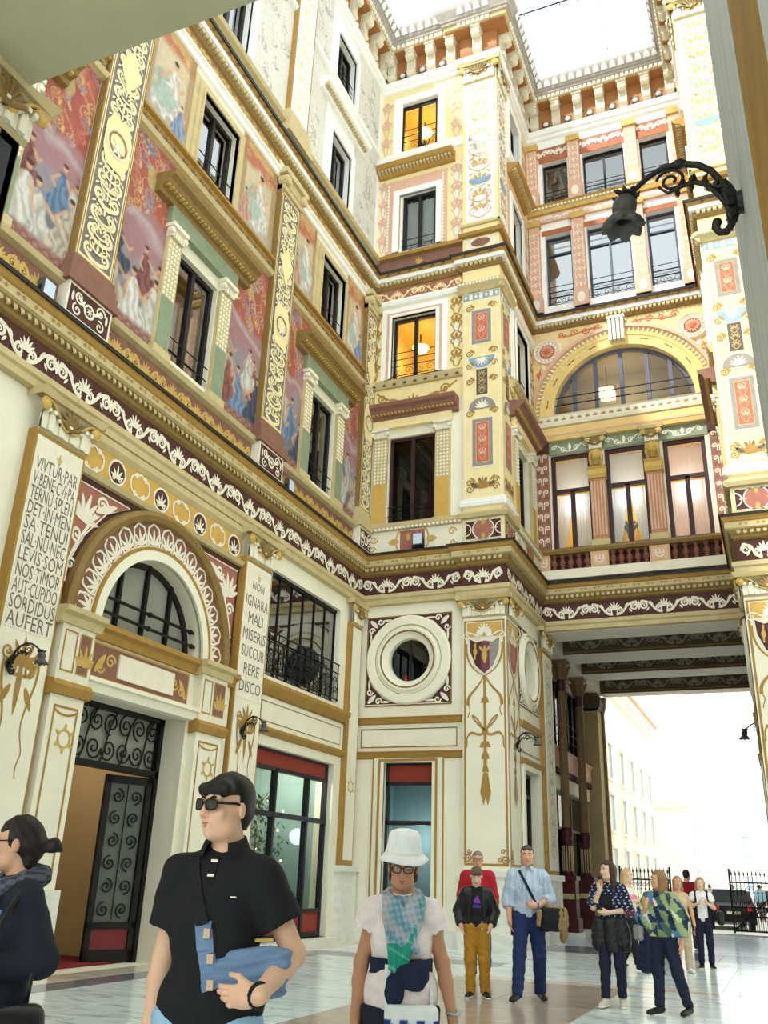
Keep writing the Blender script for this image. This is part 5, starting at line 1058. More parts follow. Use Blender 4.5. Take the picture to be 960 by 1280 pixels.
prof_obj('soffit', [(.05, 27.28), (.42, 27.3), (.42, 27.36)], MAT('orange_brown_paint'), t3); prof_obj('bead_moulding', [(.42, 27.34), (.48, 27.36), (.5, 27.5), (.56, 27.52)], STONE, t3); around('bead_row', t3, PALE, dent(27.36, 27.48, .46, .54, .16), 'stuff')
GRST = MAT('grey_stone', (176, 168, 158), .7, .12, 5); prof_obj('grey_fascia', [(.54, 27.5), (.56, 27.62), (.6, 27.64), (.62, 27.7)], GRST, t3); prof_obj('leaf_cyma', [(.6, 27.68), (.64, 27.75), (.74, 27.95), (.76, 28.05), (0, 28.1)], GRST, t3)
around('leaf_row', t3, PALE, lambda m_, L: [m_.add([(L*(i+a)/max(1, int(L/.28)), z, n) for a, z, n in ((.1, 27.72, .67), (.9, 27.72, .67), (.8, 27.88, .76), (.5, 27.97, .79), (.2, 27.88, .76))], [(0, 1, 2, 3, 4)]) for i in range(max(1, int(L/.28)))], 'stuff')
bk = MB()
prof = [(0, 0), (.1, .02), (.16, .12), (.12, .3), (.14, .55), (.26, .74), (.36, .78), (.36, .9), (0, .9)]
bk.add([(u, v, n) for u in (-.13, .13) for n, v in prof], [(i, i+1, i+10, i+9) for i in range(8)]+[tuple(range(9)), tuple(range(17, 8, -1))])
for u in (-.15, -.03, .09): bk.add([(u+a, v, n+.02) for a in (0, .06) for n, v in prof[1:6]], [(i, i+1, i+6, i+5) for i in range(4)])
for v, n, r_ in ((.12, .1, .1), (.68, .24, .13)): bk.lathe([(.001, -.15), (r_, -.14), (r_, .14), (.001, .15)], 0, v, n, 10, 'u')
bk.box(-.17, .17, .88, .98, 0, .4); bkm = MESH('bracket', bk, MAT('bracket_stone', (228, 220, 194), .6, .08, 5)); rsm = MESH('rosette', MB().box(-.13, .13, -.12, .12, 0, .03), DGREYP)
rs2 = MESH('rosette_boss', MB().lathe([(.001, .06), (.06, .05), (.09, .02), (.1, 0)], 0, 0, .02, 10, 'n'), WHITEP)
for p_, q_ in SEGS:
    fr, L = seg_fr(p_, q_)
    if L < 1: continue
    k = max(1, round(L/.79)) if L < 10 else int(L/.8)
    for i in range(k):
        u = L*(i+.5)/k
        if p_ == PATH[0] and u+3.84 < 9: continue
        OBJ('bracket', bkm, t3, fr.mat(u, 26.38, .05)); 
        if i < k-1: r0 = OBJ('rosette', rsm, t3, fr.mat(L*(i+1)/k, 26.58, .05)); OBJ('rosette_boss', rs2, r0)
# skylight
sk = E('skylight', 'pale glass roof on thin iron bars above the court', 'skylight', kind='structure')
for i in range(4):
    for j in range(6): B('pane', MB().add([(-9.6+3.5*i+.03, 3+3.7*j+.03, 30), (-9.6+3.5*i+3.47, 3+3.7*j+.03, 30), (-9.6+3.5*i+3.47, 3+3.7*j+3.67, 30), (-9.6+3.5*i+.03, 3+3.7*j+3.67, 30)], [(0, 1, 2, 3)]), GSKY, sk, 'raw')
PALEI = MAT('pale_roof_iron', (196, 206, 214), .5, .05, 4)
for i in range(5): B('iron_rib', MB().box(-9.61+3.5*i, -9.59+3.5*i, 29.95, 30.03, -25.4, -3), PALEI, sk)
for j in range(7): B('iron_rib', MB().box(-9.6, 4.4, 29.96, 30.02, -3.01-3.7*j, -2.99-3.7*j), PALEI, sk)
q = MB(); q.tube([(-5.2, 29.6, -22.4), (.2, 29.6, -22.4)], .03, 5)
for i in range(9): q.tube([(-5.+.62*i, 29.6, -22.4), (-5.+.62*i, 29.3, -22.4)], [.03, .008], 5)
B('hanging_rail', q, IRONB, sk, FW)
# building mass: roofs and outer walls (keep the daylight where it belongs)
ms = S('roof_mass', 'roofs and outer walls of the surrounding building', 'building')
B('west_roof', MB().box(XL-9, XL-.02, 27.55, 28.05, -40, 14), LEAD, ms, FW); B('west_outer_wall', MB().box(XL-9.2, XL-9, 0, 28, -40, 14), CREAM2, ms, FW); B('north_roof', MB().box(XL-9, XS-.02, 27.55, 28.05, -40, -YB-.02).box(XS, XR, 27.55, 28.05, -34.6, -YK-.02).box(XR, 14, 27.55, 28.05, -34.6, -YB-.02), LEAD, ms, FW)
B('west_wall_behind', MB().box(XL-.3, XL, 0, 28, -3.84, 14), CREAM2, ms, FW); B('north_floor', MB().box(XL-9, XS-.6, 9.0, 9.2, -34.6, -YB-2.5).box(XS-.6, XR+.6, 9.0, 9.2, -34.6, -YK-2.5), CREAM2, ms, FW)
B('street_front', MB().box(XL-9, XS-.75, 0, 28, -34.9, -34.6).box(XS-.75, XR+.5, 8.1, 28, -34.9, -34.6).box(XR+.5, 14, 0, 28, -34.9, -34.6), CREAM2, ms, FW)
# ================================================================== PASSAGE under the back wall
ps = E('ceiling_passage', 'coffered passage ceiling of pale beams and dark painted panels', 'ceiling', kind='structure'); ps.name = 'ceiling'
BEAM = MAT('pale_beam', (232, 226, 208), .6, .05, 3); DKP = MAT('dark_coffer_paint', (86, 72, 54), .6, .15, 5)
for y0, y1 in ((24.7, 25.75), (27.5, 28.75), (30.4, 31.5), (33.9, 34.6)): 
    b = B('beam', MB().box(XS, XR, 7.97, 8.75, -y1, -y0), BEAM, ps, FW)
for y0, y1 in ((25.75, 27.5), (28.75, 30.4), (31.5, 33.9)):
    c = B('coffer', MB().box(XS, XR, 8.7, 8.8, -y1, -y0), BEAM, ps, FW)
    fr = Fr((0, y1, 0), (1, 0, 0), (0, -1, 0)); B('dark_frieze', MB().box(XS, XR, 7.98, 8.6, .0, .02), DKP, c, fr); B('frieze_scrolls', rinceau(MB(), XS+.2, XR-.2, 8.1, 8.5, .026, 1.4), GREYP, c, fr); B('frieze_lines', MB().box(XS, XR, 8.03, 8.07, .02, .035).box(XS, XR, 8.53, 8.58, .02, .05), GOLD, c, fr)
FP = Fr((XS-.6, 0, 0), (0, 1, 0), (1, 0, 0)); FP2 = Fr((XR+.6, 0, 0), (0, 1, 0), (-1, 0, 0))
wp = S('wall_passage', 'passage wall with dark shop windows behind iron columns')
for f_, nm in ((FP, 'left'), (FP2, 'right')):
    B('passage_wall', wallmesh(25.3, 34.6, 0, 8.75, [(25.7, 33.6, .2, 4.1), (25.7, 33.6, 5.3, 7.6)], .3), CREAM2, wp, f_); B('upper_ledge', MB().box(25.3, 34.3, 7.97, 8.75, .0, .6), BEAM, wp, f_)
    B('passage_fascia', MB().extr([(0, 4.7), (.14, 4.72), (.18, 4.84), (.18, 5.2), (.24, 5.3), (0, 5.32)], 25.4, 34.2), PINKP, wp, f_); dentils('fascia_dentils', f_, 25.4, 34.2, 4.55, 4.7, .02, .16, .24, MAROON, wp, .5); B('lower_fascia', MB().box(25.4, 34.2, 4.1, 4.5, 0, .08), CREAM, wp, f_)
    for a, b in ((25.7, 28.2), (28.2, 31.0), (31.0, 33.6)):
        window('tall dark shop window in the %s passage wall, bay ending at %s' % (nm, {28.2: 'the first column', 31.: 'the second column', 33.6: 'the street'}[b]), f_, a+.1, b-.1, .2, 4.1, -.15, cols=2, trans=3.0, mat=SHOPB, gm=GLD, fw=.08, room=DIMROOM); window('dark upper window with iron railing in the %s passage wall, bay ending at %s' % (nm, {28.2: 'the first column', 31.: 'the second column', 33.6: 'the street'}[b]), f_, a+.1, b-.1, 5.3, 7.6, -.15, cols=3, mat=IRON, gm=GLD, fw=.06, rail='scroll', rh=1.0, room=DIMROOM)
    B('end_pier', MB().box(33.6, 34.7, 0, 7.4, 0, .5), MAT('stained_stucco', (188, 164, 120), .7, .12, 2), wp, f_); B('end_pier_cap', MB().extr([(0, 7.3), (.5, 7.32), (.6, 7.5), (.62, 7.7), (.5, 7.97), (0, 7.97)], 33.6, 34.7), DKP, wp, f_)
cp = [(.17, 1.95), (.2, 2.0), (.16, 2.06), (.15, 2.5), (.2, 2.56), (.17, 2.62), (.2, 2.72), (.21, 2.82), (.16, 2.9), (.135, 3.0), (.125, 7.0), (.13, 7.2)]
for f_, sd in ((FP, 'left'), (FP2, 'right')):
    for i, y in enumerate((28.2, 31.0)):
        t = E('iron_column', 'slender fluted iron column with maroon pedestal, %s passage wall, %s from the court' % (sd, ('first', 'second')[i]), 'column', kind='structure'); p_ = f_.mat(y, 0, .33); t.location = p_.translation
        g = lambda n, mb, mt, **k: B(n, mb, mt, t, **k)
        g('pedestal', MB().box(-.3, .3, .12, .5, -.3, .3).box(-.24, .24, .5, 1.55, -.24, .24).box(-.28, .28, 1.5, 1.62, -.28, .28), PORP, ); g('pedestal_plate', MB().box(-.2, .2, 1.0, 1.14, .24, .255).box(.24, .255, 1.0, 1.14, -.2, .2), STONE); g('foot_stone', MB().box(-.36, .36, 0, .13, -.36, .36), MARB)
        g('drum', MB().lathe([(.2, 1.62), (.15, 1.7), (.14, 2.5), (.19, 2.55), (.15, 2.62), (.19, 2.75), (.19, 2.85), (.14, 2.95)], 0, 0, 0, 16), PORP, smooth=True)
        q = MB()
        for k in range(12): a = k*PI/6; q.tube([(.145*math.cos(a), 1.75, .145*math.sin(a)), (.145*math.cos(a), 2.45, .145*math.sin(a))], .018, 5)
        g('gilded_reeds', q, STONE); q = MB().lathe([(.115, 2.9), (.11, 7.05)], 0, 0, 0, 16)
        for k in range(16): a = k*PI/8; q.tube([(.12*math.cos(a), 2.95, .12*math.sin(a)), (.115*math.cos(a), 7.0, .115*math.sin(a))], .014, 4)
        g('fluted_shaft', q, BRONZ); g('neck_band', MB().lathe([(.12, 7.0), (.15, 7.05), (.15, 7.3), (.13, 7.35)], 0, 0, 0, 12), PORP); q = MB().box(-.26, .26, 7.88, 7.97, -.26, .26).lathe([(.13, 7.35), (.16, 7.6), (.22, 7.88)], 0, 0, 0, 12)
        for k in range(8): a = k*PI/4; q.tube([(.14*math.cos(a), 7.36, .14*math.sin(a)), (.2*math.cos(a), 7.6, .2*math.sin(a)), (.29*math.cos(a), 7.78, .29*math.sin(a)), (.25*math.cos(a), 7.68, .25*math.sin(a))], [.05, .06, .04, .02], 5)
        g('leaf_capital', q, BRONZ)
    pp = f_.mat(34.4, 0, .56).translation; t = E('iron_post', 'thin dark iron post at the street end of the %s passage wall' % sd, 'post', kind='structure'); t.location = pp
    B('shaft', MB().lathe([(.1, 0), (.1, .5), (.06, .6), (.055, 7.3), (.12, 7.5), (.16, 7.9)], 0, 0, 0, 10), BRONZ, t)
# ================================================================== NEAR PASSAGE round the camera
nb = E('ceiling_near', 'dull beige soffit of the near passage beam overhead', 'ceiling', kind='structure'); nb.name = 'ceiling'
SOF = MAT('dull_soffit', (186, 183, 150), .7, .08, 1.5)
B('beam', MB().box(-5.5, .15, 7.95, 8.9, -4.3, -2.4), SOF, nb, FW); B('ceiling_panel', MB().box(-5.6, .2, 8.6, 8.9, -2.4, 4), SOF, nb, FW)
wn = S('wall_near', 'near passage piers either side of the camera'); GREYMB = MAT('grey_streaked_marble', (176, 184, 186), .5, .22, 2.2, stretch=(3, 3, .35)); OCB = MAT('ochre_stained_stucco', (150, 112, 40), .7, .25, 2.5)
B('grey_pier_face', MB().box(.15, 1.3, 0, 7.95, -4.5, -2.37), GREYMB, wn, FW); B('ochre_pier_band', MB().box(.152, 1.3, 0, 7.95, -2.37, -1.5), OCB, wn, FW); B('pale_pier_band', MB().box(.152, 1.3, 0, 7.95, -1.5, 2), GREYMB, wn, FW)
B('left_pier', MB().box(-9.6, -5.72, 0, 7.95, -4.2, -3.6), CREAM2, wn, FW); B('left_side_wall', MB().box(-6., -5.72, 0, 8.6, -3.6, 4), CREAM2, wn, FW)
FN = Fr((-5.72, 0, 0), (0, 1, 0), (1, 0, 0)); NAVY = MAT('navy_panel', (34, 36, 50), .5, .1)
p = B('near_pilaster', MB().box(3.75, 4.42, 1.6, 7.45, 0, .12), GOLD, wn, FN); B('navy_panel', MB().box(3.85, 4.34, 1.8, 7.3, .11, .125), NAVY, p, FN); B('navy_panel_end', MB().box(-5.7, -5.62, 1.8, 7.3, -4.43, -4.41), NAVY, p, FW); B('pilaster_return', MB().box(-6.2, -5.6, 1.6, 7.45, -4.41, -4.2), GOLD, p, FW); capital(p, FN, 4.1, 7.4, 7.96, .72, .12, .1)
COOL = MAT('cool_white_stucco', (236, 242, 242), .7, .04, 2); wo = S('wall_opposite', 'plain cool white court wall opposite the frescoed wall'); B('court_wall', MB().box(4.2, 4.5, 0, 27.6, -YB, -4.3), COOL, wo, FW)  # unseen wall, coloured cool white to keep its bounced light neutral
B('court_roof', MB().box(4.2, 14, 27.55, 28.05, -YB, 14), LEAD, wo, FW); 
# ================================================================== FLOOR
fl = S('floor', 'court floor of white veined marble slabs with grey bands', 'floor'); B('bed', MB().box(-19, 14, -.2, -.012, -36, 6), MAT('joint_mortar', (150, 146, 138), .9), fl, FW)
def MARBLE(name, c1, c2, rough=.17, sc=1.6, lo=.5, hi=.72):
    mt = MAT(name, c1, rough, 0, 1); nt = mt.node_tree; N = nt.nodes; L = nt.links; b = N['Principled BSDF']; b.inputs['Specular IOR Level'].default_value = .5
    tc = N.new('ShaderNodeTexCoord'); oi = N.new('ShaderNodeObjectInfo'); mp = N.new('ShaderNodeMapping'); mp.inputs['Scale'].default_value = (.8, 2.6, 1); ad = N.new('ShaderNodeVectorMath'); sc_ = N.new('ShaderNodeVectorMath'); sc_.operation = 'SCALE'; sc_.inputs[0].default_value = (17, 31, 5)
    L.new(oi.outputs['Random'], sc_.inputs['Scale']); L.new(tc.outputs['Object'], mp.inputs[0]); L.new(mp.outputs[0], ad.inputs[0]); L.new(sc_.outputs[0], ad.inputs[1]); n = N.new('ShaderNodeTexNoise'); n.inputs['Scale'].default_value = sc; n.inputs['Detail'].default_value = 8; n.inputs['Distortion'].default_value = 1.2; n.inputs['Roughness'].default_value = .7
    L.new(ad.outputs[0], n.inputs['Vector']); r_ = N.new('ShaderNodeValToRGB'); r_.color_ramp.elements[0].position = lo; r_.color_ramp.elements[1].position = hi; r_.color_ramp.elements[0].color = (*lin(c1), 1); r_.color_ramp.elements[1].color = (*lin(c2), 1); L.new(n.outputs[0], r_.inputs[0]); L.new(r_.outputs[0], b.inputs['Base Color']); return mt
MW = MARBLE('white_marble', (226, 238, 240), (138, 150, 154)); MBL = MARBLE('grey_blue_marble', (112, 118, 128), (150, 156, 166), .17); MBR = MARBLE('brown_marble', (172, 158, 146), (198, 184, 170), .17); MCR = MARBLE('cream_marble', (226, 216, 194), (190, 176, 150), .14)
def slab_mesh(w, d, mt):
    e = .006; return MESH('slab', MB().add([(-w/2+e, -d/2+e, 0), (w/2-e, -d/2+e, 0), (w/2-e, d/2-e, 0), (-w/2+e, d/2-e, 0)]+[(-w/2+.001, -d/2+.001, -.012), (w/2-.001, -d/2+.001, -.012), (w/2-.001, d/2-.001, -.012), (-w/2+.001, d/2-.001, -.012)], [(0, 1, 2, 3), (0, 4, 5, 1), (1, 5, 6, 2), (2, 6, 7, 3), (3, 7, 4, 0)]), mt)
SM = {}
def slabs(x0, x1, y0, y1, nx, ny, mt):
    w, d = (x1-x0)/nx, (y1-y0)/ny; k = (round(w, 4), round(d, 4), mt.name)
    if k not in SM: SM[k] = slab_mesh(w, d, mt)
    for i in range(nx):
        for j in range(ny): OBJ('slab', SM[k], fl, Matrix.Translation((x0+w*(i+.5), y0+d*(j+.5), 0)))
slabs(XL, -9.0, 3.84, YB, 1, 9, MCR); slabs(-9.0, -8.45, 3.84, 18.2, 1, 10, MBL); slabs(-9.0, -8.45, 18.2, YB, 1, 2, MW)
slabs(-8.45, -5.0, 4.4, 15.2, 3, 9, MW); slabs(-8.45, -5.0, 15.2, 17.2, 3, 2, MW); slabs(-8.45, -5., 17.2, 18.2, 3, 1, MBL); slabs(-8.45, -5., 18.2, YB, 3, 3, MW)
slabs(-5.0, -2.4, 4.4, 15.2, 2, 8, MBR); slabs(-2.4, .2, 4.4, 15.2, 2, 8, MW); slabs(-5., .2, 15.2, 15.6, 5, 1, MCR); slabs(-5., .2, 15.6, 20.7, 4, 5, MW); slabs(.2, 4.2, 4.4, YB, 4, 10, MW); slabs(-9, 4.2, -2, 4.4, 7, 5, MW); slabs(-5., .2, 20.7, 20.9, 5, 1, MCR)  # right part of the brown field laid white to carry the street glare
slabs(XS, XR, 20.9, 22.0, 4, 1, MW); slabs(XS, XR, 22., 24.4, 4, 2, MBL); slabs(XS-.6, XR+.6, 24.4, 34.6, 5, 8, MW)
# ================================================================== THINGS on the walls
CN = {}
for mb, fr, lab in CURTAINS:
    CN[lab] = CN.get(lab, 0)+1
for i, (mb, fr, lab) in enumerate(CURTAINS):
    v = fr.pts(np.array(mb.v)); o = B('curtain', mb, CURT, None, fr, smooth=True)
for o in [o for o in COL.objects if o.name.startswith('curtain')]:
    pass
WHERE = {'left': 'left maroon window over the passage', 'middle': 'middle maroon window over the passage', 'right': 'right maroon window over the passage'}
cur = sorted([o for o in COL.objects if o.name.startswith('curtain') and o.type == 'MESH'], key=lambda o: o.name)
seen = {}
for o, (mb, fr, lab) in zip(cur, CURTAINS):
    k = seen[lab] = seen.get(lab, -1)+1
    if 'maroon framed' in lab:
        side = 'left' if ', left of' in lab else 'middle' if 'middle' in lab else 'right'
        t = ('white sheer curtain across the top light of the ' if k == 0 else 'white sheer curtain in the left casement of the ' if k == 1 else 'white sheer curtain in the right casement of the ')+WHERE[side]
    elif 'corner bay' in lab: t = 'white pleated curtain filling the corner bay attic window'
    elif 'far corner' in lab: t = 'white curtain in the lower left wall attic window near the corner'
    else: t = 'white curtain in the lower left wall attic window above the door bay'
    setp(o, t, 'curtain', 'white window curtains')
def part_copy(root, M, label):
    r = root.copy(); COL.objects.link(r); r.matrix_world = M; r['label'] = label
    for ch in list(root.children):
        c = ch.copy(); COL.objects.link(c); c.parent = r
        for g in ch.children: d = g.copy(); COL.objects.link(d); d.parent = c
    return r
LAMPI = MAT('weathered_iron', (50, 46, 44), .5, .25, 30, metal=.4); SHADEM = MAT('smoky_glass_shade', (84, 82, 80), .35, .2, 12)
wlp = E('wall_lamp', 'large curved iron wall lamp with fluted tulip shade on the grey pier', 'wall lamp', 'scrolled iron wall lamps')
P3 = lambda pts, y=0: [(a, b, y) for a, b in pts]
g = MB().lathe([(.001, -.0), (.05, .0), (.045, .02), (.02, .03)], 0, 0, 0, 12, 'u')
for i in range(9): a = PI/2+(i-4)*.62; c, s = math.cos(a), math.sin(a); g.tube([(.02, s*.02, c*.02), (.045, s*.08, c*.045), (.06, s*(.1+.02*(i % 2)), c*.06), (.05, s*.13, c*.06)], [.014, .018, .012, .003], 5)
B('rosette', g, LAMPI, wlp)
st = [(.105, -.075), (.112, -.1), (.1, -.125), (.075, -.13), (.052, -.1), (.05, -.03), (.055, .03), (.068, .12), (.1, .19), (.15, .24), (.217, .267), (.29, .268), (.35, .24), (.395, .205), (.425, .18)]
B('arm', MB().tube(P3(st), [.02, .018, .016, .016, .016, .017, .017, .016, .015, .015, .014, .013, .012, .012, .012], 8).ball(.105, -.075, 0, .02).lathe([(.012, -.03), (.022, -.01), (.022, .01), (.012, .03)], .225, .267, 0, 8, 'u').tube([(.225, .28, 0), (.225, .295, 0)], [.015, .002], 6), LAMPI, wlp, smooth=True)
B('scroll', MB().tube(P3(spiral(.262, .19, .062, 1.6, .3, 1, 26, .2)), .007, 6).tube(P3([(.315, .17), (.28, .13), (.22, .15), (.17, .155), (.12, .12), (.08, .05), (.06, 0)]), [.006, .008, .01, .011, .012, .012, .012], 6), LAMPI, wlp, smooth=True)
g = MB()
for x, y, a in ((.25, .14, -2.0), (.21, .15, 1.2), (.19, .15, 2.), (.165, .15, 1.3), (.14, .14, 2.2), (.12, .125, 1.), (.1, .1, 2.1), (.19, .155, -1.8), (.13, .13, -2.2), (.1, .1, -2.6)):
    c, s = math.cos(a), math.sin(a)
    for k in (-1, 0, 1): g.tube([(x, y, 0), (x+c*.02, y+s*.02, k*.012), (x+c*.032+.006*k, y+s*.034, k*.022)], [.008, .011, .002], 5)
B('leaf_spray', g, LAMPI, wlp); g = MB()
for i in range(8): a = i*PI/4; c, s = math.cos(a), math.sin(a); g.tube([(.43, .185, 0), (.44+c*.025, .165, s*.025), (.45+c*.05, .16+.015*(i % 2), s*.05), (.452+c*.06, .178, s*.06)], [.012, .014, .01, .002], 5)
B('calyx', g, LAMPI, wlp)
g = MB(); seg = 32; prof = [(.012, .165), (.035, .155), (.05, .13), (.052, .1), (.043, .075), (.05, .06), (.072, .035), (.088, .015), (.082, .002), (.06, .0), (.03, .04)]
vs = []
for i in range(seg):
    a = 2*PI*i/seg
    for j, (r_, h) in enumerate(prof):
        w_ = 1+(.06*math.cos(8*a) if j > 4 else .02*math.cos(16*a)); vs.append((.455+.02*(.16-h)/.16+r_*w_*math.cos(a), h-(.012*math.cos(8*a) if 6 < j < 9 else 0), r_*w_*math.sin(a)))
k = len(prof); g.add(vs, [(i*k+j, i*k+j+1, ((i+1) % seg)*k+j+1, ((i+1) % seg)*k+j) for i in range(seg) for j in range(k-1)])
B('tulip_shade', g, SHADEM, wlp, smooth=True)
wlp.location = (.148, 3.2, 4.0); wlp.rotation_euler = (0, 0, PI)
LM = lambda x, y, z, rz, s=1: Matrix.Translation((x, y, z)) @ Matrix.Rotation(rz, 4, 'Z') @ Matrix.Scale(s, 4)
part_copy(wlp, LM(XL+.17, 9.12, 3.92, .25, 1.05), 'small scrolled wall lamp on the long inscribed pilaster left of the door')
part_copy(wlp, LM(XL+.17, 15.2, 3.92, .1, 1.05), 'small scrolled wall lamp on the short inscribed pilaster beside the shop window')
part_copy(wlp, LM(XS+.02, 21.4, 4.42, .1, 1.1), 'small scrolled wall lamp on the side of the pier by the oculus')
part_copy(wlp, LM(XR+.3, 34.15, 6.25, PI, 2.), 'large wall lamp hanging in the street opening, against the bright sky')
# floodlights standing on the main cornice
fl0 = E('floodlight', 'small floodlight on the cornice at the foot of the first frescoed pilaster', 'floodlight', 'floodlights on the cornice')
B('housing', MB().prism([(-.13, .06), (.13, .06), (.13, .36), (-.13, .36)], -.1, .02), MAT('grey_housing', (90, 90, 92), .5), fl0); B('lens', MB().quad(-.11, .11, .08, .34, .025), MAT('pale_lens', (206, 222, 236), .25), fl0); B('bracket', MB().box(-.15, -.13, 0, .22, -.06, -.02).box(.13, .15, 0, .22, -.06, -.02).box(-.15, .15, 0, .02, -.08, .0), IRON, fl0)
fl0.matrix_world = LM(XL+.14, 8.55, 9.42, PI/2-.0)
part_copy(fl0, LM(XL+.14, 16.45, 9.42, PI/2), 'dark floodlight on the cornice beside the second frescoed pilaster'); part_copy(fl0, LM(-7.95, YB-.24, 9.44, 0, 1.1), 'floodlight on the cornice below the dark corner bay casement')
# shop plants
pl = E('potted_tree', 'leafy potted tree with small lights standing inside the wide shop window', 'plant', loc=(XL-1.25, 18.5, .02)); B('pot', MB().lathe([(.22, 0), (.3, .5), (.26, .5), (.001, .46)], 0, 0, 0, 16), STONE, pl); q = MB(); rg = random.Random(3)
tr = MB().tube([(0, .4, 0), (.05, 1.2, .03), (0, 2.1, 0)], [.05, .04, .02], 6)
for i in range(10):
    a = i*2.4; z = .9+.2*i; tr.tube([(.02, z, 0), (.35*math.cos(a), z+.25, .35*math.sin(a)), (.62*math.cos(a), z+.22, .62*math.sin(a))], [.02, .012, .004], 4)
B('trunk', tr, BRONZ, pl)
for i in range(420):
    a = rg.uniform(0, 2*PI); z = rg.uniform(.9, 3.1); r_ = rg.uniform(.1, .75)*math.sin(PI*min(1, (3.3-z)/2.6)); x, y = r_*math.cos(a), r_*math.sin(a); b_ = rg.uniform(0, 2*PI); c, s = math.cos(b_)*.05, math.sin(b_)*.05
    q.add([(x-c, z, y-s), (x+s*.6, z-.07, y-c*.6), (x+c, z-.11, y+s), (x-s*.6, z-.04, y+c*.6)], [(0, 1, 2, 3)])
B('leaves', q, MAT('shop_leaf', (70, 92, 52), .6, .25, 4), pl, kind='stuff'); q = MB()
for i in range(16): a = i*2.4; q.ball(.6*math.cos(a), 1.+.13*i, .6*math.sin(a), .025, 1, 6)
B('small_lights', q, LITM, pl, kind='stuff')
t = E('spot_lamp', 'small bright spot lamp under the ceiling of the wide shop', 'ceiling lamp', loc=(XL-2., 18.9, 3.2)); B('bulb', MB().ball(0, 0, 0, .05), LITM, t); B('stem', MB().tube([(0, 0, 0), (0, .5, 0)], .012, 5), IRON, t)
# ================================================================== STREET beyond the passage
gr = S('ground', 'pale sunlit street paving beyond the passage', 'street'); gr.name = 'ground'
B('paving', MB().box(-60, 60, -.2, -.02, -200, -36), MAT('pale_street_stone', (214, 212, 206), .7, .08, 1), gr); B('threshold', MB().box(XS, XR, -.02, .04, -35.2, -34.6), MARB, gr)
def gate(label, x0, x1, y, rot):
    t = E('gate_leaf', label, 'gate', 'iron gates at the street opening', loc=(x0, y, .06), rz=rot); w = x1-x0; s = 1 if w > 0 else -1; w = abs(w)
    f = MB()
    for z in (.06, .5, .78, 1.55): f.box(0, s*w, z, z+.05, -.02, .02) if s > 0 else f.box(-w, 0, z, z+.05, -.02, .02)
    for x in (0, w): f.box(s*x-.03, s*x+.03, 0, 2.0, -.03, .03)
    f.tube([(0, .1, 0), (s*w, 1.55, 0)], .025, 5); B('frame', f, IRON, t)
    k = int(w/.13); bm_ = MESH('bar', MB().box(-.012, .012, 0, 1.75, -.012, .012).lathe([(.001, 0), (.035, .06), (.001, .2)], 0, 1.72, 0, 6).box(-.03, .03, 1.2, 1.24, -.02, .02), IRON, fr=FW)
    sm_ = MESH('short_bar', MB().box(-.01, .01, 0, .78, -.01, .01).lathe([(.001, 0), (.028, .05), (.001, .15)], 0, .8, 0, 6), IRON, fr=FW)
    for i in range(k): OBJ('bar', bm_, t, Matrix.Translation((s*w*(i+.5)/k, 0, .05))); OBJ('short_bar', sm_, t, Matrix.Translation((s*w*(i+1)/k-.005, 0, .05)))
    q = MB()
    for i in range(k):
        for z in (.65, 1.42): q.tube([(s*w*(i+.5)/k+.05*math.cos(a), z+.05*math.sin(a), 0) for a in [2*PI*j/8 for j in range(9)]], .009, 4)
    B('ring_row', q, IRON, t, kind='stuff'); return t
gate('black spiked iron gate leaf folded open on the right of the street opening', -1.85, -.15, 34.9, 0); gate('black spiked iron gate leaf behind the walkers, left of the street opening', -5.5, -3.8, 34.9, 0)
def building(name, label, x0, x1, y0, y1, h, mt, nw, face, wz=((.9, 3.4), (4.4, 6.4), (7.4, 9.4)), roofm=None):
    t = E('building', label, 'building', loc=((x0+x1)/2, (y0+y1)/2, 0)); ox, oy = t.location.x, t.location.y
    B('walls', MB().box(x0-ox, x1-ox, 0, h, oy-y1, oy-y0), mt, t); B('cornice', MB().box(x0-ox-.5, x1-ox+.5, h-.5, h, oy-y1-.5, oy-y0+.5).box(x0-ox-.3, x1-ox+.3, h-.9, h-.5, oy-y1-.3, oy-y0+.3), mt, t)
    if roofm: B('roof', MB().box(x0-ox-.7, x1-ox+.7, h, h+.25, oy-y1-.7, oy-y0+.7), roofm, t)
    wmM = {}
    for z0, z1 in wz:
        if z1 > h-1: continue
        wm = MESH('window', MB().box(-.6, .6, 0, z1-z0, -.02, .05), MAT('street_window', (150, 168, 180), .4), fr=FW); fm = MESH('window_frame', MB().box(-.8, .8, -.15, 0, 0, .2).box(-.8, .8, z1-z0, z1-z0+.2, 0, .2).box(-.8, -.6, 0, z1-z0, 0, .1).box(.6, .8, 0, z1-z0, 0, .1), mt, fr=FW)
        for i in range(nw):
            if face == 'x': M = Matrix.Translation(((x1 if x1 < 0 else x0)-ox, y0+(y1-y0)*(i+.5)/nw-oy, z0)) @ Matrix.Rotation(PI/2 if x1 < 0 else -PI/2, 4, 'Z')
            else: M = Matrix.Translation((x0+(x1-x0)*(i+.5)/nw-ox, y0-oy, z0))
            o = OBJ('window', wm, t, M); OBJ('window_frame', fm, o)
    return t
PB = MAT('pale_street_plaster', (246, 243, 236), .8, .04, .5); YB_ = MAT('yellow_street_plaster', (248, 240, 220), .8, .04, .5)
building('', 'pale yellow building with long eave on the left of the street', -30, -9.3, 46, 78, 13.5, YB_, 7, 'x', roofm=PINKP)
building('', 'white classical building with cornice farther down the street', -30, -7.2, 84, 112, 8.6, PB, 9, 'x', ((.8, 3.0), (3.8, 6.8)))
building('', 'low pale building after the classical one in the street', -30, -6.2, 115, 150, 8.2, PB, 8, 'x', ((.8, 3.0), (3.8, 6.4)))
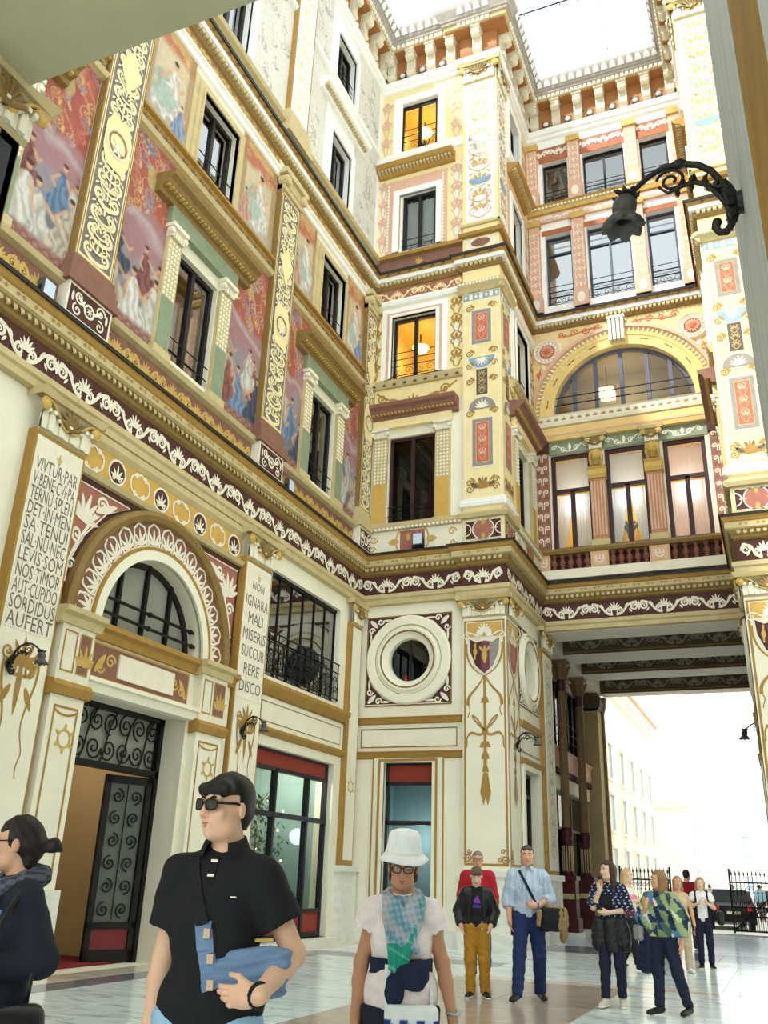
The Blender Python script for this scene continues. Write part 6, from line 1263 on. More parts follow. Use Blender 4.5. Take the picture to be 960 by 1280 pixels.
building('', 'tall pale building on the right side of the street', 3.6, 24, 40, 120, 15, PB, 16, 'x'); building('', 'far pale building closing the street', -30, 24, 165, 180, 12, PB, 10, 'y')
def car(label, x, y, rz, mt, s=1):
    t = E('car', label, 'car', loc=(x, y, -.02), rz=rz)
    body = [(-2.05, .35), (-2.1, .6), (-2.0, .85), (-1.85, .95), (-1.5, 1.42), (.2, 1.45), (.95, .98), (1.95, .8), (2.1, .55), (2.05, .3), (1.65, .28), (1.55, .5), (1.3, .62), (1.05, .5), (.95, .28), (-.95, .28), (-1.05, .5), (-1.3, .62), (-1.55, .5), (-1.65, .28)]
    m_ = MB(); k = len(body); ins = lambda z: .82-.22*max(0, z-.9)/.5
    m_.add([(a, b, ins(b)) for a, b in body]+[(a, b, -ins(b)) for a, b in body], [(i, (i+1) % k, (i+1) % k+k, i+k) for i in range(k)]+[tuple(range(k)), tuple(range(2*k-1, k-1, -1))]); B('body', m_, mt, t)
    gm = MAT('car_glass', (30, 36, 42), .1); m_ = MB()
    for s_ in (-1, 1): m_.add([(a, b, s_*(ins(b)+.006)) for a, b in ((-1.55, .98), (-1.32, 1.34), (.15, 1.36), (.75, .98))], [(0, 1, 2, 3)])
    m_.add([(-1.84, .98, -.7), (-1.84, .98, .7), (-1.56, 1.37, .6), (-1.56, 1.37, -.6)], [(0, 1, 2, 3)]); m_.add([(.92, 1.02, -.7), (.92, 1.02, .7), (.28, 1.42, .58), (.28, 1.42, -.58)], [(0, 1, 2, 3)]); B('car_window', m_, gm, t)
    w = MESH('wheel', MB().lathe([(.001, -.1), (.2, -.1), (.32, -.09), (.32, .09), (.2, .1), (.001, .1)], 0, 0, 0, 16, 'n'), IRON, fr=FW)
    for a in (-1.3, 1.3):
        for b in (-.74, .74): OBJ('wheel', w, t, Matrix.Translation((a, b, .32)))
    for b in (-.68, .5): B('tail_light', MB().box(-2.12, -2.03, .68, .86, b, b+.18), MAT('tail_red', (200, 30, 30), .3, emit=.3), t)
    B('bumper', MB().box(-2.16, -2.0, .34, .52, -.8, .8).box(2.0, 2.14, .3, .48, -.8, .8), IRON, t); B('number_plate', MB().box(-2.15, -2.1, .56, .66, -.24, .24), WHITEP, t); return t
car('dark blue car with red tail light parked outside the gate', -2.45, 41.5, 1.75, MAT('car_navy', (28, 32, 46), .25)); car('white car parked beyond the dark car in the street', -2.6, 48, 1.75, MAT('car_white', (232, 234, 236), .25)); car('red car standing farther down the bright street', -1.2, 60, 1.6, MAT('car_red', (170, 40, 40), .25)); car('silver car farther away along the street', -4.6, 66, 1.6, MAT('car_silver', (170, 178, 186), .25))
# ================================================================== PEOPLE: bodies and clothes grown as smooth implicit surfaces
V3 = lambda *a: np.array(a, float)
def rotz(a): c, s = math.cos(a), math.sin(a); return np.array([[c, -s, 0], [s, c, 0], [0, 0, 1.]])
def rotx(a): c, s = math.cos(a), math.sin(a); return np.array([[1, 0, 0], [0, c, -s], [0, s, c]])
def roty(a): c, s = math.cos(a), math.sin(a); return np.array([[c, 0, s], [0, 1, 0], [-s, 0, c]])
class Field:
    def __init__(s, prims, h, off=0., extra_clip=None, noise=None, pad=.03):
        lo = np.full(3, 9.); hi = np.full(3, -9.)
        for p in prims:
            if p[0] == 'sub': continue
            a, b = prim_box(p); lo = np.minimum(lo, a); hi = np.maximum(hi, b)
        s.lo = lo-off-pad; s.h = h; s.n = np.ceil((hi+off+pad-s.lo)/h).astype(int)+1
        s.f = np.full(s.n, .2, np.float32); s.off = off
        for p in prims: s.put(p)
        if extra_clip or noise:
            X, Y, Z = np.meshgrid(*[s.lo[i]+h*np.arange(s.n[i], dtype=np.float32) for i in range(3)], indexing='ij')
            if noise: s.f += noise(X, Y, Z).astype(np.float32)
            for c in extra_clip or []: s.f = np.maximum(s.f, c(X, Y, Z).astype(np.float32))
    def put(s, p):
        k = p[-2]; clip = p[-1]; sub = p[0] == 'sub'; q = p[1] if sub else p
        a, b = prim_box(q); m = s.off+k+2*s.h
        i0 = np.maximum(0, np.floor((a-m-s.lo)/s.h).astype(int)); i1 = np.minimum(s.n, np.ceil((b+m-s.lo)/s.h).astype(int)+1)
        if (i1 <= i0).any(): return
        g = [s.lo[i]+s.h*np.arange(i0[i], i1[i], dtype=np.float32) for i in range(3)]
        X, Y, Z = g[0][:, None, None], g[1][None, :, None], g[2][None, None, :]
        if q[0] == 'cap':
            A, B_, ra, rb = q[1:5]; d = B_-A; L = float(d@d)+1e-9
            t = np.clip(((X-A[0])*d[0]+(Y-A[1])*d[1]+(Z-A[2])*d[2])/L, 0, 1)
            D = np.sqrt((X-A[0]-t*d[0])**2+(Y-A[1]-t*d[1])**2+(Z-A[2]-t*d[2])**2)-(ra+(rb-ra)*t)
        elif q[0] == 'box':
            c, r, R, rad = q[1:5]; x, y, z = X-c[0], Y-c[1], Z-c[2]
            u = [np.abs(R[0, i]*x+R[1, i]*y+R[2, i]*z)-(r[i]-rad) for i in range(3)]
            D = np.sqrt(sum(np.maximum(v, 0)**2 for v in u))+np.minimum(np.maximum(np.maximum(u[0], u[1]), u[2]), 0)-rad
        else:
            c, r, R = q[1:4]; x, y, z = X-c[0], Y-c[1], Z-c[2]
            u = [R[0, i]*x+R[1, i]*y+R[2, i]*z for i in range(3)]
            k0 = np.sqrt(sum((u[i]/r[i])**2 for i in range(3)))+1e-6; k1 = np.sqrt(sum((u[i]/r[i]**2)**2 for i in range(3)))+1e-6; D = k0*(k0-1)/k1
        if not sub: D = D-s.off
        if clip is not None:
            for (p0, nn) in clip: D = np.maximum(D, (X-p0[0])*nn[0]+(Y-p0[1])*nn[1]+(Z-p0[2])*nn[2])
        sl = tuple(slice(i0[i], i1[i]) for i in range(3)); F = s.f[sl]
        if sub: h_ = np.clip(.5-.5*(F+D)/k, 0, 1); s.f[sl] = F*(1-h_)-D*h_+k*h_*(1-h_)
        else: h_ = np.clip(.5+.5*(F-D)/k, 0, 1); s.f[sl] = F*(1-h_)+D*h_-k*h_*(1-h_)
    def mesh(s):
        f = s.f; n = f.shape; f[0] = f[-1] = .2; f[:, 0] = f[:, -1] = .2; f[:, :, 0] = f[:, :, -1] = .2
        ins = f < 0; C8 = [(a, b, c) for a in (0, 1) for b in (0, 1) for c in (0, 1)]
        cnt = sum(ins[a:n[0]-1+a, b:n[1]-1+b, c:n[2]-1+c].astype(np.int8) for a, b, c in C8); act = (cnt > 0) & (cnt < 8); I = np.argwhere(act)
        vals = np.stack([f[I[:, 0]+a, I[:, 1]+b, I[:, 2]+c] for a, b, c in C8], 1); acc = np.zeros((len(I), 3)); w = np.zeros(len(I))
        for i in range(8):
            for j in range(i+1, 8):
                if sum(abs(x-y) for x, y in zip(C8[i], C8[j])) != 1: continue
                m_ = (vals[:, i] < 0) != (vals[:, j] < 0); t = vals[m_, i]/(vals[m_, i]-vals[m_, j]); acc[m_] += np.array(C8[i])+t[:, None]*(np.array(C8[j])-np.array(C8[i])); w[m_] += 1
        V = s.lo+s.h*(I+acc/w[:, None]); idx = np.full(act.shape, -1); idx[act] = np.arange(len(I)); Q = []
        for ax in range(3):
            o = [x for x in range(3) if x != ax]; sl0 = [slice(1, -1)]*3; sl1 = [slice(1, -1)]*3; sl0[ax] = slice(0, -1); sl1[ax] = slice(1, None)
            a = ins[tuple(sl0)]; b = ins[tuple(sl1)]; E_ = np.argwhere(a != b); 
            if not len(E_): continue
            P = E_.copy(); P[:, o[0]] += 1; P[:, o[1]] += 1; fl_ = a[tuple(E_.T)]
            def at(d0, d1): q = P.copy(); q[:, o[0]] -= d0; q[:, o[1]] -= d1; return idx[tuple(q.T)]
            q = np.stack([at(1, 1), at(0, 1), at(0, 0), at(1, 0)], 1); q[fl_ ^ (ax == 1)] = q[fl_ ^ (ax == 1)][:, ::-1]; Q.append(q)
        Q = np.concatenate(Q)[:, ::-1]; Q = Q[(Q >= 0).all(1)]; return V, Q
    def front(s, x, z, sgn=-1):      # first surface point met from the front (or back)
        i = int(round((x-s.lo[0])/s.h)); k = int(round((z-s.lo[2])/s.h)); col = s.f[np.clip(i, 0, s.n[0]-1), :, np.clip(k, 0, s.n[2]-1)]; w = np.where(col < 0)[0]
        if not len(w): return 0.
        return float(s.lo[1]+s.h*(w[0] if sgn < 0 else w[-1]))
def prim_box(p):
    if p[0] == 'sub': p = p[1]
    if p[0] == 'cap': r = max(p[3], p[4]); return np.minimum(p[1], p[2])-r, np.maximum(p[1], p[2])+r
    r = np.linalg.norm(p[2]) if p[0] == 'box' else max(p[2]); return p[1]-r, p[1]+r
I3 = np.eye(3)
def cap(a, b, ra, rb=None, k=.02, clip=None): return ('cap', np.array(a, float), np.array(b, float), ra, ra if rb is None else rb, k, clip)
def ell(c, r, R=I3, k=.02, clip=None): return ('ell', np.array(c, float), np.array(r, float), R, k, clip)
def box(c, r, R=I3, rad=.03, k=.02, clip=None): return ('box', np.array(c, float), np.array(r, float), R, rad, k, clip)
def sub(p, k=.01): return ('sub', p, k, None)
def sdf_obj(name, F, mat, parent, label=None, vcol=None, kind=None):
    V, Q = F.mesh(); me = bpy.data.meshes.new(name); me.vertices.add(len(V)); me.vertices.foreach_set('co', V.astype(np.float32).ravel()); me.loops.add(len(Q)*4); me.loops.foreach_set('vertex_index', Q.ravel().astype(np.int32))
    me.polygons.add(len(Q)); me.polygons.foreach_set('loop_start', np.arange(0, len(Q)*4, 4, dtype=np.int32)); me.polygons.foreach_set('use_smooth', np.ones(len(Q), bool)); me.update(calc_edges=True); me.validate()
    me.materials.append(mat)
    if vcol:
        a = me.color_attributes.new('Col', 'FLOAT_COLOR', 'POINT'); c = vcol(V); a.data.foreach_set('color', np.concatenate([c, np.ones((len(V), 1))], 1).ravel().astype(np.float32))
    o = OBJ(name, me, parent); return setp(o, label, kind=kind)
CLOTH = VMAT('printed_cloth', .85); [setattr(n_.inputs[i_], 'default_value', v_) for n_ in CLOTH.node_tree.nodes if n_.type == 'MAP_RANGE' for i_, v_ in ((3, .85), (4, 1.15))]
def SKIN(n, c): return MAT('skin_'+n, c, .5, .05, 25, spec=.35)
def FAB(n, c, rough=.85): return MAT('cloth_'+n, c, rough, .12, 18, bump=.15)
def hand(prims, w, d, pn, side, curl=.3, s=1., thumb_out=.5, spread=.12):
    """palm and five separate fingers from wrist w along d, palm normal pn; thumb leaves the side of the palm"""
    d = d/np.linalg.norm(d); pn = pn-d*(pn@d); pn /= np.linalg.norm(pn); x = np.cross(d, pn)*side      # x towards the thumb
    R = np.stack([x, pn, d], 1); pc = w+d*.048*s
    prims.append(ell(pc, (.041*s, .016*s, .054*s), R, .02)); prims.append(cap(w-d*.01, w+d*.04*s, .026*s, .03*s, .02))
    for i, (o, ln) in enumerate(((.03, .07), (.011, .08), (-.008, .075), (-.027, .058))):
        b = w+d*.09*s+x*o*s-d*abs(i-1.2)*.005*s; dd = d+x*(o*spread*9); c1 = curl*(.8+.12*i); d1 = dd*math.cos(c1)+pn*math.sin(c1); d2 = dd*math.cos(c1*2)+pn*math.sin(c1*2); d3 = dd*math.cos(c1*2.8)+pn*math.sin(c1*2.8)
        m_ = b+d1*ln*.48*s; e = m_+d2*ln*.3*s; t = e+d3*ln*.24*s
        prims += [cap(b-d*.02*s, m_, .0092*s, .0086*s, .006), cap(m_, e, .0086*s, .008*s, .004), cap(e, t, .008*s, .0068*s, .004)]
    b = w+d*.03*s+x*.03*s; m_ = b+(d*.75+x*thumb_out+pn*.25)*.045*s; t = m_+(d*.95+x*thumb_out*.3+pn*.35)*.034*s
    prims += [cap(b, m_, .013*s, .0105*s, .012), cap(m_, t, .0105*s, .0082*s, .005)]
DEF = dict(
    sR=V3(-.178, .01, 1.4), sL=V3(.178, .01, 1.4), eR=V3(-.235, .03, 1.12), eL=V3(.235, .03, 1.12), wR=V3(-.25, -.05, .9), wL=V3(.25, -.05, .9),
    hR=V3(-.09, 0, .93), hL=V3(.09, 0, .93), kR=V3(-.1, -.02, .5), kL=V3(.1, -.02, .5), aR=V3(-.1, .02, .09), aL=V3(.1, .02, .09), tR=V3(-.13, -.16, .03), tL=V3(.13, -.16, .03))
def skeleton(**kw):
    J = {k: v.copy() for k, v in DEF.items()}; J.update({k: np.array(v, float) for k, v in kw.items() if k in J}); return J
def body_prims(J, fem=0, build=1., hand_kw=None, head=(0, 0, 0), hd=1.):
    T = []; A = {'R': [], 'L': []}; G = {'R': [], 'L': []}; b = build; ch = (J['sR']+J['sL'])/2; pv = (J['hR']+J['hL'])/2
    T += [ell(pv+V3(0, .01, .06), (.165*b+.012*fem, .115*b, .13), k=.06), ell((ch+pv)/2+V3(0, .0, .0), (.135*b-.008*fem, .1*b, .2), k=.08), ell(ch+V3(0, .0, -.14), (.165*b-.012*fem, .115*b, .19), k=.06), cap(J['sR']+V3(.03, 0, -.005), J['sL']+V3(-.03, 0, -.005), .054*b, k=.05), cap(ch+V3(-.105, .015, .015), ch+V3(.105, .015, .015), .05, k=.05), cap(ch+V3(-.045, .02, .05), ch+V3(.045, .02, .05), .05, k=.05), cap(ch+V3(0, .03, -.0), ch+V3(0, .012, .14), .064, .054, k=.03)]
    if fem: T += [ell(ch+V3(s*.075, -.085, -.16), (.062, .055, .062), k=.04) for s in (-1, 1)]
    for s, q in ((1, 'R'), (-1, 'L')):
        S_, E_, W_ = J['s'+q], J['e'+q], J['w'+q]; A[q] += [cap(S_, E_, .05*b-.006*fem, .041*b-.003*fem, .03), cap(E_, E_+(W_-E_)*.35, .041*b, .043*b-.005*fem, .02), cap(E_+(W_-E_)*.35, W_, .043*b-.005*fem, .028, .02)]
        kw = (hand_kw or {}).get(q, {}); hp = []; hand(hp, W_, np.array(kw.get('d', W_-E_), float), np.array(kw.get('n', (-s*-1, 0, 0)), float), s, kw.get('curl', .35), kw.get('s', 1-.08*fem), kw.get('to', .5)); A[q+'h'] = hp
        Hh, K, An, To = J['h'+q], J['k'+q], J['a'+q], J['t'+q]
        G[q] += [cap(Hh, K, .088*b, .056*b, .04), cap(K, K+(An-K)*.35+V3(0, .015, 0), .055, .058*b, .03), cap(K+(An-K)*.35+V3(0, .015, 0), An, .056*b, .037, .03)]
        G[q+'f'] = [cap(An+V3(0, .03, -.03), To, .04, .034, .03), cap(An, An+V3(0, .02, -.04), .038, .04, .02)]
    hc = ch+V3(0, -.02, .24)
    R = rotz(head[0]) @ rotx(head[1]) @ roty(head[2]); return T, A, G, hc, R*1.0
def head_prims(c, R, fem=0, s=1., nose=1.):
    P = lambda x, y, z: c+R @ V3(x, y, z)*s
    H = [ell(P(0, .012, .035), (.076*s, .096*s, .088*s), R, .02), ell(P(0, -.03, -.035), (.06*s-.004*fem, .066*s, .078*s), R, .03), ell(P(0, -.06, -.09), (.028*s, .028*s, .022*s), R, .025), cap(P(-.034, -.022, -.072), P(.034, -.022, -.072), .032*s, k=.03)]
    H += [cap(P(0, -.088, .02), P(0, -.112*nose, -.02), .009*s, .0125*s, .012), cap(P(-.012, -.098, -.026), P(.012, -.098, -.026), .0085*s, k=.008), cap(P(-.045, -.076, .035), P(.045, -.076, .035), .012*s, k=.015)]
    H += [ell(P(q*.042, -.065, -.02), (.022*s, .018*s, .022*s), R, .02) for q in (-1, 1)]
    H += [ell(P(q*.079, .012, -.005), (.01*s, .02*s, .032*s), R @ rotz(q*.35), .006) for q in (-1, 1)]
    H += [sub(ell(P(q*.032, -.094, .014), (.017*s, .014*s, .011*s), R), .012) for q in (-1, 1)]
    H += [cap(P(-.02, -.088, -.052), P(.02, -.088, -.052), .0075*s, k=.006), cap(P(-.016, -.088, -.064), P(.016, -.088, -.064), .0085*s, k=.006), sub(cap(P(-.022, -.098, -.058), P(.022, -.098, -.058), .0022*s), .004), cap(P(0, .02, -.06), P(0, .04, -.16), .05*s, .052*s, .02)]
    return H
def hair_field(c, R, style, h, s=1.):
    P = lambda x, y, z: c+R @ V3(x, y, z)*s
    def keep(y0, z0):
        def fn(X, Y, Z):
            x, y, z = X-c[0], Y-c[1], Z-c[2]; ly = R[0, 1]*x+R[1, 1]*y+R[2, 1]*z; lz = R[0, 2]*x+R[1, 2]*y+R[2, 2]*z; lx = R[0, 0]*x+R[1, 0]*y+R[2, 0]*z; return np.minimum(-(ly-y0*s), z0*s+.009*np.sin(95*lx+1)+.5*np.abs(lx)*0-lz)
        return fn
    pr = [ell(P(0, .018, .042), (.085*s, .103*s, .095*s), R, .02)]; cl = []
    nz = lambda X, Y, Z: .003*np.sin(70*X+20*Z)*np.sin(60*Y+15*Z)
    if style == 'short': pr += [cap(P(0, .06, -.02), P(0, .05, -.06), .055*s, .04*s, .03)]; cl = [keep(-.0, .068), lambda X, Y, Z: -( (R[0, 2]*(X-c[0])+R[1, 2]*(Y-c[1])+R[2, 2]*(Z-c[2]))+.07*s)]
    elif style == 'fringe': pr += [cap(P(0, .06, -.02), P(0, .05, -.06), .06*s, .045*s, .03), cap(P(-.06, -.06, .07), P(.06, -.06, .07), .026*s, k=.03)]; cl = [keep(.0, .04), lambda X, Y, Z: -((R[0, 2]*(X-c[0])+R[1, 2]*(Y-c[1])+R[2, 2]*(Z-c[2]))+.075*s)]
    elif style == 'long':
        pr += [cap(P(q*.06, .03, .02), P(q*.085, .03, -.26), .04*s, .035*s, .04) for q in (-1, 1)]+[cap(P(0, .07, 0), P(0, .08, -.3), .07*s, .05*s, .05)]; cl = [keep(-.03, .075)]; nz = lambda X, Y, Z: .005*np.sin(90*X+8*Z)*np.sin(80*Y)
    elif style == 'bob':
        pr += [cap(P(q*.06, .02, .02), P(q*.078, .0, -.13), .038*s, .036*s, .04) for q in (-1, 1)]+[cap(P(0, .06, 0), P(0, .06, -.14), .07*s, .055*s, .05)]; cl = [keep(-.035, .075)]; nz = lambda X, Y, Z: .004*np.sin(90*X+8*Z)*np.sin(80*Y)
    elif style == 'pony': pr += [cap(P(0, .07, -.01), P(0, .055, -.08), .066*s, .045*s, .04), cap(P(0, .1, -.01), P(0, .17, .0), .025*s, .03*s, .02), cap(P(0, .17, .0), P(.0, .2, -.02), .03*s, .014*s, .02)]; cl = [keep(-.03, .06)]; nz = lambda X, Y, Z: .004*np.sin(80*X+60*Z)*np.sin(70*Y+20*Z)
    elif style == 'under_hat': pr += [cap(P(q*.07, .02, -.0), P(q*.07, .03, -.07), .02*s, .016*s, .02) for q in (-1, 1)]+[cap(P(0, .07, -.02), P(0, .06, -.08), .05*s, .03*s, .03)]; cl = [keep(-.02, .06)]
    return Field(pr, h, 0, cl, nz)
def face_bits(t, c, R, s=1., brow=(40, 30, 26), lip=(176, 96, 88), eyes=True, glasses=None, lab=None, beard=None):
    M = Matrix.Translation(c) @ Matrix(R.tolist()).to_4x4() @ Matrix.Scale(s, 4); g = lambda n, mb, mt, sm=True, label=None: B(n, mb, mt, t, smooth=sm, M=M, label=label)
    rawb = lambda: MB()
    def ball(mb, x, y, z, r): mb.add([(x+r*math.sin(PI*i/6)*math.cos(2*PI*j/10), y+r*math.sin(PI*i/6)*math.sin(2*PI*j/10), z+r*.62*math.cos(PI*i/6)) for i in range(7) for j in range(10)], [(i*10+j, i*10+(j+1) % 10, (i+1)*10+(j+1) % 10, (i+1)*10+j) for i in range(6) for j in range(10)])
    if eyes:
        for q in (-1, 1): mb = MB(); ball(mb, q*.032, -.077, .013, .0115); g('eye', mb, MAT('eye_white', (226, 222, 214), .3)); mb = MB(); ball(mb, q*.032, -.0835, .013, .0062); g('iris', mb, MAT('dark_iris', (44, 32, 26), .2))
    for q in (-1, 1): g('eyebrow', MB().tube([(q*.016, -.094, .036), (q*.034, -.092, .041), (q*.052, -.078, .035)], [.003, .0042, .002], 5), MAT('brow_%d' % brow[0], brow))
    g('lips', MB().tube([(-.023, -.088, -.056), (-.01, -.0955, -.0525), (0, -.0965, -.054), (.01, -.0955, -.0525), (.023, -.088, -.056)], [.002, .0045, .004, .0045, .002], 6).tube([(-.02, -.088, -.06), (0, -.096, -.0645), (.02, -.088, -.06)], [.002, .0055, .002], 6), MAT('lips_%d' % lip[0], lip, .45))
    if glasses:
        mb = MB(); lens = MB()
        for q in (-1, 1):
            loop = [(q*.034+.026*math.copysign(abs(math.cos(a))**.7, math.cos(a)), -.108+.012*abs(math.cos(a))*(1 if math.cos(a)*q > 0 else 0), .012+.019*math.copysign(abs(math.sin(a))**.7, math.sin(a))) for a in [2*PI*i/20 for i in range(21)]]
            mb.tube(loop, .0032 if glasses != 'thin' else .0014, 5, False); lens.add(loop[:-1], [tuple(range(20))]); mb.tube([(q*.06, -.096, .018), (q*.08, -.02, .018), (q*.078, .02, .008)], .003 if glasses != 'sun' else .005, 5)
        mb.tube([(-.008, -.108, .018), (0, -.111, .02), (.008, -.108, .018)], .003, 5)
        gl = g('glasses', mb, MAT('black_plastic', (22, 20, 22), .3), True, {'sun': 'dark sunglasses'}.get(glasses)); B('lens', lens, MAT('sun_lens', (26, 24, 28), .08, spec=.6) if glasses == 'sun' else GLS, gl, M=Matrix.Identity(4))
    return M
def noise_folds(a=.004, f=24, sd=0):
    return lambda X, Y, Z: a*np.sin(f*X+5*np.sin(9*Z+sd)+sd)*np.sin(f*.8*Z+4*np.sin(11*X+sd)+3*Y*f*.3)
def clipz(z0=None, z1=None):
    r = []
    if z0 is not None: r.append(lambda X, Y, Z: z0-Z)
    if z1 is not None: r.append(lambda X, Y, Z: Z-z1)
    return r
def seg_clip(a, b, t): a, b = np.array(a), np.array(b); d = (b-a)/np.linalg.norm(b-a); return [(a+(b-a)*t, d)]
def sleeve(J, q, ra, rb, upto, r_end=None):        # upto 0..1 upper arm, 1..2 forearm
    S_, E_, W_ = J['s'+q], J['e'+q], J['w'+q]
    if upto <= 1: return [cap(S_, S_+(E_-S_)*(upto+.1), ra, r_end or rb, .03, seg_clip(S_, E_, upto))]
    return [cap(S_, E_, ra, rb, .03), cap(E_, E_+(W_-E_)*(upto-.9), rb, r_end or rb*.85, .02, seg_clip(E_, W_, upto-1))]
def legs_cover(J, r0, r1, r2, z_end=.07):
    P = []
    for q in 'RL': P += [cap(J['h'+q], J['k'+q], r0, r1, .03), cap(J['k'+q], J['a'+q]-V3(0, 0, .02), r1, r2, .03)]
    return P
def shoes(t, J, h, mt, sole=None, s=1., high=False, label=None):
    for q in 'RL':
        An, To = J['a'+q], J['t'+q]; d = To-An; d[2] = 0; d /= np.linalg.norm(d); F = Field([cap(An+V3(0, 0, -.035)-d*.03, To+d*.03, .046, .04, .03), cap(An+V3(0, 0, -.03), An+V3(0, 0, .05 if high else .0), .046, .048, .02)], h, 0, clipz(An[2]-.088, An[2]+(.1 if high else .03)))
        o = sdf_obj('shoe', F, mt, t, label)
        if sole: F = Field([cap(An+V3(0, 0, -.06)-d*.03, To+V3(0, 0, -.01)+d*.03, .05, .044, .03)], h, 0, clipz(An[2]-.09, An[2]-.062)); sdf_obj('sole', F, sole, o)
def PERSON(label, x, y, face, H, J, skin, h=.012, fem=0, build=1., head=(0, 0, 0), hk=None, hair=None, group=None, bits=None, hs=1., name='person'):
    t = E(name, label, 'person', group, loc=(x, y, 0), rz=face); sc = H/1.75; t.scale = (sc, sc, sc)
    T, A, G, hc, R = body_prims(J, fem, build, hk, head); HP = head_prims(hc, R, fem, hs)
    allp = T+A['R']+A['L']+G['R']+G['L']+G['Rf']+G['Lf']+HP+A['Rh']+A['Lh']
    F = Field(allp, h); sdf_obj('body', F, skin, t)
    if hair: o = sdf_obj('hair', hair_field(hc, R, hair[0], h, hs), MAT('hair_%s' % hair[1], hair[2], .5, .2, 40, stretch=(4, 4, .6)), t)
    M = face_bits(t, hc, R, hs, **(bits or {}))
    return t, T, A, G, hc, R, M
L3 = lambda *c: np.array(lin(c))
def torso(T): return T[:6]+T[7:]
def wear(t, name, prims, off, mt, h, clips=None, fold=.003, fq=22, sd=0, vcol=None, label=None):
    F = Field(prims, h, off, clips, noise_folds(fold, fq, sd) if fold else None); return sdf_obj(name, F, mt, t, label, vcol), F
def wrap_strip(mb, F, pts, w, lift=.006, sgn=-1, n=14):   # flat band lying on a garment, following its front (or back)
    P = [np.array(p, float) for p in pts]; out = []
    for a, b in zip(P, P[1:]):
        for i in range(n): out.append(a+(b-a)*i/n)
    out.append(P[-1]); d = np.gradient(np.array(out), axis=0); vs = []
    for p, q in zip(out, d):
        q = q/(np.linalg.norm(q)+1e-9); nx, nz = -q[1]*w/2, q[0]*w/2
        for s in (-1, 1): x, z = p[0]+s*nx, p[1]+s*nz; vs.append((x, F.front(x, z, sgn)+sgn*lift, z))
    k = len(out); vs2 = [(x, y+sgn*.006, z) for x, y, z in vs]
    return mb.add(vs+vs2, [(2*k+2*i, 2*k+2*i+1, 2*k+2*i+3, 2*k+2*i+2) for i in range(k-1)]+[(2*i, 2*i+2, 2*k+2*i+2, 2*k+2*i) for i in range(k-1)]+[(2*i+1, 2*i+3, 2*k+2*i+3, 2*k+2*i+1) for i in range(k-1)])
def in_frame(o, t): o.matrix_world = Matrix.LocRotScale(t.location, t.rotation_euler, t.scale); return o   # a held thing shares its holder's axes but stays a thing of its own
def trousers(t, J, mt, h, z1=1.0, r=(.1, .066, .052), fem=0, ze=.06, T=None):
    return wear(t, 'trousers', [T[0]]+legs_cover(J, *r), .012, mt, h, clipz(ze, z1), .0065, 30, 1)
BLK = FAB('black', (30, 30, 33)); NAVY2 = FAB('navy', (34, 40, 66)); DEN = FAB('dark_denim', (32, 36, 58)); SHB = MAT('black_shoe', (28, 27, 28), .4, .1, 10); LEA = MAT('black_leather', (34, 34, 36), .35, .15, 12, bump=.1)
SK1, SK2, SK3, SK4 = SKIN('fair', (228, 182, 152)), SKIN('tan', (196, 142, 108)), SKIN('warm', (216, 166, 134)), SKIN('pale', (234, 196, 170))
# ---- man in the black polo shirt, front
J = skeleton(sR=(-.163, .01, 1.4), sL=(.163, .01, 1.4), eL=(.29, .05, 1.15), wL=(.265, -.205, 1.045), eR=(-.215, .04, 1.12), wR=(-.215, -.01, .9), aL=(.1, .2, .1), tL=(.13, .02, .03), kL=(.1, .02, .5))
t, T, A, G, hc, R, M = PERSON('man in black polo shirt and sunglasses carrying a blue sling bag', -1.95, 3.1, .14, 1.75, J, SK1, .006, 0, .98, (-.45, .03, .02), {'L': dict(d=(-.9, -.1, -.12), n=(.1, 1, .25), curl=.42, to=.65), 'R': dict(d=(.02, -.1, -1), n=(1, .1, 0), curl=.4)}, ('fringe', 'black', (26, 22, 22)), bits=dict(glasses='sun', eyes=False, brow=(30, 24, 22), lip=(186, 110, 100)))
sh, FS1 = wear(t, 'polo_shirt', torso(T)+sleeve(J, 'R', .066, .066, .62, .07)+sleeve(J, 'L', .066, .066, .62, .07)+[ell((.0, .01, .98), (.18, .13, .1), k=.06)], .013, FAB('polo', (27, 27, 30)), .007, clipz(.9, 1.52), .004, 20)
q = MB(); nk = hc+V3(0, .035, -.135)
q.add([(nk[0]+r_*math.sin(a)*1.0, nk[1]-r_*math.cos(a)*1.02-.012, nk[2]+z-.022*math.cos(a)) for a in [2.6*(2*i/20-1)+PI for i in range(21)] for r_, z in ((.064, .03), (.078, .028), (.096, -.018))], [(3*i+j, 3*i+j+1, 3*i+j+4, 3*i+j+3) for i in range(20) for j in range(2)]); B('collar', q, MAT('cloth_polo'), sh, fr='raw', smooth=True)
q = MB(); wrap_strip(q, FS1, [(-.005, 1.475), (-.002, 1.37)], .034, .002); B('placket', q, MAT('cloth_polo'), sh, fr='raw')
q = MB()
for z in (1.455, 1.405): y = FS1.front(0, z)-.012; q.box(-.013, .013, z-.005, z+.004, -y, -y+.004)
y = FS1.front(.085, 1.335); q.box(.07, .105, 1.333, 1.337, -y, -y+.006); B('button', q, WHITEP, sh)
trousers(t, J, FAB('pale_jeans', (150, 186, 214)), .012, 1.0, T=T); shoes(t, J, .012, SHB)
q = MB()
for i in range(17): pass
wv = J['wL']; q.tube([tuple(wv+np.array((.0, .0, 0))+.036*(math.cos(a)*V3(.1, .35, -.9)+math.sin(a)*V3(.55, .75, .35))/1.0) for a in [2*PI*i/16 for i in range(17)]], .008, 6, False); B('wrist_strap', q, BLK, t, fr='raw', label='black wrist strap', smooth=True)
sb = E('sling_bag', 'blue grey sling bag with folded flap held against the black polo shirt', 'bag', loc=t.location, rz=.14); sb.scale = t.scale
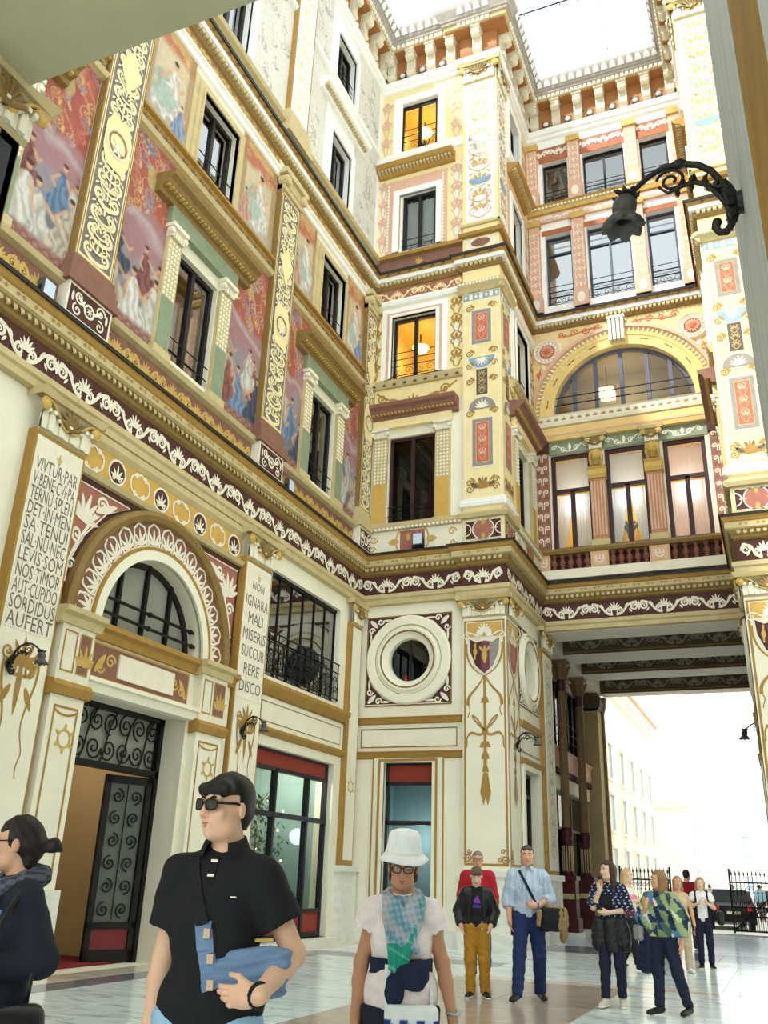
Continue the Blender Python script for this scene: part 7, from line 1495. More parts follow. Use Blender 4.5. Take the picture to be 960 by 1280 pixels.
BG = FAB('blue_canvas', (112, 138, 172)); yb = FS1.front(.15, 1.1)
F = Field([box((.165, yb-.035, 1.085), (.135, .04, .075), roty(-.12), .03), cap((.06, yb-.05, 1.12), (.29, yb-.035, 1.15), .03, .032, .03), cap((.06, yb-.055, 1.07), (.28, yb-.045, 1.1), .03, .03, .03)], .007, 0, None, lambda X, Y, Z: .005*np.sin(150*(Z-.12*X)+2*np.sin(12*X))); sdf_obj('pouch', F, BG, sb)
q = MB(); wrap_strip(q, FS1, [(.06, 1.04), (.025, 1.15), (.005, 1.25)], .06, .006); o = B('blue_strap', q, BG, sb, fr='raw'); q = MB()
for x, z in ((.03, 1.22), (.045, 1.14), (.06, 1.06)): y = FS1.front(x, z)-.02; q.box(x-.012, x+.012, z-.02, z+.012, -y, -y+.006)
B('tan_tab', q, MAT('tan_leather', (206, 176, 146), .6), o); q = MB(); wrap_strip(q, FS1, [(.005, 1.24), (-.05, 1.36), (-.1, 1.47)], .05, .006); B('black_strap', q, BLK, sb, fr='raw'); q = MB(); wrap_strip(q, FS1, [(.17, 1.195), (.24, 1.2)], .01, .03); B('zip', q, GOLDL, sb, fr='raw')
# ---- woman in the white hat, front centre
J = skeleton(sR=(-.158, .01, 1.395), sL=(.158, .01, 1.395), eR=(-.225, .03, 1.13), eL=(.235, .03, 1.14), wR=(-.245, -.03, .87), wL=(.29, -.04, .88), aL=(.1, .16, .1), tL=(.12, 0, .03))
t, T, A, G, hc, R, M = PERSON('woman in white bucket hat, black glasses and teal checked scarf', -1.86, 4.72, .38, 1.57, J, SK2, .007, 1, 1.04, (-.05, .22, .03), {'R': dict(d=(0, -.1, -1), n=(1, .2, 0), curl=.3), 'L': dict(d=(.05, -.1, -1), n=(-1, .2, 0), curl=.3)}, ('under_hat', 'brown', (84, 58, 42)), bits=dict(glasses='thick', brow=(70, 50, 40), lip=(168, 100, 88)))
PKW = FAB('pale_pink', (244, 228, 226)); sh, F1 = wear(t, 'blouse', torso(T)+sleeve(J, 'R', .07, .075, .34, .085)+sleeve(J, 'L', .07, .075, .34, .085)+[ell((0, 0, .98), (.18, .14, .16), k=.06)], .016, PKW, .008, clipz(.86, 1.5), .004, 24, 2)
for s, qn in ((-1, 'R'), (1, 'L')):
    q = MB(); c = J['s'+qn]+(J['e'+qn]-J['s'+qn])*.28; d = (J['e'+qn]-J['s'+qn]); d /= np.linalg.norm(d); x = np.cross(d, V3(0, 1, 0)); x /= np.linalg.norm(x); y_ = np.cross(d, x)
    vs = []
    for r_, e in ((.066, -.09), (.088, -.03), (.098, .02)):
        for i in range(24): a = 2*PI*i/24; rr = r_*(1+(.07*math.cos(8*a) if e > -.05 else 0)); vs.append(tuple(c+d*(e+(.008*math.cos(8*a) if e > 0 else 0))+rr*(math.cos(a)*x+math.sin(a)*y_)))
    q.add(vs, [(j*24+i, j*24+(i+1) % 24, (j+1)*24+(i+1) % 24, (j+1)*24+i) for j in range(2) for i in range(24)])
    B('ruffled_sleeve', q, PKW, sh, fr='raw', smooth=True)
wear(t, 'waistband', torso(T), .026, NAVY2, .009, clipz(1.075, 1.165), .002, 30)[0]; y = F1.front(.05, 1.1)
sdf_obj('bow', Field([ell((.085, y-.045, 1.09), (.07, .04, .085), roty(.5), .02), ell((-.03, y-.04, 1.02), (.055, .035, .1), roty(.1), .02), cap((.02, y-.05, 1.12), (.03, y-.05, 1.1), .03, k=.02)], .008, 0, None, noise_folds(.004, 60, 3)), NAVY2, t)
wear(t, 'skirt', [T[0]]+legs_cover(J, .115, .085, .06), .02, FAB('dark_skirt', (38, 38, 52)), .012, clipz(.3, .93), .004, 20); shoes(t, J, .012, SHB)
def scarf_col(V):
    x, y, z = V.T; low = z < 0; ck = .6*np.sin(120*(x*.7+z))*np.sin(120*(x-.5*z))+.5*np.sin(42*(x+.7*z)+3*np.sin(15*z))
    k_ = np.clip(ck[:, None]*.9+.5, 0, 1); c = L3(190, 182, 190)*k_+L3(96, 150, 168)*(1-k_); fl_ = np.clip(np.sin(120*x+30*np.sin(8*z)+11*z), 0, 1)[:, None]*.35; c = c*(1-fl_)+L3(120, 186, 196)*fl_; g = L3(40, 150, 128)+0*c; w = np.sin(40*z+18*x)[:, None] > .75
    rt = z < 0; c = np.where((low | rt)[:, None], np.where(w, L3(90, 180, 160), g), c); return c
yc = F1.front(0, 1.35); yq = F1.front(-.02, 1.2)
sc_ = [cap((.075*math.cos(a)*1.15, .03-.085*math.sin(a)-(.02 if math.sin(a) > 0 else 0), 1.47-.03*math.sin(a)), (.075*math.cos(b)*1.15, .03-.085*math.sin(b)-(.02 if math.sin(b) > 0 else 0), 1.47-.03*math.sin(b)), .034, k=.03) for a, b in [(2*PI*i/14, 2*PI*(i+1)/14) for i in range(14)]]
for i in range(4):
    o = i*.022; sc_ += [cap((-.098+o, yc+.02-.012*i, 1.475-.006*i), (-.085+o*1.6, yc-.03-.006*i, 1.36-.01*i), .021, .024, .007), cap((-.085+o*1.6, yc-.03-.006*i, 1.36-.01*i), (-.06+o*2.1, yq-.035, 1.225-.012*(i % 2)), .024, .02, .007), cap((.108-o, yc+.02-.012*i, 1.475-.006*i), (.092-o*1.2, yc-.035-.007*i, 1.37-.01*i), .021, .024, .007), cap((.092-o*1.2, yc-.035-.007*i, 1.37-.01*i), (.05-o*1.2, yq-.045, 1.23+.01*i), .024, .021, .007)]
sdf_obj('scarf', Field(sc_, .0055, 0, None, lambda X, Y, Z: .0025*np.sin(140*X+60*Z)), CLOTH, t, 'pale blue and pink checked scarf', scarf_col)
tl_ = [cap((.1, yc-.01, 1.44), (.078, yc-.05, 1.33), .016, .02, .01), cap((.078, yc-.05, 1.33), (.02, yq-.06, 1.19), .02, .026, .01)]
for i, (x0, x1, z1) in enumerate(((-.07, -.06, 1.12), (-.045, -.035, 1.1), (-.018, -.008, 1.12), (.01, .008, 1.03), (.034, .02, 1.1))): tl_ += [cap((x0+.01, yq-.035-.006*(i % 2), 1.235), (x1, yq-.04, z1), .02, .011, .007)]
sdf_obj('scarf_tail', Field(tl_, .0055), CLOTH, t, 'teal green end of the scarf', lambda V: np.where((np.sin(70*(V[:, 2]+.5*V[:, 0])) > .9)[:, None], L3(96, 186, 164), L3(44, 152, 130)))
HATM = FAB('white_cotton', (246, 244, 242)); q = MB(); seg = 32; vs = []; hp_ = [(.001, .205), (.05, .203), (.08, .19), (.092, .165), (.1, .1), (.107, .06), (.112, .045), (.128, .022), (.147, .002), (.145, -.002), (.122, .016), (.104, .036)]
Mr = rotx(.1)
for r_, z in hp_:
    for i in range(seg): a = 2*PI*i/seg; vs.append(tuple(hc+R @ (V3(r_*math.cos(a), .012+r_*1.06*math.sin(a), z*.82+.045+(.006*math.cos(3*a) if r_ > .12 else 0)))))
q.add(vs, [(j*seg+i, j*seg+(i+1) % seg, (j+1)*seg+(i+1) % seg, (j+1)*seg+i) for j in range(len(hp_)-1) for i in range(seg)]); hat = B('bucket_hat', q, HATM, t, fr='raw', smooth=True, label='white cotton bucket hat'); q = MB()
for z, r_ in ((.06, .1085), (.054, .1105)): q.tube([tuple(hc+R @ V3(r_*math.cos(2*PI*i/32), .012+r_*1.06*math.sin(2*PI*i/32), z*.82+.045)) for i in range(33)], .0015, 4, False)
B('hat_seam', q, CREAM, hat, fr='raw')
wv = J['wL']; B('wrist_watch', MB().tube([tuple(wv+V3(.034*math.cos(2*PI*i/16), .034*math.sin(2*PI*i/16), .02)) for i in range(17)], .009, 6, False), MAT('steel', (190, 190, 190), .3, metal=.6), t, fr='raw'); B('watch_face', MB().box(wv[0]+.02, wv[0]+.045, wv[2]+.002, wv[2]+.04, -wv[1]-.02, -wv[1]+.02), MAT('steel'), t)
hb = E('shoulder_bag', 'white and blue patterned bag hanging in front of the woman in the white hat', 'bag', loc=t.location, rz=.38); hb.scale = t.scale; y = F1.front(.06, .92)-.03
F = Field([box((.06, y-.02, .83), (.145, .05, .12), I3, .03)], .009)
sdf_obj('bag_body', F, CLOTH, hb, None, lambda V: np.where((V[:, 2] > .885)[:, None], L3(240, 242, 242), np.where((np.sin(70*V[:, 0])*np.sin(70*V[:, 2]) > .1)[:, None], L3(228, 232, 240), L3(46, 66, 130)))); q = MB(); wrap_strip(q, F1, [(-.07, .93), (-.075, 1.1), (-.07, 1.3), (-.06, 1.45)], .03, .01); wrap_strip(q, F1, [(.17, .93), (.17, 1.02)], .02, .01); B('white_strap', q, HATM, hb, fr='raw')
# ---- woman at the left edge
J = skeleton(sR=(-.15, .01, 1.395), sL=(.15, .01, 1.395), eL=(.22, .09, 1.16), wL=(.12, -.17, 1.13), eR=(-.2, .03, 1.15), wR=(-.08, -.22, 1.12))
t, T, A, G, hc, R, M = PERSON('dark haired woman in black cardigan and grey scarf at the left', -3.06, 3.22, -.4, 1.6, J, SK3, .007, 1, 1.02, (-.62, .02, 0), {'L': dict(d=(-.3, -1, -.05), n=(-1, 0, 0)), 'R': dict(d=(.2, -1, 0), n=(1, 0, 0))}, ('pony', 'darkbrown', (34, 26, 24)), bits=dict(glasses='thick', brow=(36, 28, 24)))
sh, F1 = wear(t, 'cardigan', torso(T)+sleeve(J, 'R', .066, .058, 1.9, .045)+sleeve(J, 'L', .066, .058, 1.9, .045), .02, FAB('charcoal_knit', (32, 36, 46)), .008, clipz(.85, 1.5), .004, 22)
wear(t, 'blue_top', torso(T), .03, FAB('blue_top', (88, 140, 190)), .01, clipz(1.08, 1.36)+[lambda X, Y, Z: Y+.02, lambda X, Y, Z: X-.12], .003)
sc_ = [cap((.09*math.cos(a), .02-.1*math.sin(a), 1.47-.035*math.sin(a)), (.09*math.cos(b), .02-.1*math.sin(b), 1.47-.035*math.sin(b)), .045, k=.03) for a, b in [(2*PI*i/12, 2*PI*(i+1)/12) for i in range(12)]]+[cap((.03, -.14, 1.42), (.06, -.16, 1.25), .06, .07, .04), cap((-.04, -.14, 1.42), (-.02, -.17, 1.27), .06, .06, .04)]
sdf_obj('scarf', Field(sc_, .009, 0, None, noise_folds(.007, 60, 1)), CLOTH, t, 'grey woven scarf', lambda V: np.where((np.sin(160*V[:, 0]+40*V[:, 2])*np.sin(150*V[:, 2]) > 0)[:, None], L3(96, 98, 110), L3(58, 60, 72)))
trousers(t, J, BLK, .014, 1.0, T=T); shoes(t, J, .012, SHB); q = MB(); q.tube([tuple(hc+R @ V3(.085+.012*math.sin(a), .02, -.045+.012*math.cos(a))) for a in [2*PI*i/12 for i in range(13)]], .002, 4, False); B('earring', q, MAT('steel'), t, fr='raw')
bg = E('handbag', 'large black leather handbag hanging at the left edge woman\'s side', 'bag', loc=t.location, rz=-.4); bg.scale = t.scale
sdf_obj('bag_body', Field([box((.28, -.1, .8), (.075, .21, .2), I3, .05), ell((.28, -.1, .7), (.11, .22, .14), k=.06)], .01, 0, None, noise_folds(.009, 22, 2)), LEA, bg); B('handle', MB().tube(bez((.27, -.2, 1.0), (.27, -.2, 1.3), (.2, 0, 1.5), (.15, .02, 1.46), 8)+bez((.15, .02, 1.46), (.2, .08, 1.4), (.27, .05, 1.2), (.27, .03, 1.0), 8)[1:], .012, 6), LEA, bg, fr='raw', smooth=True)
# ---- boy and the man in red behind him
J = skeleton(sR=(-.158, .01, 1.395), sL=(.158, .01, 1.395), eR=(-.27, .07, 1.15), eL=(.27, .07, 1.15), wR=(-.23, -.06, .95), wL=(.21, -.06, .96), aR=(-.09, .0, .09), aL=(.12, .02, .09), tR=(-.13, -.16, .03), tL=(.16, -.14, .03))
t, T, A, G, hc, R, M = PERSON('boy in open black jacket and mustard trousers looking down', -3.93, 12.7, .3, 1.57, J, SK4, .011, 0, .96, (0, .45, 0), None, ('fringe', 'boybrown', (96, 74, 54)), bits=dict(brow=(80, 60, 46)), hs=1.06)
sh, F1 = wear(t, 't_shirt', torso(T), .013, FAB('black_tee', (30, 29, 34)), .012, clipz(.92, 1.5), .003)
MUS = FAB('mustard', (176, 128, 40)); trousers(t, J, MUS, .012, 1.0, (.1, .068, .06), T=T); shoes(t, J, .011, SHB, WHITEP)
jk, F2 = wear(t, 'jacket', torso(T)+sleeve(J, 'R', .066, .06, 1.92, .05)+sleeve(J, 'L', .066, .06, 1.92, .05), .028, LEA, .012, clipz(.88, 1.5)+[lambda X, Y, Z: np.minimum(np.minimum(.075+.06*(1.42-Z)-np.abs(X-.005), -Y-.02), .2)], .005, 26)
q = MB()
for i, hgt in enumerate((.045, .075, .105)): x = -.045+.034*i; q.prism([(x, 1.262), (x+.024, 1.262), (x+.024-hgt*.42, 1.262+hgt), (x-hgt*.42, 1.262+hgt*.86)], 0, .002)
y0 = F1.front(0, 1.27)-.012; LG = MAT('purple_print', (148, 70, 190), .6, 0, 1); B('chest_logo', q, LG, sh, M=Matrix.Translation((.015, y0, 0)) @ Matrix(((1, 0, 0, 0), (0, 0, -1, 0), (0, 1, 0, 0), (0, 0, 0, 1))))
o = letters('adidas', .085, Fr((0, 0, 0), (1, 0, 0), (0, -1, 0)), 0.005, 1.225, -F1.front(0, 1.22)+.012, MAT('blue_violet_print', (96, 76, 205), .6, 0, 1), sh, 'chest_lettering', .62)
q = MB(); q.box(.075, .085, .9, 1.02, .15, .16); B('white_zip', q, WHITEP, jk)
J = skeleton(aL=(.14, .3, .16), kL=(.12, -.02, .52), tL=(.15, .14, .04), aR=(-.08, -.06, .09), tR=(-.1, -.24, .03))
t, T, A, G, hc, R, M = PERSON('grey haired man with glasses in red sweater behind the boy', -4.68, 15.2, .3, 1.84, J, SK3, .012, 0, 1.05, (0, .1, 0), None, ('short', 'grey', (128, 122, 116)), bits=dict(glasses='thin', brow=(100, 94, 90)))
wear(t, 'sweater', torso(T)+sleeve(J, 'R', .078, .07, 1.9, .05)+sleeve(J, 'L', .078, .07, 1.9, .05), .02, FAB('red_wool', (172, 30, 44)), .013, clipz(.88, 1.5), .004); trousers(t, J, FAB('grey_denim', (86, 96, 110)), .013, 1.0, T=T); shoes(t, J, .012, MAT('red_shoe', (160, 40, 50), .6))
# ---- man in the light blue shirt with bag
J = skeleton(eR=(-.25, .04, 1.14), wR=(-.24, -.06, .9), eL=(.27, .06, 1.15), wL=(.1, -.17, 1.06), kR=(-.13, -.13, .52), aR=(-.17, -.24, .12), tR=(-.23, -.42, .05), kL=(.12, .03, .5), aL=(.13, .2, .1), tL=(.16, .03, .03))
t, T, A, G, hc, R, M = PERSON('man striding in light blue shirt and navy trousers with shoulder bag', -3.24, 12.8, .3, 1.86, J, SK3, .011, 0, 1.04, (-.05, .05, 0), {'L': dict(d=(-.9, -.3, .1), n=(.1, 1, .1), curl=.6)}, ('short', 'darkgrey', (72, 66, 62)), bits=dict(brow=(52, 44, 40)))
sh, F1 = wear(t, 'shirt', torso(T)+sleeve(J, 'R', .075, .066, 1.45, .056)+sleeve(J, 'L', .075, .066, 1.45, .056), .016, CLOTH, .011, clipz(.93, 1.5), .005, 22, 1, lambda V: np.where((np.sin(V[:, 0]*330) > .55)[:, None], L3(150, 172, 200), L3(190, 206, 222)))
q = MB(); nk = hc+V3(0, .02, -.14); q.add([(nk[0]+r_*math.sin(a), nk[1]-r_*math.cos(a)-.01, nk[2]+z-.02*math.cos(a)) for a in [2.7*(2*i/16-1)+PI for i in range(17)] for r_, z in ((.064, .035), (.09, -.015))], [(2*i, 2*i+1, 2*i+3, 2*i+2) for i in range(16)]); B('collar', q, FAB('pale_blue', (190, 206, 222)), sh, fr='raw'); q = MB(); wrap_strip(q, F1, [(0, 1.46), (0, .96)], .03, .002); B('placket', q, FAB('pale_blue', (190, 206, 222)), sh, fr='raw')
trousers(t, J, FAB('navy_chino', (36, 50, 92)), .012, 1.0, (.1, .07, .056), T=T); shoes(t, J, .011, SHB)
mb_ = E('messenger_bag', 'black messenger bag with tan jacket slung over it at the walking man\'s hip', 'bag', loc=t.location, rz=.3); mb_.scale = t.scale
sdf_obj('bag_body', Field([box((.27, -.14, .91), (.16, .05, .13), rotz(.6), .03), box((.275, -.16, .96), (.165, .05, .09), rotz(.6), .03)], .012, 0, None, noise_folds(.004, 40)), BLK, mb_); q = MB(); wrap_strip(q, F1, [(-.11, 1.47), (0, 1.25), (.12, 1.03)], .035, .01); B('strap', q, NAVY2, mb_, fr='raw'); q = MB(); q.box(.1, .12, 1.02, 1.1, .2, .21); B('blue_tag', q, MAT('blue_tag', (60, 90, 190), .5), mb_)
jc = E('tan_jacket', 'tan brown jacket draped over the black messenger bag', 'jacket', loc=t.location, rz=.3); jc.scale = t.scale
sdf_obj('cloth', Field([cap((.24, -.17, 1.06), (.42, -.03, 1.0), .035, .045, .03), ell((.43, -.05, .85), (.05, .08, .2), roty(.12), .03), ell((.38, -.12, .93), (.06, .03, .14), rotz(.6), .03), cap((.12, -.28, 1.0), (.1, -.29, .86), .035, .03, .03)], .012, 0, None, noise_folds(.008, 40, 1)), FAB('tan', (150, 122, 82)), jc)
# ---- young woman eating ice cream
J = skeleton(sR=(-.15, .01, 1.395), sL=(.15, .01, 1.395), eR=(-.2, -.1, 1.17), wR=(-.09, -.2, 1.4), eL=(.24, -.02, 1.15), wL=(.0, -.19, 1.12), aR=(-.1, -.1, .1), tR=(-.13, -.27, .03), kR=(-.09, -.06, .5), aL=(.1, .06, .09), tL=(.13, -.12, .03))
t, T, A, G, hc, R, M = PERSON('long haired young woman in navy floral top eating a small ice cream', -2.2, 12.95, .05, 1.7, J, SK4, .011, 1, .92, (-.75, .0, 0), {'R': dict(d=(.1, -.1, 1), n=(.3, 1, 0), curl=.9), 'L': dict(d=(-1, -.05, 0), n=(0, 1, 0), curl=.3)}, ('long', 'brunette', (66, 46, 38)), bits=dict(brow=(52, 36, 30)))
wear(t, 'floral_top', torso(T)+sleeve(J, 'R', .075, .07, .98, .075)+sleeve(J, 'L', .075, .07, 1.2, .07), .02, CLOTH, .011, clipz(1.02, 1.5), .004, 22, 1, lambda V: np.where((np.sin(90*V[:, 0]+3*np.sin(40*V[:, 2]))*np.sin(80*V[:, 2]) > .72)[:, None], L3(214, 214, 226), np.where((V[:, 2] < 1.16)[:, None] & (np.abs(V[:, 0]) > .17)[:, None], L3(110, 62, 76), L3(30, 36, 66))))
wear(t, 'front_panel', torso(T), .032, BLK, .013, clipz(1.1, 1.34)+[lambda X, Y, Z: np.abs(X+.03)-.09, lambda X, Y, Z: Y], .002); trousers(t, J, DEN, .011, 1.0, (.085, .06, .045), T=T, ze=.1); shoes(t, J, .011, MAT('cream_canvas', (216, 204, 188), .7), WHITEP)
jt = E('leather_jacket', 'black leather jacket tied round the waist of the ice cream eater', 'jacket', loc=t.location, rz=.05); jt.scale = t.scale
sdf_obj('cloth', Field([T[0], ell((-.15, -.07, .86), (.07, .045, .2), roty(.12), .04), ell((.16, -.06, .87), (.08, .05, .2), roty(-.18), .04), ell((.02, -.12, .84), (.06, .035, .22), roty(-.06), .04), ell((0, .1, .86), (.14, .05, .22), k=.06)], .012, .024, clipz(.64, 1.05), noise_folds(.007, 40, 2)), LEA, jt)
ic = E('ice_cream', 'small dark ice cream cone held to the young woman\'s mouth', 'ice cream', loc=t.location, rz=.05); ic.scale = t.scale; c = J['wR']+V3(.02, -.03, .1); B('cone', MB().lathe([(.004, -.06), (.022, .03), (.001, .03)], c[0], c[2], -c[1]+.0, 10), MAT('wafer', (196, 150, 90), .7), ic); B('scoop', MB().ball(c[0], c[2]+.045, -c[1], .03), MAT('chocolate', (44, 30, 30), .4), ic, smooth=True)
# ---- woman in the patterned blouse
J = skeleton(sR=(-.158, .01, 1.395), sL=(.158, .01, 1.395), eR=(-.24, -.06, 1.16), wR=(-.12, -.2, 1.3), eL=(.26, .05, 1.14), wL=(.27, -.02, .86), aR=(-.06, -.1, .1), tR=(-.12, -.26, .03), kR=(-.07, -.06, .5), kL=(.16, .03, .5), aL=(.24, .12, .1), tL=(.24, -.06, .03))
t, T, A, G, hc, R, M = PERSON('woman in batwing blouse of green, blue and black brush strokes', -1.52, 12.64, -.3, 1.6, J, SK3, .011, 1, 1.04, (-.75, 0, .05), {'R': dict(d=(.3, -.2, 1), n=(.3, 1, 0), curl=.9), 'L': dict(d=(0, -.1, -1), n=(-1, 0, 0), curl=.5)}, ('bob', 'lightbrown', (142, 110, 76)), bits=dict(brow=(110, 84, 60)))
_r = np.random.default_rng(5); _an = _r.uniform((-.4, -.25, .85), (.4, .25, 1.5), (260, 3)); _pal = np.array([L3(*c) for c in ((206, 206, 140), (124, 146, 104), (36, 50, 82), (30, 42, 60), (92, 128, 172), (70, 96, 84), (222, 226, 212), (40, 60, 96), (150, 170, 120))])[_r.integers(0, 9, 260)]
def brush(V):
    W_ = np.stack([(V[:, 0]+.5*V[:, 2])*1.5, V[:, 1], (V[:, 2]-.5*V[:, 0])*.62], 1)+.008*np.sin(V[:, [2, 0, 1]]*150); A_ = np.stack([(_an[:, 0]+.5*_an[:, 2])*1.5, _an[:, 1], (_an[:, 2]-.5*_an[:, 0])*.62], 1)
    return _pal[((W_[:, None, :]-A_[None])**2).sum(2).argmin(1)]
wear(t, 'blouse', torso(T)+sleeve(J, 'R', .075, .08, 1.2, .06)+sleeve(J, 'L', .075, .085, 1.75, .065)+[cap((.14, .02, 1.28), (.21, .02, 1.06), .075, .08, .06), cap((-.13, -.02, 1.28), (-.18, -.04, 1.1), .075, .07, .06), ell((0, 0, 1.0), (.185, .14, .12), k=.06)], .022, CLOTH, .011, clipz(.93, 1.5), .006, 24, 2, brush)
trousers(t, J, DEN, .012, 1.0, (.095, .066, .052), T=T, ze=.1); shoes(t, J, .011, SHB, high=True); o = MB(); o.ball(-.02, 1.34, .2, .02); B('pink_flower', o, MAT('pink_flower', (180, 70, 120)), t)
dk = E('dark_cardigan', 'dark navy cardigan hanging from the patterned blouse woman\'s arm', 'jacket', loc=t.location, rz=-.3); dk.scale = t.scale
sdf_obj('cloth', Field([cap((-.24, -.02, 1.0), (-.27, .0, .56), .07, .1, .04), cap((-.16, -.08, .95), (-.18, -.06, .54), .05, .06, .04)], .012, 0, None, noise_folds(.009, 44, 1)), NAVY2, dk); pb = E('shoulder_bag', 'small grey patterned bag under the patterned blouse woman\'s right arm', 'bag', loc=t.location, rz=-.3); pb.scale = t.scale
sdf_obj('bag_body', Field([box((-.31, -.05, .96), (.09, .05, .1), rotz(-.5), .04)], .012), FAB('grey_pattern', (150, 150, 152)), pb); B('strap', MB().tube([(-.3, -.05, 1.07), (-.22, -.08, 1.3), (-.14, -.03, 1.47), (-.15, .08, 1.4), (-.28, .02, 1.06)], .01, 5), BLK, pb, fr='raw')
# ---- laughing woman in white top farther back
J = skeleton(sR=(-.15, .01, 1.395), sL=(.15, .01, 1.395), eR=(-.23, -.02, 1.17), wR=(-.05, -.22, 1.26), eL=(.24, -.02, 1.16), wL=(.09, -.22, 1.27))
t, T, A, G, hc, R, M = PERSON('laughing woman in white top and black vest clasping her hands', -1.62, 20.0, .12, 1.6, J, SK4, .014, 1, .97, (0, 0, .08), {'R': dict(d=(.4, -.2, 1), n=(1, 0, 0), curl=.4), 'L': dict(d=(-.4, -.2, 1), n=(-1, 0, 0), curl=.4)}, ('long', 'blonde', (176, 142, 98)))
wear(t, 'white_top', torso(T)+sleeve(J, 'R', .075, .07, .5, .075)+sleeve(J, 'L', .075, .07, .5, .075), .016, FAB('white_tee', (240, 240, 240)), .014, clipz(.9, 1.5), .004); wear(t, 'black_vest', torso(T), .034, BLK, .015, clipz(.86, 1.5)+[lambda X, Y, Z: np.minimum(.1-np.abs(X), -Y-.02)], .003); trousers(t, J, DEN, .014, .98, (.088, .06, .05), T=T, ze=.1); shoes(t, J, .014, SHB, WHITEP)
bg = E('handbag', 'black handbag on the arm of the laughing woman in white', 'bag', loc=t.location, rz=.12); bg.scale = t.scale; sdf_obj('bag_body', Field([box((.35, -.02, .98), (.07, .14, .14), I3, .05)], .015), LEA, bg); B('handle', MB().tube([(.33, -.08, 1.1), (.26, -.04, 1.3), (.17, .02, 1.47), (.26, .06, 1.3), (.36, .05, 1.1)], .012, 5), LEA, bg, fr='raw')
# ---- walkers and people beyond
J = skeleton(sR=(-.15, .01, 1.395), sL=(.15, .01, 1.395), eR=(-.2, -.05, 1.16), wR=(-.1, -.24, 1.2), eL=(.2, -.05, 1.16), wL=(.1, -.24, 1.22), kL=(.1, .03, .5), aL=(.1, .3, .14), tL=(.1, .2, .04), kR=(-.1, -.1, .5), aR=(-.1, -.2, .1), tR=(-.1, -.36, .05))
t, T, A, G, hc, R, M = PERSON('blonde woman in white and pink vest walking behind the ice cream eater', -2.8, 18.6, 1.2, 1.7, J, SK4, .014, 1, .95, (.2, .1, 0), None, ('long', 'paleblonde', (206, 174, 122)))
wear(t, 'vest_top', torso(T), .016, CLOTH, .014, clipz(.98, 1.42), .003, 22, 0, lambda V: np.where((np.abs(V[:, 2]-1.24) < .06)[:, None], L3(236, 150, 176), L3(240, 236, 228))); trousers(t, J, BLK, .014, 1.06, (.1, .075, .06), T=T, ze=.1); shoes(t, J, .014, SHB)
J = skeleton(eR=(-.24, -.04, 1.14), wR=(-.12, -.2, 1.05), eL=(.24, -.04, 1.14), wL=(.12, -.2, 1.05))
t, T, A, G, hc, R, M = PERSON('man in dark red sweater seen from behind near the gate', -2.42, 26., PI-.2, 1.82, J, SK3, .016, 0, 1.05, (0, .1, 0), None, ('short', 'darkbrown2', (52, 42, 40)))
wear(t, 'sweater', torso(T)+sleeve(J, 'R', .078, .07, 1.9, .05)+sleeve(J, 'L', .078, .07, 1.9, .05), .02, FAB('dark_red_wool', (146, 22, 44)), .016, clipz(.9, 1.5), .004); trousers(t, J, FAB('brown_trouser', (74, 62, 54)), .016, 1.0, T=T); shoes(t, J, .016, SHB)
J = skeleton(sR=(-.15, .01, 1.395), sL=(.15, .01, 1.395))
t, T, A, G, hc, R, M = PERSON('dark clothed woman half hidden behind the patterned blouse woman', -2.55, 22.2, .5, 1.58, J, SK3, .016, 1, .95, (0, 0, 0), None, ('long', 'auburn', (74, 34, 34)))
wear(t, 'jacket', torso(T)+sleeve(J, 'R', .075, .068, 1.9, .05)+sleeve(J, 'L', .075, .068, 1.9, .05), .02, FAB('plum', (48, 34, 50)), .016, clipz(.88, 1.5), .004); trousers(t, J, BLK, .016, 1., T=T); shoes(t, J, .016, SHB)
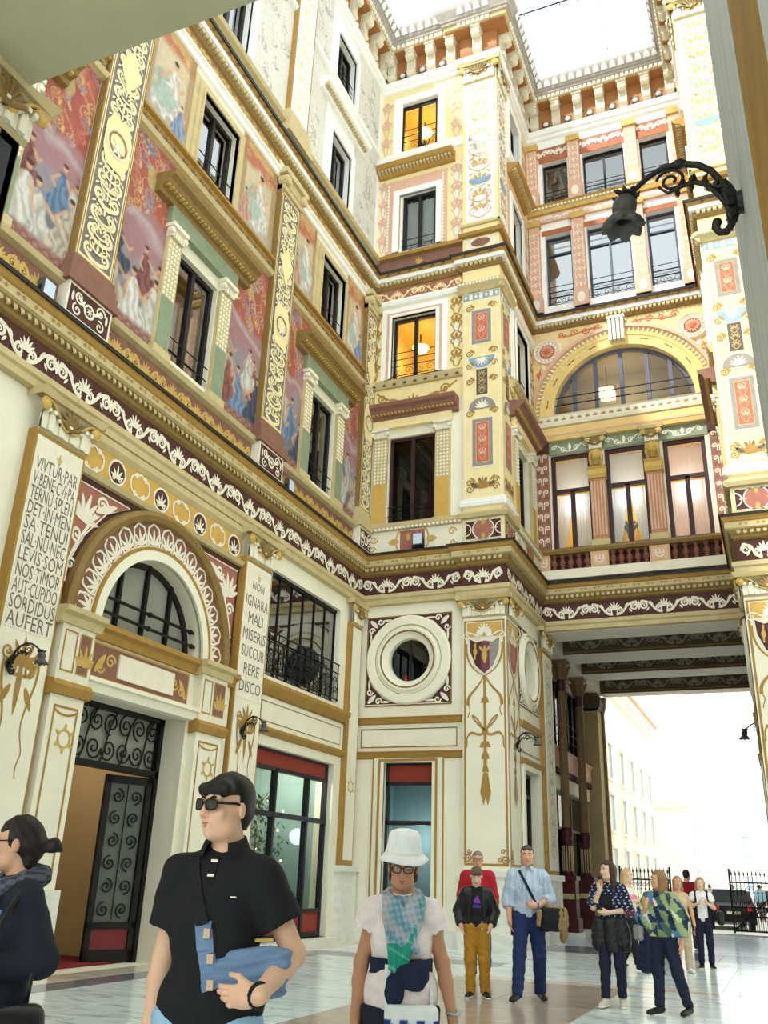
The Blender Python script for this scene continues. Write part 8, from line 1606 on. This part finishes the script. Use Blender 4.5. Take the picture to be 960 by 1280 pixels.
t, T, A, G, hc, R, M = PERSON('bare armed woman in white shoes mostly hidden behind the patterned blouse', -1.92, 18.8, .3, 1.6, J, SK3, .016, 1, .97, (0, 0, 0), None, ('bob', 'sandy', (160, 126, 84)))
wear(t, 'sleeveless_top', torso(T), .016, FAB('sand_top', (206, 186, 150)), .016, clipz(.9, 1.44), .003); trousers(t, J, FAB('beige_trouser', (196, 176, 150)), .016, 1.0, T=T); shoes(t, J, .016, MAT('white_shoe', (236, 236, 232), .6))
# small figures far down the street
CW_ = [((-5.0, 43), (196, 90, 100), (60, 70, 110), 'pink jacket'), ((-.6, 43.5), (40, 50, 76), (50, 54, 70), 'navy coat close to the gate'), ((-1.4, 52), (150, 190, 210), (90, 90, 100), 'pale blue shirt'), ((-4.4, 54), (226, 226, 224), (70, 80, 110), 'white shirt'), ((-.4, 56), (190, 60, 50), (60, 60, 70), 'red shirt'), ((-3.2, 62), (90, 110, 90), (80, 70, 60), 'green jacket'), ((-1.0, 70), (210, 190, 90), (70, 76, 90), 'yellow shirt'), ((-5.2, 72), (60, 60, 70), (50, 50, 60), 'black coat')]
J = skeleton()
for i, ((x, y), c1, c2, wd) in enumerate(CW_):
    fem = i % 2; T, A, G, hc, R = body_prims(J, fem, 1., None, (0, 0, 0))
    t = E('person', 'far off pedestrian in %s in the bright street' % wd, 'person', 'pedestrians in the street', loc=(x, y, -.02), rz=i*1.3); t.scale = (.96, .96, .96)
    sdf_obj('body', Field(T+A['R']+A['L']+A['Rh']+A['Lh']+G['R']+G['L']+G['Rf']+G['Lf']+head_prims(hc, R), .022), SK3, t)
    wear(t, 'jacket', torso(T)+sleeve(J, 'R', .075, .068, 1.9, .05)+sleeve(J, 'L', .075, .068, 1.9, .05), .02, FAB('far_%d' % i, c1), .022, clipz(.88, 1.5), 0); trousers(t, J, FAB('far_leg_%d' % i, c2), .022, T=T); sdf_obj('hair', hair_field(hc, R, 'short' if i % 2 == 0 else 'bob', .02), MAT('hair_darkbrown2', (52, 42, 40)), t)
